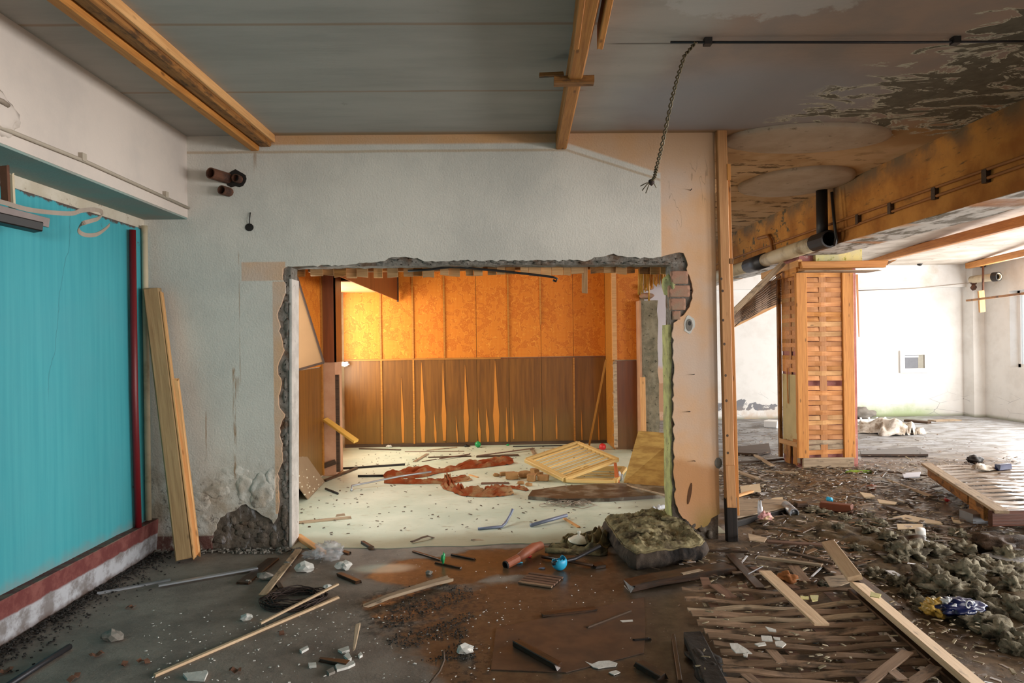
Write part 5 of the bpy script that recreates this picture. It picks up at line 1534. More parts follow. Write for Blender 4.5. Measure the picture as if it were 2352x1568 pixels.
# ================================================================== wet floor in the middle
poly_plate('floor_sheet', [(1140, 1443), (1480, 1372), (1482, 1460), (1478, 1500), (1300, 1545), (1128, 1538)], .001, .004, (lambda g: (g.col(g.mix(g.noise(g.pos, 6, 5, .65).ss(.35, .65), rgb(92, 70, 56), rgb(72, 56, 46))), g.rgh(g.noise(g.pos, 3, 3, .6) * .5 + .16), g.m)[2])(G('wet_red_sheet', .3)), 'thin reddish brown sheet lying under the water', 'sheet')
lie('wet_board', 1244, 1411, 1368, 1397, .05, .012, M_WETWOOD, 'brown soaked board in the middle of the puddle', 'board', z=.004)
lie('wet_stick', 1349, 1441, 1448, 1403, .014, .012, M_DARKWOOD, 'thin wet stick gleaming beside the puddle reflection', 'stick')
lie('dark_stick', 1183, 1474, 1286, 1531, .045, .03, M_WETWOOD, 'thick dark stick lying on the reddish sheet', 'stick', z=.004, jag=.02)
lie('dark_stick', 1465, 1522, 1525, 1556, .05, .03, M_WETWOOD, 'stubby dark stick before the woven panel on the floor', 'stick', jag=.02)
lie('dark_stick', 1455, 1470, 1494, 1466, .012, .012, M_BLACKPIPE, 'tiny black stick near the corner of the woven floor panel', 'stick')
sl = thing('slat_scrap', 'small soaked scrap of ribbed slats in the puddle', 'slats', fl(1245, 1335))
for i in range(5):
    a, b = fl(1192 + i * 6, 1336 - i * 5, .008), fl(1268 + i * 6, 1347 - i * 5, .008)
    plank('rib', a, b, .032, .010, M_SLAT_DIRTY if i == 0 else M_SLAT_DARK, parent=sl)
lie('long_dark_plank', 1440, 1345, 1680, 1304, .13, .045, M_WETWOOD, 'long soaked dark plank in front of the mattress', 'plank', jag=.03, warp=.01)
lie('wet_chip', 1565, 1318, 1612, 1308, .035, .006, M_PINE_GREY, 'pale patch of split veneer lying on the long dark plank', 'wood scrap', z=.05)
lie('dark_tile', 1362, 1300, 1388, 1296, .075, .02, M_WETWOOD, 'dark square block in the water beside the mattress', 'block')
# broken handle
p0, p1 = fl(1190, 1282, .04), fl(1242, 1252, .05)
hd = thing('broken_handle', 'broken terracotta handle tube with splintered end in the puddle', 'handle', (p0 + p1) / 2)
rod('grip', [p0, (p0 * 2 + p1) / 3 + Vector((0, 0, .008)), (p0 + p1 * 2) / 3 + Vector((0, 0, .012)), p1], .04, M_TERRA, parent=hd, n=14, radii=[.028, .035, .036, .030])
q0 = fl(1160, 1298, .02)
sock = new('socket', hollow_me('socket', p0 - Vector(), q0 + (p0 - q0) * .1, .030), M_TERRA, hd)
new('black_end', hollow_me('black_end', p0 + (q0 - p0) * .75, q0, .029), M_DIRTBLACK, sock)
lump('red_scrap', 1213, 1280, (.025, .02, .018), M_RED, 'small bright red cap beside the terracotta handle', 'cap', 3)
lump('blue_scrap', 1190, 1294, (.03, .012, .008), M_BLUE, 'sliver of blue plastic by the black handle end', 'plastic scrap', 5)
# blue ladle cup with its tube
c = fl(1285, 1309, 0)
bm = bmesh.new(); bmesh.ops.create_uvsphere(bm, u_segments=28, v_segments=14, radius=.054)
bmesh.ops.delete(bm, geom=[v for v in bm.verts if v.co.z > .028 + .008 * math.sin(3 * math.atan2(v.co.y, v.co.x))], context='VERTS')
bmesh.ops.solidify(bm, geom=bm.faces[:], thickness=.004)
for v in bm.verts:
    a = math.atan2(v.co.y, v.co.x)
    v.co *= 1 + .02 * math.sin(a * 14)
cup = new('blue_cup', bm_me('blue_cup', bm, True), M_BLUE, None, Matrix.Translation(c + Vector((0, 0, .054))) @ Euler((.0, -.38, 0)).to_matrix().to_4x4())
tag(cup, 'bright blue ribbed plastic cup tipped in the puddle', 'cup')
rod('steel_tube', [fl(1270, 1294, .06), fl(1320, 1283, .05), fl(1378, 1254, .10)], .014, M_DARKMETAL, 'grey tube from the blue cup up to the mattress corner', 'tube')
rod('steel_tube', [fl(1252, 1263, .06), fl(1322, 1268, .05)], .022, M_SCRAP, 'dirty tube behind the terracotta handle', 'tube')
rod('steel_tube', [fl(1245, 1278, .02), fl(1362, 1298, .02)], .012, M_WETWOOD, 'thin dark rod half under water by the blue cup', 'tube')
lump('blue_scrap', 1245, 1306, (.02, .01, .006), M_BLUEPIPE, 'grey-blue scrap floating near the blue cup', 'plastic scrap', 6)
# lid
c = fl(1329, 1240, 0.05)
bm = bmesh.new()
prof = [(.004, .075), (.010, .075), (.013, .058), (.008, .046), (.014, .040), (.05, .022), (.078, .006), (.082, .0), (.075, -.006), (.055, -.014), (.0, -.014)]
rings = []
for (r_, z_) in prof:
    rings.append([bm.verts.new((max(r_, .001) * math.cos(a), max(r_, .001) * math.sin(a), z_)) for a in [2 * math.pi * i / 28 for i in range(28)]])
for i in range(len(rings) - 1):
    for j in range(28):
        bm.faces.new((rings[i][j], rings[i][(j + 1) % 28], rings[i + 1][(j + 1) % 28], rings[i + 1][j]))
bm.faces.new(rings[0]); bm.faces.new(rings[-1])
bmesh.ops.recalc_face_normals(bm, faces=bm.faces)
tag(new('pot_lid', bm_me('pot_lid', bm, True), M_PORC, None, Matrix.Translation(c + Vector((0, 0, .0))) @ Euler((.12, .05, 0)).to_matrix().to_4x4()), 'white porcelain pot lid with knob among the rags', 'lid')
lump('porcelain_cup', 1378, 1232, (.05, .05, .045), M_PORC, 'white porcelain cup half hidden by the mattress corner', 'cup', 11, rough=.05)

# ---- crumpled cloth along a path
def rag_me(name, pts, w, h, seed, nu=60, nv=16):
    P = [Vector(p) for p in pts]
    def curve(s):
        f = s * (len(P) - 1); i = min(int(f), len(P) - 2); t = f - i
        p0, p1, p2, p3 = P[max(i - 1, 0)], P[i], P[i + 1], P[min(i + 2, len(P) - 1)]
        return .5 * ((2 * p1) + (p2 - p0) * t + (2 * p0 - 5 * p1 + 4 * p2 - p3) * t * t + (3 * p1 - p0 - 3 * p2 + p3) * t ** 3)
    o = Vector((seed * 5.3, seed * 2.1, seed))
    vs, fs = [], []
    k = .25 / max(w, .06)
    for i in range(nu + 1):
        s = i / nu
        c = curve(s); d = (curve(min(1, s + .02)) - curve(max(0, s - .02))).normalized()
        sd = Vector((-d.y, d.x, 0)).normalized()
        fall = min(1, s / .12, (1 - s) / .12) ** .5
        ww = w * (.35 + .65 * fall) * (1 + .55 * mnoise.noise(c * 3.1 + o))
        tw = 1.1 * mnoise.noise(c * 2.3 + o * 2)
        for j in range(nv + 1):
            u = j / nv - .5
            q = c + sd * (u * ww)
            q = q + sd * (.18 * w * mnoise.noise(q * 5 * k + o))
            prof = (1 - abs(2 * u) ** 2.5)
            z = h * prof * (.45 + .6 * mnoise.noise(c * 3.7 + o * 3)) * (.3 + .7 * fall)
            z += h * .42 * prof * math.sin(u * 22 + tw * 7 + s * 4)              # folds run along the cloth
            z += h * .55 * mnoise.noise(Vector((q.x * 7, q.y * 7, seed)) * k) * (.35 + prof)
            z += h * .22 * mnoise.noise(Vector((q.x * 19, q.y * 19, seed + 4)) * k)
            vs.append(Vector((q.x, q.y, max(.003 + .002 * (j % 2), z))))
    for i in range(nu):
        for j in range(nv):
            a = i * (nv + 1) + j
            fs.append((a, a + 1, a + nv + 2, a + nv + 1))
    m = sum(vs, Vector()) / len(vs); m.z = 0
    return mesh(name, [v - m for v in vs], fs, True), m
def rag(name, px, w, h, seed, m, label, cat, group=None, z=0.0, nu=60, nv=16):
    me, c = rag_me(name, [fl(x, y, z) for x, y in px], w, h, seed, nu, nv)
    bm = bmesh.new(); bm.from_mesh(me)
    bmesh.ops.solidify(bm, geom=bm.faces[:], thickness=.003)
    o = new(name, bm_me(name, bm, True), m, None, Matrix.Translation(c + Vector((0, 0, z))))
    return tag(o, label, cat, group)
rag('floor_rag', [(1262, 1268), (1310, 1262), (1345, 1268), (1395, 1270)], .16, .06, 2, M_SCRAP, 'dirty grey rag bundle between handle and mattress', 'rag')
rag('floor_rag', [(1300, 1252), (1345, 1240), (1372, 1238)], .20, .07, 5, M_SCRAP, 'bunched grey rag under the porcelain lid', 'rag')
rag('floor_rag', [(1362, 1262), (1380, 1240), (1396, 1235)], .20, .11, 7, M_SCRAP, 'olive cloth wad pressed against the mattress side', 'rag')

# ---- mattress
Pc = [fl(1448, 1312, 0), fl(1628, 1288, 0), fl(1545, 1205, 0), fl(1385, 1222, 0)]
th = .14
cen = sum(Pc, Vector()) / 4
def mp(u, v, top=0):
    # rounded corners, wavy outline
    a = Pc[0] + (Pc[1] - Pc[0]) * u; b = Pc[3] + (Pc[2] - Pc[3]) * u
    p = a + (b - a) * v
    cu, cv = abs(u - .5) * 2, abs(v - .5) * 2
    k = max(0, cu - .8) * max(0, cv - .8) / .04
    p = p + (cen - p) * .10 * k
    return p + Vector((mnoise.noise(Vector((u * 4, v * 4, 11))), mnoise.noise(Vector((u * 4, v * 4, 17))), 0)) * .018
def mz(u, v):
    ed = min(u, 1 - u, v, 1 - v)
    rd = min(1, ed / .12)
    p = mp(u, v)
    z = th * (.80 + .20 * math.sqrt(max(0, 1 - (1 - rd) ** 2)))
    z += .018 * mnoise.noise(Vector((u * 3.0, v * 3.0, 1)))
    cre = 1 - abs(mnoise.noise(Vector((p.x * 7, p.y * 11, 4)))) * 2.2
    cre2 = 1 - abs(mnoise.noise(Vector((p.x * 15 + 3, p.y * 20, 9)))) * 2.2
    z += (.35 + .65 * rd) * (.022 * cre ** 2 + .016 * max(0, cre2) ** 2) + .007 * mnoise.noise(p * 45)
    z += rd * (.045 * math.exp(-(((u - .62) / .22) ** 2 + ((v - .8) / .18) ** 2)) - .05 * math.exp(-(((u - .72) / .2) ** 2 + ((v - .34) / .22) ** 2)))
    return z
bm = bmesh.new()
NU, NV = 84, 84
rows = [[bm.verts.new(mp(i / NU, j / NV) + Vector((0, 0, mz(i / NU, j / NV))) - cen) for j in range(NV + 1)] for i in range(NU + 1)]
for i in range(NU):
    for j in range(NV):
        bm.faces.new((rows[i][j], rows[i + 1][j], rows[i + 1][j + 1], rows[i][j + 1]))
mt = thing('mattress', 'filthy olive mattress slumped on the wet floor before the pier', 'mattress', cen)
cover = new('cover', bm_me('cover', bm, True), M_MATTRESS, mt, Matrix.Translation(cen))
bm = bmesh.new()
loop = [(i / NU, 0) for i in range(NU)] + [(1, j / NV) for j in range(NV)] + [(1 - i / NU, 1) for i in range(NU)] + [(0, 1 - j / NV) for j in range(NV)]
lv = []
for (u, v) in loop:
    p = mp(u, v); out = (p - cen); out.z = 0; out.normalize()
    zt_ = mz(u, v)
    colv = []
    for k, (f_, o_) in enumerate(((0.0, -.005), (.22, .022), (.5, .034), (.8, .022), (1.0, .0))):
        n = (mnoise.noise(p * 9 + Vector((0, 0, k * .6))) * .02 + mnoise.noise(p * 24 + Vector((0, 0, k))) * .008) * (1 if k < 4 else 0)
        colv.append(bm.verts.new(p + out * (o_ + n) + Vector((0, 0, zt_ * f_)) - cen))
    lv.append(colv)
for a in range(len(lv)):
    b = (a + 1) % len(lv)
    for k in range(4):
        bm.faces.new((lv[a][k], lv[b][k], lv[b][k + 1], lv[a][k + 1]))
bmesh.ops.recalc_face_normals(bm, faces=bm.faces)
new('side_band', bm_me('side_band', bm, True), M_MATTRESS_SIDE, mt, Matrix.Translation(cen))
rod('piping', [mp(u, v) + Vector((0, 0, mz(u, v) + .002)) for (u, v) in loop[::4] + [loop[0]]], .007, M_SCRAP, parent=mt, n=6)
for k, (u, v) in enumerate(((.3, .35), (.55, .5), (.4, .7), (.75, .6))):
    p = mp(u, v, 1)
    new('torn_tuft', chunk_me('torn_tuft', (.06, .045, .016), 60 + k, 3, .35, 2.0), M_MATTRESS, cover, Matrix.Translation(p + Vector((0, 0, mz(u, v) - .002))))

# ================================================================== back room floor
rag('brown_curtain', [(882, 1097), (945, 1091), (1010, 1082), (1080, 1072), (1140, 1064), (1178, 1062)], .30, .075, 11, M_RAGCLOTH, 'long terracotta curtain crumpled across the back room floor', 'curtain', z=ZB, nu=110, nv=22)
rag('brown_curtain', [(884, 1108), (940, 1109), (1000, 1108), (1046, 1105), (1078, 1100)], .16, .05, 14, M_RAGCLOTH, 'smaller terracotta cloth strip in front of the long curtain', 'curtain', z=ZB, nu=80, nv=16)
rag('brown_curtain', [(1030, 1100), (1032, 1118), (1060, 1132), (1100, 1137), (1150, 1136), (1175, 1133)], .15, .07, 17, M_RAGCLOTH, 'hooked terracotta rag nearest to the opening', 'curtain', z=ZB, nu=80, nv=16)
rag('brown_curtain', [(1115, 1125), (1160, 1118), (1212, 1127)], .07, .03, 19, M_RAGCLOTH, 'thin twisted tail of cloth beside the hooked rag', 'curtain', z=ZB)
bar('bent_tube', ((807, 1126, ZB), (808, 1115, ZB + .03), (850, 1107, ZB + .05), (920, 1093, ZB + .09), (990, 1083, ZB + .09)), .011, M_METAL, 'pale bent steel tube lying over the terracotta curtain', 'tube')
bar('black_tube', ((776, 1076, ZB), (930, 1066, ZB)), .013, M_BLACKPIPE, 'long black tube on the floor by the pink pier', 'tube')
bar('black_tube', ((822, 1093, ZB), (880, 1092, ZB)), .013, M_BLACKPIPE, 'short black tube poking out of the terracotta curtain', 'tube')
bar('black_tube', ((748, 1122, ZB), (776, 1133, ZB)), .012, M_BLACKPIPE, 'short black tube at the foot of the flecked sheet', 'tube')
lie('dark_board', 745, 1104, 818, 1075, .05, .02, M_WETWOOD, 'dark strip of wood from the pier foot to the black tube', 'board', z=ZB)
lie('long_lath', 825, 1030, 920, 1033, .05, .012, M_DARKWOOD, 'thin dark lath close to the panelled back wall', 'lath', z=ZB)
lie('long_lath', 918, 1025, 1080, 1024, .035, .012, M_DARKWOOD, 'long dark lath along the foot of the back wall', 'lath', z=ZB)
lie('long_lath', 980, 1034, 1050, 1027, .03, .012, M_PINE_GREY, 'pale thin lath slanting before the back wall', 'lath', z=ZB)
lie('long_lath', 983, 1050, 1082, 1047, .04, .014, M_DARKWOOD, 'brown lath lying behind the long curtain', 'lath', z=ZB)
lie('long_lath', 1010, 1053, 1078, 1043, .03, .012, M_SLAT_DARK, 'brown lath crossing the one behind the curtain', 'lath', z=ZB + .014)
lie('long_lath', 1094, 1048, 1192, 1045, .07, .02, M_DARKWOOD, 'wide dark lath behind the curtain near the crib', 'lath', z=ZB)
lie('long_lath', 1100, 1046, 1228, 1029, .03, .012, M_SLAT_DARK, 'long thin lath reaching towards the wooden crib', 'lath', z=ZB + .02)
lie('long_lath', 952, 1060, 982, 1042, .045, .014, M_PINE_GREY, 'short pale lath standing alone behind the curtain', 'lath', z=ZB)
lie('long_lath', 1178, 1025, 1342, 1022, .03, .014, M_DARKMETAL, 'dark lath along the wall behind the wooden crib', 'lath', z=ZB)
lie('long_lath', 1220, 1030, 1228, 1044, .05, .016, M_PINE_GREY, 'short lath lying beside the wooden crib frame', 'lath', z=ZB)
lie('long_lath', 1240, 1029, 1390, 1030, .03, .014, M_PINE_GREY, 'pale lath behind the wooden crib by the projection', 'lath', z=ZB)
lie('thin_sliver', 930, 1037, 1066, 1036, .02, .008, M_SLAT_DARK, 'thin sliver of wood across the back floor', 'sliver', z=ZB)
lie('thin_sliver', 968, 1060, 1003, 1054, .02, .008, M_SLAT_DARK, 'tiny sliver beside the short pale lath', 'sliver', z=ZB)
lie('thin_sliver', 1078, 1090, 1098, 1096, .03, .008, M_PINE, 'pale sliver in the fold of the long curtain', 'sliver', z=ZB)
lie('thin_sliver', 1105, 1110, 1170, 1109, .07, .012, M_SLAT_DARK, 'dark flat scrap below the brick rubble', 'sliver', z=ZB)
lie('plank_scrap', 684, 1200, 805, 1188, .05, .016, M_PINE_GREY, 'flat pale plank scrap just inside the opening', 'plank', z=ZB, jag=.04)
lie('plank_scrap', 770, 1184, 792, 1181, .02, .02, M_PINE_GREY, 'splinter lying on the flat pale plank scrap', 'plank', z=ZB + .016, jag=.02)
bm = bmesh.new(); bmesh.ops.create_uvsphere(bm, u_segments=20, v_segments=12, radius=.046)
tag(new('green_ball', bm_me('green_ball', bm, True), M_GREEN, None, Matrix.Translation(fl(1098, 1027, ZB) + Vector((0, 0, .046)))), 'green plastic ball before the panelled back wall', 'ball')
lump('black_lump', 1071, 1026, (.035, .03, .02), M_BLACKPIPE, 'black lump beside the green ball', 'scrap', 4, z=ZB)
lump('teal_scrap', 1166, 1023, (.02, .02, .014), M_GREEN, 'tiny green scrap by the wall near the ball', 'plastic scrap', 6, z=ZB)
tag(new('wall_tuft', chunk_me('wall_tuft', (.06, .04, .07), 31, 3, .5, 2), M_WHITECLOTH, None, Matrix.Translation(fl(875, 1020, ZB) + Vector((0, 0, .055)))), 'whitish tuft at the foot of the panelled back wall', 'tuft')
lump('stone_bit', 893, 1027, (.045, .03, .02), M_PLASTERCHUNK, 'pale stone beside the whitish tuft', 'stone', 8, z=ZB)
lump('red_ball', 1384, 1032, (.05, .05, .05), M_RED, 'red ball half hidden at the projection foot', 'ball', 3, z=ZB, rough=.02)
# brick rubble near the crib
for i, (x, y, s, lab) in enumerate(((1176, 1100, .085, 'largest square brick lump before the crib'), (1205, 1096, .075, 'brick lump right behind the largest one'), (1221, 1104, .08, 'long brick lump lying against the crib rail'), (1228, 1087, .06, 'brick lump under the raised crib corner'), (1248, 1104, .07, 'reddish brick lump under the crib rail'), (1156, 1092, .045, 'small brick lump at the end of the rubble'), (1240, 1094, .05, 'dark brick lump behind the reddish one'))):
    lump('brick_lump', x, y, (s * 1.1, s * .8, s * .62), M_BRICKRAW, lab, 'brick', 70 + i, z=ZB, rough=.22, sub=3, facet=True, rot=i * .7)
    for v in sc.objects[-1].data.vertices:
        for ax_i, lim in ((0, s * .85), (1, s * .6), (2, s * .45)): v.co[ax_i] = max(-lim, min(lim, v.co[ax_i] * 1.15))
for i, (x, y, lab) in enumerate(((1196, 1112, 'small crumb of brick before the rubble'), (1214, 1116, 'pale crumb of brick by the dark board'), (1140, 1094, 'crumb of brick beside the curtain end'))):
    lump('brick_crumb', x, y, (.04, .03, .022), M_BRICKRAW, lab, 'brick', 90 + i, z=ZB, sub=2)
# collapsed wooden crib: two slatted frames hinged together
Dq = Vector((.73, 7.53, .055)); Aq = at(1210, 1056, 8.1); Cq = at(1418, 1056, 7.9)
Bq = Aq + Cq - Dq
cb_ = thing('crib_frame', 'collapsed wooden crib of two slatted frames on the back room floor', 'crib', Dq)
nrm = (Cq - Dq).cross(Aq - Dq).normalized()
def crib(A, B, C, Dd, base, nb=9):
    fr = base
    plank('side_rail', Dd, A, .075, .045, M_CRIB, parent=fr, up=nrm)
    plank('side_rail', C, B, .055, .04, M_CRIB, parent=fr, up=nrm)
    plank('end_rail', Dd, C, .05, .035, M_CRIB, parent=fr, up=nrm)
    plank('end_rail', A, B, .045, .05, M_CRIB, parent=fr, up=nrm)
    for i in range(nb):
        s = (i + .9) / (nb + .8)
        a = A + (Dd - A) * s; b = B + (C - B) * s
        plank('bar', a, b, .022, .016, M_CRIB, parent=fr, up=nrm)
crib(Aq, Bq, Cq, Dq, cb_)
nrm = Vector((0, 0, 1))
D2 = Vector((Dq.x + .02, Dq.y + .0, .035)); C2 = fl(1412, 1106, .04); A2 = D2 + Vector((.25, .75, .0)); B2 = C2 + Vector((.25, .75, .0))
crib(A2, B2, C2, D2, cb_, 4)
plank('corner_post', at(1413, 1064, 7.82), fl(1418, 1110, .01), .05, .03, M_CRIB_RED, parent=cb_, up=(0, -1, 0), taper=(.6, 1))
new('caster', chunk_me('caster', (.022, .022, .022), 3, 2, .05), M_METAL, cb_, Matrix.Translation(fl(1301, 1122, .022)))
# dark wet board in front of the crib and pale board leaning behind
poly_plate('wet_door_panel', [(1213, 1147), (1222, 1133), (1300, 1122), (1420, 1116), (1530, 1124), (1533, 1143), (1400, 1152), (1280, 1153)], ZB, .035, (lambda g: (g.col(g.mix(g.noise(g.pos, 5, 5, .65).ss(.45, .65), rgb(70, 58, 48), rgb(132, 124, 110))), g.m)[1])(G('wet_panel_board', .35)), 'dark soaked door panel flat on the floor before the crib', 'board')
a, b, c2, dd = fl(1432, 1108, .01), at(1466, 990, 8.05), at(1560, 998, 8.0), fl(1560, 1125, .01)
M_OCHRE = (lambda g: (g.col(g.mix(g.noise(g.scaled(g.obj, (3, 3, 14)), 1.5, 5, .65).ss(.35, .7), rgb(184, 150, 84), rgb(146, 110, 58))), g.m)[1])(G('ochre_board', .5))
tag(new('leaning_board', prism_me('leaning_board', [p - a for p in (a, b, c2, dd)], (0.01, .02, .004)), M_OCHRE, None, Matrix.Translation(a)), 'ochre plywood board leaning behind the green reveal', 'board')
rod('leaning_lath', [fl(1420, 1110, .01), fl(1480, 1125, .07), fl(1536, 1140, .05)], .012, M_PINE_GREY, 'thin lath in front of the ochre leaning board', 'lath')
lump('paper_scrap', 1424, 1103, (.035, .02, .05), M_WHITEFOIL, 'scrap of white and blue wrapping by the ochre board', 'wrapper', 4, z=ZB)
rag('white_scrap', [(1500, 1170), (1530, 1166), (1550, 1168)], .07, .03, 23, M_WHITEFOIL, 'white plastic scrap behind the mattress', 'plastic scrap')
# wire heap and tubes on the linoleum
wh = thing('wire_heap', 'heap of thin pale wire on the linoleum behind the mattress', 'wire', fl(1330, 1165))
rr = random.Random(31)
for k in range(16):
    c = fl(1305 + rr.uniform(-25, 45), 1163 + rr.uniform(-5, 5), 0)
    a = rr.uniform(.05, .2); b = rr.uniform(.03, .08)
    pts = [c + Vector((a * math.cos(t + k), b * math.sin(t + k), .012 + .02 * abs(math.sin(t * 2 + k)))) for t in [i * .42 for i in range(rr.randint(8, 16))]]
    rod('wire_loop', pts, .004, M_CABLE, parent=wh, n=4)
bar('bent_tube', ((1098, 1214, ZB), (1152, 1209, ZB), (1160, 1202, ZB + .01), (1172, 1182, ZB + .05), (1178, 1168, ZB + .10)), .012, M_BLUEPIPE, 'bent blue-grey tube with black end on the linoleum', 'tube')
bar('straight_tube', ((1219, 1206, ZB), (1302, 1183, ZB + .02)), .016, M_BLUEPIPE, 'straight blue-grey tube on the linoleum', 'tube')
lie('thin_sliver', 1296, 1190, 1330, 1211, .03, .01, M_PINE, 'pale flat stick crossing under the straight tube', 'sliver', z=ZB)
lump('dark_crumb', 1095, 1242, (.05, .02, .008), M_PINE_GREY, 'pale flat crumb at the linoleum edge', 'scrap', 12)

# ================================================================== woven panel on the floor in the right foreground
wp_ = thing('woven_screen', 'large woven slat panel lying broken on the floor', 'woven panel', fl(1850, 1440))
zr_ = .11
Rf0, Rf1 = fl(1968, 1342, zr_), fl(2262, 1590, zr_)
rdv = (Rf1 - Rf0)
lefts = [(1566, 1350), (1574, 1378), (1580, 1397), (1588, 1409), (1607, 1421), (1602, 1432), (1618, 1447), (1627, 1461), (1640, 1477), (1655, 1499), (1660, 1517), (1660, 1538), (1657, 1560), (1662, 1585), (1668, 1612), (1672, 1640)]
rr = random.Random(77)
Ns = len(lefts)
ends = []
for i, (lx, ly) in enumerate(lefts):
    a = fl(lx, ly, .05 + .02 * rr.random())
    s = (i - .2) / (Ns - 2.5)
    b = Rf0 + rdv * min(max(s, -.01), 1.25)
    b = b + Vector((0, 0, -.035))
    ends.append((a, b))
def slat_pt(i, u):
    a, b = ends[i]
    sgn = 1 if i % 2 else -1
    p = a + (b - a) * u
    p.z += -.02 * math.sin(math.pi * u) + .008 * sgn * math.sin(u * math.pi * 4.0 + .6) + .006 * mnoise.noise(Vector((i * 3.3, u * 4, 2)))
    p.y += .012 * mnoise.noise(Vector((i * 1.7, u * 2.5, 5)))
    return p
cut = {1: .62, 5: .95, 7: .9, 12: .62, 13: .56}
for i in range(Ns):
    u1 = cut.get(i, 1.0)
    pts = [slat_pt(i, u1 * k / 20) for k in range(21)]
    c = pts[10]
    m = rr.choice((M_SLAT_DIRTY, M_SLAT_DIRTY, M_SLAT_DARK, M_PINE_GREY if i in (2, 3, 4) else M_SLAT_DIRTY))
    new('slat', strip_me('slat', [p - c for p in pts], .037 + rr.uniform(-.006, .006), .009, (.05, 1, rr.uniform(.12, .32))), m, wp_, Matrix.Translation(c))
for u, us in ((.16, 0), (.38, 1), (.62, 0), (.85, 1)):
    i0, i1 = (0, Ns - 1)
    pts = []
    for i in range(i0, i1 + 1):
        p = slat_pt(i, u); p.z += (-.014 if (1 if i % 2 else -1) * math.sin(u * math.pi * 4 + .6) > 0 else .006) - .012
        pts.append(p)
    pts.insert(0, pts[0] + (pts[0] - pts[1]) * 1.2)
    c = pts[8]
    new('cross_slat', strip_me('cross_slat', [p - c for p in pts], .055, .006, (1, 0, 0)), M_SLAT_DARK, wp_, Matrix.Translation(c))
plank('edge_board', Rf0, Rf1, .085, .03, M_PALE, parent=wp_, up=(.2, .1, 1), jag=.02, seg=6)
plank('under_rail', Rf0 - Vector((0.03, 0, .05)), Rf1 - Vector((0.03, 0, .05)), .05, .05, M_WETWOOD, parent=wp_)
plank('side_rail', fl(1590, 1462, .02), fl(1672, 1640, .02), .10, .05, M_DIRTBLACK, parent=wp_, jag=.05, warp=.01)
plank('rail_stub', fl(1546, 1462, .02), fl(1562, 1568, .02), .02, .03, M_WETWOOD, parent=wp_)
lump('grime_heap', 1622, 1540, (.07, .15, .028), M_DIRTBLACK, 'black crumbling grime along the rotten panel rail', 'dirt', 5, sub=4, rough=.6)
for k, (x0, y0, x1, y1) in enumerate(((1985, 1575, 2085, 1496), (2070, 1585, 2150, 1530), (2035, 1530, 2075, 1562), (1770, 1492, 1795, 1520), (1712, 1548, 1745, 1575))):
    plank('loose_slat', fl(x0, y0, .085), fl(x1, y1, .10), .05, .008, M_SLAT_DIRTY, parent=wp_, jag=.01)
plank('upright_board', fl(1902, 1246, .14), Rf0 + Vector((.0, .02, .03)), .085, .03, M_PALE, 'pale pine board jutting up from the corner of the woven panel', 'board', up=(-.3, 0, 1), jag=.01)
lie('loose_board', 1757, 1312, 1888, 1434, .075, .014, M_PALE, 'flat pine board lying across the woven floor panel', 'board', z=.08, z1=.11, jag=.006)
lie('loose_board', 1730, 1303, 1830, 1352, .06, .012, M_SLAT_DARK, 'flat brown slat behind the woven floor panel', 'board', z=.02)
lie('loose_board', 1822, 1300, 1850, 1336, .075, .010, M_SLAT_DIRTY, 'short olive slat beside the orange foam lump', 'board', z=.03)
lie('loose_board', 1900, 1298, 1948, 1330, .085, .010, M_SLAT_DIRTY, 'short wide slat at the corner of the woven panel', 'board', z=.03)
lie('loose_board', 1676, 1275, 1748, 1352, .06, .016, M_WETWOOD, 'dark soaked board slanting behind the woven floor panel', 'board', z=.02)
lie('loose_board', 1640, 1342, 1680, 1372, .07, .010, M_SLAT_DARK, 'brown slat sticking out of the end of the woven panel', 'board', z=.055)
lie('dark_beam', 1970, 1330, 2060, 1400, .07, .04, M_WETWOOD, 'dark soaked timber beside the pale edge board', 'timber', z=.02)
lie('pale_stick', 1740, 1279, 1890, 1298, .03, .016, M_PINE_GREY, 'long pale stick lying behind the woven floor panel', 'stick', z=.04)
lie('pale_stick', 1626, 1264, 1720, 1267, .022, .016, M_DARKWOOD, 'grey-brown stick from the mattress to the rubble', 'stick', z=.02)
lie('glass_sliver', 1864, 1324, 1892, 1298, .012, .004, M_WHITEFOIL, 'bright glass sliver standing by the orange foam lump', 'glass', z=.03)
lie('glass_sliver', 1700, 1296, 1716, 1276, .012, .004, M_WHITEFOIL, 'short bright glass sliver behind the soaked board', 'glass', z=.03)
lie('thin_rod', 1718, 1318, 1752, 1300, .006, .006, M_METAL, 'thin shiny rod beside the soaked board', 'rod', z=.05)
lump('orange_foam', 1808, 1336, (.055, .05, .035), M_ORANGELUMP, 'orange foam lump on the floor behind the woven panel', 'foam', 9, z=.02, sub=4, rough=.4)
lie('rotten_board', 1812, 1268, 1915, 1294, .05, .02, M_DARKWOOD, 'dark rotten board before the pale upright board', 'board', z=.04, taper=(.9, .5))
lie('rotten_board', 1762, 1243, 1900, 1252, .06, .014, M_SLAT_DARK, 'flat brown board half buried in the rubble', 'board', z=.03)
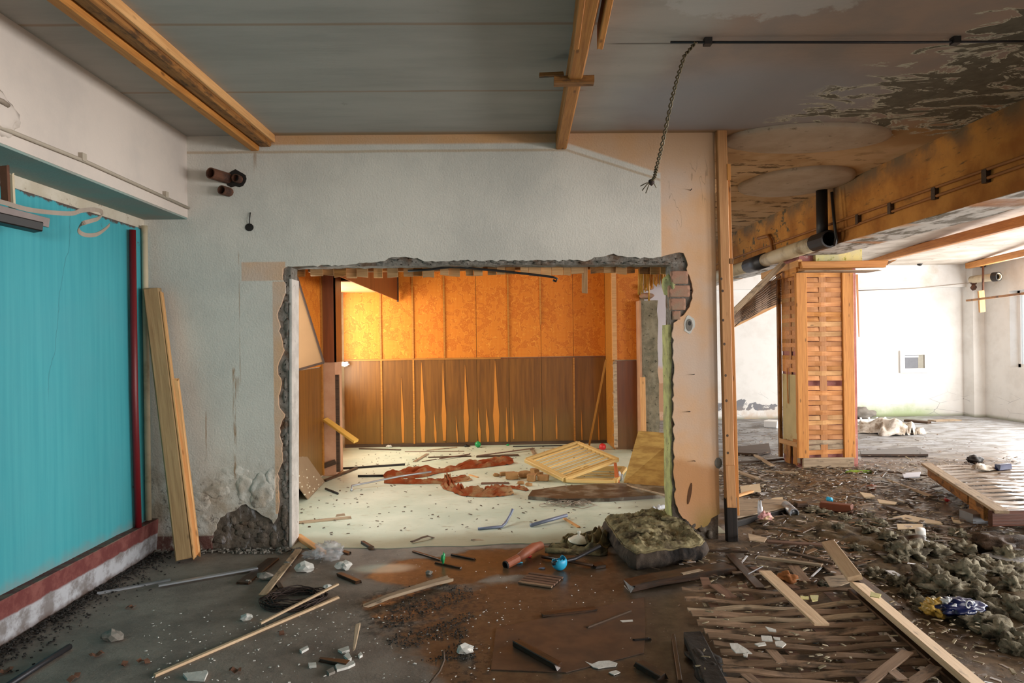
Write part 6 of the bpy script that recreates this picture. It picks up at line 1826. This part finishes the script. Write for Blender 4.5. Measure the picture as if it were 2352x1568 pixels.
for i, (px, lab) in enumerate((([(1676, 1479), (1694, 1479), (1714, 1491), (1728, 1502), (1690, 1500), (1680, 1490)], 'largest white paint flake on the woven panel'), ([(1748, 1461), (1772, 1462), (1775, 1474), (1750, 1472)], 'rounded white flake in the middle of the woven panel'), ([(1780, 1475), (1796, 1473), (1806, 1480), (1797, 1488), (1782, 1484)], 'white flake beside the rounded one'),
        ([(1758, 1440), (1782, 1447), (1783, 1452), (1766, 1450)], 'slim white flake behind the rounded one'), ([(1733, 1480), (1757, 1476), (1760, 1482), (1742, 1485)], 'thin white flake next to the largest one'), ([(1776, 1464), (1792, 1466), (1792, 1472), (1780, 1470)], 'small white flake on a slat edge'),
        ([(1707, 1503), (1718, 1500), (1716, 1510), (1708, 1508)], 'tiny flake below the largest white flake'), ([(1860, 1368), (1880, 1368), (1878, 1380), (1866, 1382)], 'cream flake on the raised slats'), ([(1838, 1370), (1858, 1371), (1858, 1377), (1840, 1376)], 'flat cream flake beside the raised slats'),
        ([(1892, 1326), (1946, 1320), (1952, 1338), (1930, 1346), (1906, 1348)], 'large tan flake at the panel corner'), ([(1718, 1196 + 30), (1762, 1236), (1755, 1246), (1722, 1242)], 'tan plaster flake on the rubble near the charred post'), ([(2000, 1360), (2024, 1366), (2020, 1374), (1998, 1370)], 'pale torn flake lying on the edge board'))):
    zz = .098 if 1676 <= px[0][0] < 1900 and px[0][1] > 1350 else (.15 if px[0][0] == 2000 else .06)
    poly_plate('paint_flake', px, zz, .005, M_PLASTERCHUNK if i < 7 else (M_PINE_GREY if i in (9, 10) else MW_YELBLK), lab, 'paint flake')

# ================================================================== rubble field on the right
# carpet of splinters, chips and grit nobody could count
def litter(name, n, seed, region, size, m, label, zj=.012, flat=.25, leng=2.4):
    rr = random.Random(seed)
    vs, fs = [], []
    k = 0
    tries = 0
    while k < n and tries < n * 30:
        tries += 1
        x, y = rr.uniform(region[0], region[1]), rr.uniform(region[2], region[3])
        p = fl(x, y, 0) if region[4] == 'px' else Vector((x, y, 0))
        if len(region) > 5 and not region[5](p, rr): continue
        s = rr.uniform(*size); a = rr.gauss(.15, .7)
        L, w, h = s * rr.uniform(1, leng), s * rr.uniform(.4, 1), s * flat * rr.uniform(.5, 1.4)
        ca, sa = math.cos(a), math.sin(a)
        tz = rr.uniform(-.25, .25)
        z0 = rr.uniform(0, zj)
        b = len(vs)
        for (qx, qy, qz) in ((-L, -w * .6, 0), (L * .8, -w, 0), (L, w * .7, 0), (-L * .7, w, 0), (-L * .9, -w * .5, h), (L * .7, -w * .8, h), (L * .8, w * .5, h), (-L * .6, w * .8, h)):
            vs.append((p.x + qx * ca - qy * sa, p.y + qx * sa + qy * ca, z0 + qz + max(0, tz * qx + abs(tz) * L)))
        fs += [(b + q[0], b + q[1], b + q[2], b + q[3]) for q in ((0, 3, 2, 1), (4, 5, 6, 7), (0, 1, 5, 4), (1, 2, 6, 5), (2, 3, 7, 6), (3, 0, 4, 7))]
        k += 1
    o = new(name, mesh(name, vs, fs), m)
    return tag(o, label, 'debris', kind='stuff')
M_CHIPD = (lambda g: (g.col(g.mul(g.mix(g.noise(g.pos, 6, 3, .7).ss(.35, .65), rgb(122, 98, 74), rgb(64, 52, 42)), g.noise(g.pos, 31, 1) * 1.2 + .4)), g.rgh(g.noise(g.pos, 9, 2) * .6 + .05), g.m)[2])(G('wood_splinters', .4))
M_CHIPL = (lambda g: (g.col(g.mul(g.mix(g.noise(g.pos, 5, 3, .7).ss(.35, .65), rgb(176, 160, 134), rgb(130, 120, 92)), g.noise(g.pos, 31, 1) * 1.0 + .5)), g.m)[1])(G('pale_chips', .6))
def inhall(p, rr):
    if p.x < 1.25 and p.y < 4.9: return p.x > 1.05 and rr.random() < .15
    if 5.0 < p.y < 5.65 and p.x < 1.92: return False
    if p.x < 2.2 and p.y > 5.4: return False
    if 3.55 < p.x < 4.25 and 8.1 < p.y < 8.8: return False
    dens = 1.0 if p.y < 8.5 else .35
    if p.y > 8.5 and p.x > 4.6: dens = .12
    return rr.random() < dens
litter('wood_splinters', 8000, 3, (1.0, 7.0, 3.0, 12.5, 'w', inhall), (.005, .018), M_CHIPD, 'dark wet wood splinters carpeting the hall floor', .03)
litter('wood_splinters', 1300, 4, (1.3, 4.6, 4.4, 8.2, 'w', inhall), (.010, .034), M_CHIPD, 'larger dark splinters between the pier and the column', .035, .15, 3.2)
litter('pale_chips', 2200, 5, (1.05, 5.6, 3.0, 10.5, 'w', inhall), (.004, .016), M_CHIPL, 'pale plaster and wood chips among the dark splinters', .04, .3)
litter('pale_chips', 260, 6, (1600, 2250, 1350, 1568, 'px'), (.004, .012), M_CHIPL, 'pale crumbs scattered over the woven floor panel', .10, .3)
def front(p, rr): return p.x < 1.3 and p.y < 5.2 and p.x > -2.55
litter('plaster_crumbs', 330, 9, (330, 1180, 1400, 1600, 'px', front), (.0015, .0055), M_PLASTERCHUNK, 'white plaster crumbs on the grey front floor', .004, .7, 1.5)
litter('plaster_crumbs', 150, 10, (560, 1500, 1280, 1500, 'px', front), (.0015, .004), M_PLASTERCHUNK, 'small white crumbs near the opening', .004, .7, 1.5)
def kerb(p, rr): return rr.random() < math.exp(-(p.x + 2.62) * 14)
litter('kerb_dirt', 1500, 12, (-2.63, -2.25, 3.3, 5.3, 'w', kerb), (.003, .008), M_DIRTBLACK, 'dark crumbly dirt along the skirting kerb', .008, .8, 1.4)
litter('black_grit', 900, 13, (880, 1090, 1345, 1520, 'px', lambda p, rr: mnoise.noise(p * 5) > .02), (.002, .0055), M_DIRTBLACK, 'black grit swept together on the wet floor', .006, .8, 1.4)
litter('floor_grit', 420, 14, (-1.9, 1.5, 5.6, 10.2, 'w'), (.004, .012), M_DARKWOOD, 'dark crumbs on the pale linoleum', .006, .4, 1.8)
for o in list(sc.objects):
    if o.name.startswith('floor_grit'): o.location.z = ZB
litter('wall_foot_debris', 170, 15, (350, 690, 1248, 1272, 'px', lambda p, rr: p.y < 5.32), (.006, .016), M_GREYCHUNK, 'crumbled plaster along the foot of the broken wall', .006, .8, 1.4)
for i, (x, y, lab) in enumerate(((300, 1398, 'curled brown leaf on the open grey floor'), (222, 1508, 'brown leaf near the grey pipe'), (285, 1528, 'brown curled leaf behind the pine strip end'), (330, 1523, 'dark leaf beside the curled one'), (12, 1546, 'brown leaf at the kerb in the near corner'), (170, 1560, 'pale brown leaf near the front edge'), (645, 1458, 'reddish leaf beside the white crumbs'), (540, 1545, 'reddish leaf stalk among white shards'))):
    p = fl(x, y, .0)
    tag(new('dry_leaf', strip_me('dry_leaf', [Vector((-.03 + .012 * k, .006 * math.sin(k + i), .004 + .016 * abs(math.sin(k * .9 + i)))) for k in range(6)], .026, .002, (0, 1, .3 * math.sin(i))), M_LEAF, None, Matrix.Translation(p) @ Matrix.Rotation(i * .9, 4, 'Z')), lab, 'leaf')

# low heap of soaked insulation, clumps on top
bm = bmesh.new()
NX, NY = 70, 90
gx0, gx1, gy0, gy1 = 1.95, 3.6, 3.2, 6.7
def heap(x, y):
    cx = 2.35 + (6.6 - y) * .17
    e = math.exp(-(((x - cx - .25) / .55) ** 2)) * min(1, max(0, (y - 3.1) / .5)) * min(1, max(0, (6.7 - y) / 1.2))
    n = mnoise.noise(Vector((x * 3, y * 3, 0))) * .5 + mnoise.noise(Vector((x * 9, y * 9, 3))) * .35 + mnoise.noise(Vector((x * 24, y * 24, 5))) * .15
    return e * (.055 + .09 * n) - .012
vv = [[bm.verts.new((gx0 + (gx1 - gx0) * i / NX, gy0 + (gy1 - gy0) * j / NY, heap(gx0 + (gx1 - gx0) * i / NX, gy0 + (gy1 - gy0) * j / NY))) for j in range(NY + 1)] for i in range(NX + 1)]
for i in range(NX):
    for j in range(NY):
        if max(v.co.z for v in (vv[i][j], vv[i + 1][j], vv[i + 1][j + 1], vv[i][j + 1])) > -.004:
            bm.faces.new((vv[i][j], vv[i + 1][j], vv[i + 1][j + 1], vv[i][j + 1]))
for v in [v for v in bm.verts if not v.link_faces]: bm.verts.remove(v)
tag(new('insulation_rubble', bm_me('insulation_rubble', bm, True), cloth('soaked_wool', rgb(112, 98, 76), rgb(48, 41, 32), 9, .7, 1.0)), 'low heap of soaked brown insulation beside the woven floor panel', 'debris', kind='stuff')
protos = []
for s in range(7):
    me = chunk_me('wool_clump', (.075, .062, .042), 100 + s * 3, 4, .40, 2.1)
    for v in me.vertices:
        n = v.co.normalized()
        v.co += n * (.030 * mnoise.noise(v.co * 24 + Vector((s, 0, 0))) + .024 * mnoise.noise(v.co * 55) + .012 * mnoise.noise(v.co * 120))
        if v.co.z < -.02: v.co.z = -.02
    me.materials.append(M_WOOL)
    protos.append(me)
rr = random.Random(55)
clumps = [(2090, 1290, 1.5), (2130, 1282, 1.4), (2060, 1300, 1.0), (2215, 1275, 1.3), (2255, 1300, 1.2), (2180, 1330, 1.5), (2225, 1345, 1.4), (2150, 1350, 1.6), (2185, 1375, 1.6), (2250, 1385, 1.4), (2290, 1335, 1.3), (2330, 1365, 1.3), (2310, 1290, 1.4),
          (2040, 1255, .9), (2000, 1235, .8), (2080, 1235, .9), (2110, 1250, .9), (2145, 1242, .8), (2020, 1212, .8), (1975, 1212, .7), (1940, 1200, .7), (1895, 1185, .8), (1870, 1178, .9), (1990, 1190, .7), (2050, 1195, .6), (2200, 1230, .9), (2240, 1245, .9), (2275, 1260, 1.0),
          (2330, 1315, 1.2), (2200, 1420, 1.3), (2260, 1440, 1.4), (2310, 1470, 1.4), (2340, 1420, 1.3), (2130, 1400, 1.1), (2090, 1370, .9), (2060, 1345, .8), (1970, 1268, .8), (2015, 1328, .8), (2050, 1275, .9), (2230, 1310, 1.2), (1925, 1225, .6), (1910, 1350, .5), (1895, 1345, .5), (2320, 1240, .9), (2275, 1410, 1.2), (2345, 1500, 1.2)]
cl0 = None
LM = (('the paper cup', 2117, 1235), ('the foil packet', 2195, 1390), ('the pale upright board', 1935, 1285), ('the silver can', 1824, 1185), ('the platform foot block', 2285, 1195), ('the middle of the pale edge board', 2110, 1460),
      ('the violet wrapper', 2052, 1316), ('the sodden mound', 2290, 1270), ('the clear film sheet', 2330, 1276), ('the rust brown block', 1920, 1162), ('the lower end of the edge board', 2250, 1560), ('the bark shell', 2095, 1262))
ORD = ('nearest to', 'second nearest to', 'third nearest to', 'fourth nearest to', 'fifth nearest to', 'sixth nearest to', 'seventh nearest to', 'eighth nearest to', 'ninth nearest to', 'tenth nearest to', 'eleventh nearest to', 'twelfth nearest to', 'thirteenth nearest to', 'fourteenth nearest to')
def clump_labels(pts):
    W_ = [fl(x, y) for x, y, k in pts]
    cand = []
    for nm, lx, ly in LM:
        L_ = fl(lx, ly)
        for r_, i in enumerate(sorted(range(len(W_)), key=lambda q: (W_[q] - L_).length)[:14]):
            cand.append((r_, (W_[i] - L_).length, i, nm))
    out = {}
    for r_, _, i, nm in sorted(cand):
        if i not in out: out[i] = 'shaggy grey clump of wet insulation, ' + ORD[r_] + ' ' + nm
    return out
CL = None
for i, (x, y, k) in enumerate(clumps):
    p = fl(x, y, 0); p.z = max(0, heap(p.x, p.y)) + .012 * k
    o = bpy.data.objects.new('wool_clump', protos[i % 7]) if cl0 is None or i < 7 else None
    if o is None:
        o = first[i % 7].copy()
    else:
        first = (first if i else []) + [o]
        cl0 = o
    COL.objects.link(o)
    o.matrix_basis = Matrix.Translation(p) @ Matrix.Rotation(rr.uniform(0, 6.28), 4, 'Z') @ Matrix.Diagonal((k * rr.uniform(.8, 1.2), k * rr.uniform(.8, 1.15), k * rr.uniform(.75, 1.1), 1))
    WM[o.name] = o.matrix_basis.copy()
    CL = CL or clump_labels(clumps)
    tag(o, CL.get(i, 'shaggy grey clump of wet insulation deep in the heap'), 'insulation', 'wet insulation clumps in the rubble')
for i, (x, y, s, lab) in enumerate(((2290, 1270, .15, 'dark brown sodden mound behind the insulation clumps'), (2095, 1262, .10, 'brown curved shell of bark among the insulation'))):
    lump('sodden_mound', x, y, (s * 1.3, s * .8, s * .5), M_WETWOOD if i else cloth('sodden_brown', rgb(74, 58, 46), rgb(36, 28, 22), 8, .6, 1.0), lab, 'mound', 77 + i, sub=4, rough=.4)
# crushed snack packet: blue and yellow foil under clear film
bg = thing('foil_packet', 'crushed navy and yellow foil packet on the insulation heap', 'packet', fl(2200, 1400, .05))
navy = new('navy_part', chunk_me('navy_part', (.13, .07, .05), 51, 4, .25, 3.0), M_NAVY, bg, Matrix.Translation(fl(2205, 1396, .07)))
new('yellow_part', chunk_me('yellow_part', (.07, .06, .045), 53, 4, .4, 2.4), M_YELLOWFOIL, bg, Matrix.Translation(fl(2150, 1396, .06)))
new('film_part', chunk_me('film_part', (.045, .04, .03), 55, 4, .4, 2.8), M_WHITEFOIL, bg, Matrix.Translation(fl(2180, 1388, .09)))
sw = [fl(2222, 1388, .128) + Vector((.022 * math.cos(t) * (1 - t / 9), -.01, .03 * math.sin(t) * (1 - t / 9))) for t in [i * .5 for i in range(13)]]
rod('swirl_print', sw, .004, M_WHITEFOIL, parent=navy, n=5)
tag(new('paper_cup', tube_me('paper_cup', [Vector((0, 0, 0)), Vector((0, 0, .04)), Vector((.0, 0, .09))], .03, 18, radii=[.03, .033, .036]), M_WHITEP, None, Matrix.Translation(fl(2117, 1240, .02)) @ Euler((.2, -.25, 0)).to_matrix().to_4x4()), 'white ribbed paper cup leaning among the insulation clumps', 'cup')
lie('blue_wrapper', 2042, 1310, 2062, 1322, .05, .008, M_WHITEFOIL, 'white and violet wrapper on the brown floor by the insulation', 'wrapper', z=.06)
lie('clear_sheet', 2290, 1282, 2370, 1268, .22, .006, M_FILM, 'pale clear film sheet on the floor at the heap edge', 'sheet', z=.05)
# wet boards, can and wrapper just beyond the pier
a = [fl(1684, 1192, .045), fl(1815, 1166, .045), fl(1806, 1150, .045), fl(1690, 1146, .045)]
cc = sum(a, Vector()) / 4
tag(new('pale_board', prism_me('pale_board', [p - cc for p in a], (0, 0, .012)), M_PINE_GREY, None, Matrix.Translation(cc)), 'pale flat board behind the charred post', 'board')
lie('black_batten', 1686, 1204, 1816, 1170, .03, .05, M_BLACKPIPE, 'black batten under the edge of the pale flat board', 'batten')
pc = fl(1824, 1188, 0)
cn = thing('tin_can', 'silver tin can lying open end forward in the rubble', 'can', pc)
can_body = new('body', tube_me('body', [pc + Vector((-.005, .0, .045)), pc + Vector((.02, .22, .055))], .04, 18), M_METAL, cn)
new('mouth', hollow_me('mouth', pc + Vector((-.004, .02, .045)), pc + Vector((-.01, -.03, .044)), .042), M_METAL, can_body)
lie('brown_block', 1884, 1160, 1958, 1168, .09, .07, plain('rust_block', rgb(104, 52, 26), .6, 0, .35, 10), 'rust brown block lying in the rubble before the column', 'block', z=.02)
lie('dark_block', 1826, 1159, 1852, 1158, .06, .05, M_WETWOOD, 'small dark block beside the silver can', 'block', z=.03)
lump('blue_scrap', 1905, 1150, (.03, .025, .02), M_BLUE, 'bright blue scrap above the rust brown block', 'plastic scrap', 15, z=.05)
lump('red_scrap', 2174, 1152, (.025, .02, .02), M_RED, 'small red scrap on the floor before the raised platform', 'plastic scrap', 16)
lump('rust_lump', 2000, 1124, (.05, .04, .03), M_TERRA, 'rust coloured lump on the floor right of the column foot', 'lump', 17)
wr = thing('pink_wrapper', 'crumpled pink and white wrapper standing by the pale board', 'wrapper', fl(1755, 1190))
new('wrapper_body', chunk_me('wrapper_body', (.055, .02, .04), 61, 4, .45, 3.5), M_PINKPAPER, wr, Matrix.Translation(fl(1758, 1188, .05)))
new('wrapper_tip', chunk_me('wrapper_tip', (.022, .015, .075), 63, 3, .4, 1.5), M_WHITEFOIL, wr, Matrix.Translation(fl(1746, 1170, .10)))
for i, (px, lab) in enumerate((([(1975, 1132), (2000, 1135), (2010, 1142), (1985, 1143)], 'cream plaster piece on the hall floor, farthest of the pale trail'), ([(2015, 1148), (2060, 1155), (2055, 1160), (2020, 1157)], 'pale plaster piece in the middle of the trail'), ([(2050, 1190), (2080, 1184), (2160, 1200), (2165, 1206), (2100, 1200)], 'long pale plaster piece beside the insulation heap'), ([(2185, 1190), (2200, 1192), (2208, 1203), (2190, 1200)], 'pale triangular plaster piece by the raised platform'),
        ([(1770, 1146), (1798, 1143), (1800, 1162), (1772, 1158)], 'tan square of plaster behind the pink wrapper'), ([(1700, 1118), (1745, 1112), (1748, 1130), (1702, 1134)], 'tan wet patch of plaster near the post'), ([(2060, 1205), (2120, 1206), (2118, 1214), (2062, 1216)], 'grey-beige plaster slab in front of the trail'), ([(2072, 1088), (2115, 1085), (2112, 1096), (2076, 1098)], 'bluish pale tile piece on the hall floor'))):
    poly_plate('plaster_piece', px, .03, .01, plain('cream_piece_%d' % i, rgb(206, 184, 150) if i < 7 else rgb(196, 198, 208), .6, 0, .1, 10), lab, 'plaster piece')
lie('floor_stick', 2040, 1102, 2140, 1140, .05, .02, M_PINE_GREY, 'grey stick pointing to the raised platform', 'stick', z=.02, taper=(.3, 1))
lie('floor_stick', 1990, 1078, 2130, 1092, .03, .015, M_DARKWOOD, 'long dark stick on the floor right of the column', 'stick', z=.02)
lie('floor_stick', 2040, 1165, 2082, 1180, .06, .03, M_DARKWOOD, 'short dark stick beside the pale plaster trail', 'stick', z=.02)
lie('floor_stick', 1693, 1082, 1742, 1100, .06, .02, M_PINE_GREY, 'whitish lath right behind the post', 'lath', z=.04)
lie('floor_stick', 1750, 1082, 1835, 1086, .04, .02, M_PINE_GREY, 'pale lath lying at the column foot', 'lath', z=.02)
lie('floor_stick', 1692, 1062, 1800, 1054, .05, .02, M_DARKWOOD, 'dark lath farther behind the post', 'lath', z=.02)
lie('floor_stick', 1735, 1045, 1775, 1070, .05, .02, M_PINE_GREY, 'slanting lath between the post and the column', 'lath', z=.03)
lie('floor_stick', 1688, 1140, 1728, 1128, .04, .02, M_PINE, 'short tan lath end close behind the post', 'lath', z=.03)
# thin boards on the far floor
poly_plate('dark_board', [(1976, 1040), (2105, 1030), (2130, 1042), (2132, 1048), (1978, 1048)], .01, .03, M_WETWOOD, 'flat dark board on the hall floor behind the column', 'board')
poly_plate('dark_board', [(1690, 1030), (1766, 1022), (1770, 1040), (1740, 1046), (1692, 1044)], .01, .03, M_DARKWOOD, 'flat dark board on the hall floor between post and column', 'board')
lump('moss_patch', 1972, 1085, (.16, .06, .015), M_MOSS, 'patch of bright green moss at the column foot', 'moss', 6, sub=3)
# raised platform: frame with slatted top
P = {'a': fl(2128, 1066, .22), 'b': fl(2302, 1176, .22)}
pl = thing('slatted_platform', 'broken raised platform of wet slats with a thick edge beam', 'platform', fl(2240, 1170))
A_, B_ = P['a'], P['b']
ax_ = (B_ - A_)
plank('edge_beam', A_ + Vector((.04, 0, -.06)), A_ + ax_ * .62 + Vector((.04, 0, -.07)), .05, .14, M_TIMBER_OLD, parent=pl, jag=.06)
plank('top_board', A_, B_, .10, .025, M_PINE_GREY, parent=pl, jag=.02)
plank('edge_block', A_ + ax_ * .63 + Vector((.04, 0, -.09)), A_ + ax_ * .80 + Vector((.04, 0, -.10)), .06, .15, M_TIMBER_OLD, parent=pl)
F1 = B_ + Vector((3.0, .05, -.03))
plank('front_beam', B_ + Vector((-.05, .06, -.06)), F1 + Vector((0, 0, -.03)), .05, .12, wood('wet_red_beam', rgb(90, 50, 34), rgb(50, 28, 20), .4, knots=False), parent=pl)
new('foot_block', box_me('foot_block', (-.20, -.02, 0), (.05, .15, .08)), M_METAL, pl, Matrix.Translation(fl(2285, 1200, 0)))
rr = random.Random(66)
for i in range(26):
    s = .04 + .94 * i / 25
    a = A_ + ax_ * s + Vector((.05, 0, -.01)); b = a + Vector((2.9, .10, -.02))
    new('slat', strip_me('slat', [Vector((-1.45 + 2.9 * k / 10, .05 * k / 10, .012 * math.sin(k * 1.9 + (i % 2) * math.pi))) for k in range(11)], .068, .008, (0, 1, 0)), M_WETSLAT, pl, Matrix.Translation((a + b) / 2 + Vector((0, 0, rr.uniform(-.006, .006)))))
lump('white_ball', 2240, 1186, (.045, .045, .045), plain('lime_ball', rgb(196, 206, 150), .4), 'pale round fruit by the foot of the raised platform', 'ball', 2, rough=.03)
lie('black_stick', 2290, 1073, 2318, 1070, .06, .06, M_NAVY, 'short dark stick on the raised platform', 'stick', z=.22)
lump('black_lump', 2238, 1062, (.09, .06, .05), M_BLACKPIPE, 'black lump behind the raised platform', 'scrap', 9, z=.02)
rag('film_heap', [(2245, 1078), (2275, 1076), (2290, 1078)], .2, .05, 41, M_WHITECLOTH, 'grey film heap lying on the raised platform', 'film', z=.22)
# cloth heap and crate by the far wall
rag('sacking_heap', [(1972, 985), (2010, 990), (2050, 995), (2085, 1000)], .95, .22, 43, M_WHITECLOTH, 'heap of crumpled whitish sacking on the hall floor', 'sacking', nu=70, nv=24)
cr = thing('plastic_crate', 'flat white plastic crate by the far hall wall', 'crate', fl(1995, 968))
c = fl(1995, 970)
new('base', box_me('base', (-.28, -.2, 0), (.28, .2, .04)), M_WHITEP, cr, Matrix.Translation(c))
for k in range(4):
    new('prong', box_me('prong', (-.015, -.02, .04), (.015, .0, .12)), M_WHITEP, cr, Matrix.Translation(c + Vector((-.2 + k * .15, -.15, 0))) @ Matrix.Rotation(-.3, 4, 'Y'))
lie('pale_box', 1760, 972, 1790, 974, .25, .12, M_WHITEP, 'pale box beside the far wall left of the column', 'box')
lie('far_stick', 2080, 965, 2135, 970, .12, .04, M_DARKWOOD, 'dark stick at the foot of the mossy far wall', 'stick')
lie('far_stick', 2140, 966, 2200, 964, .2, .02, M_PINE_GREY, 'pale board at the foot of the mossy far wall', 'board')
lump('wall_rubble', 1982, 962, (.22, .14, .12), M_GREYCHUNK, 'grey rubble lump at the far wall beside the column', 'rubble', 21)
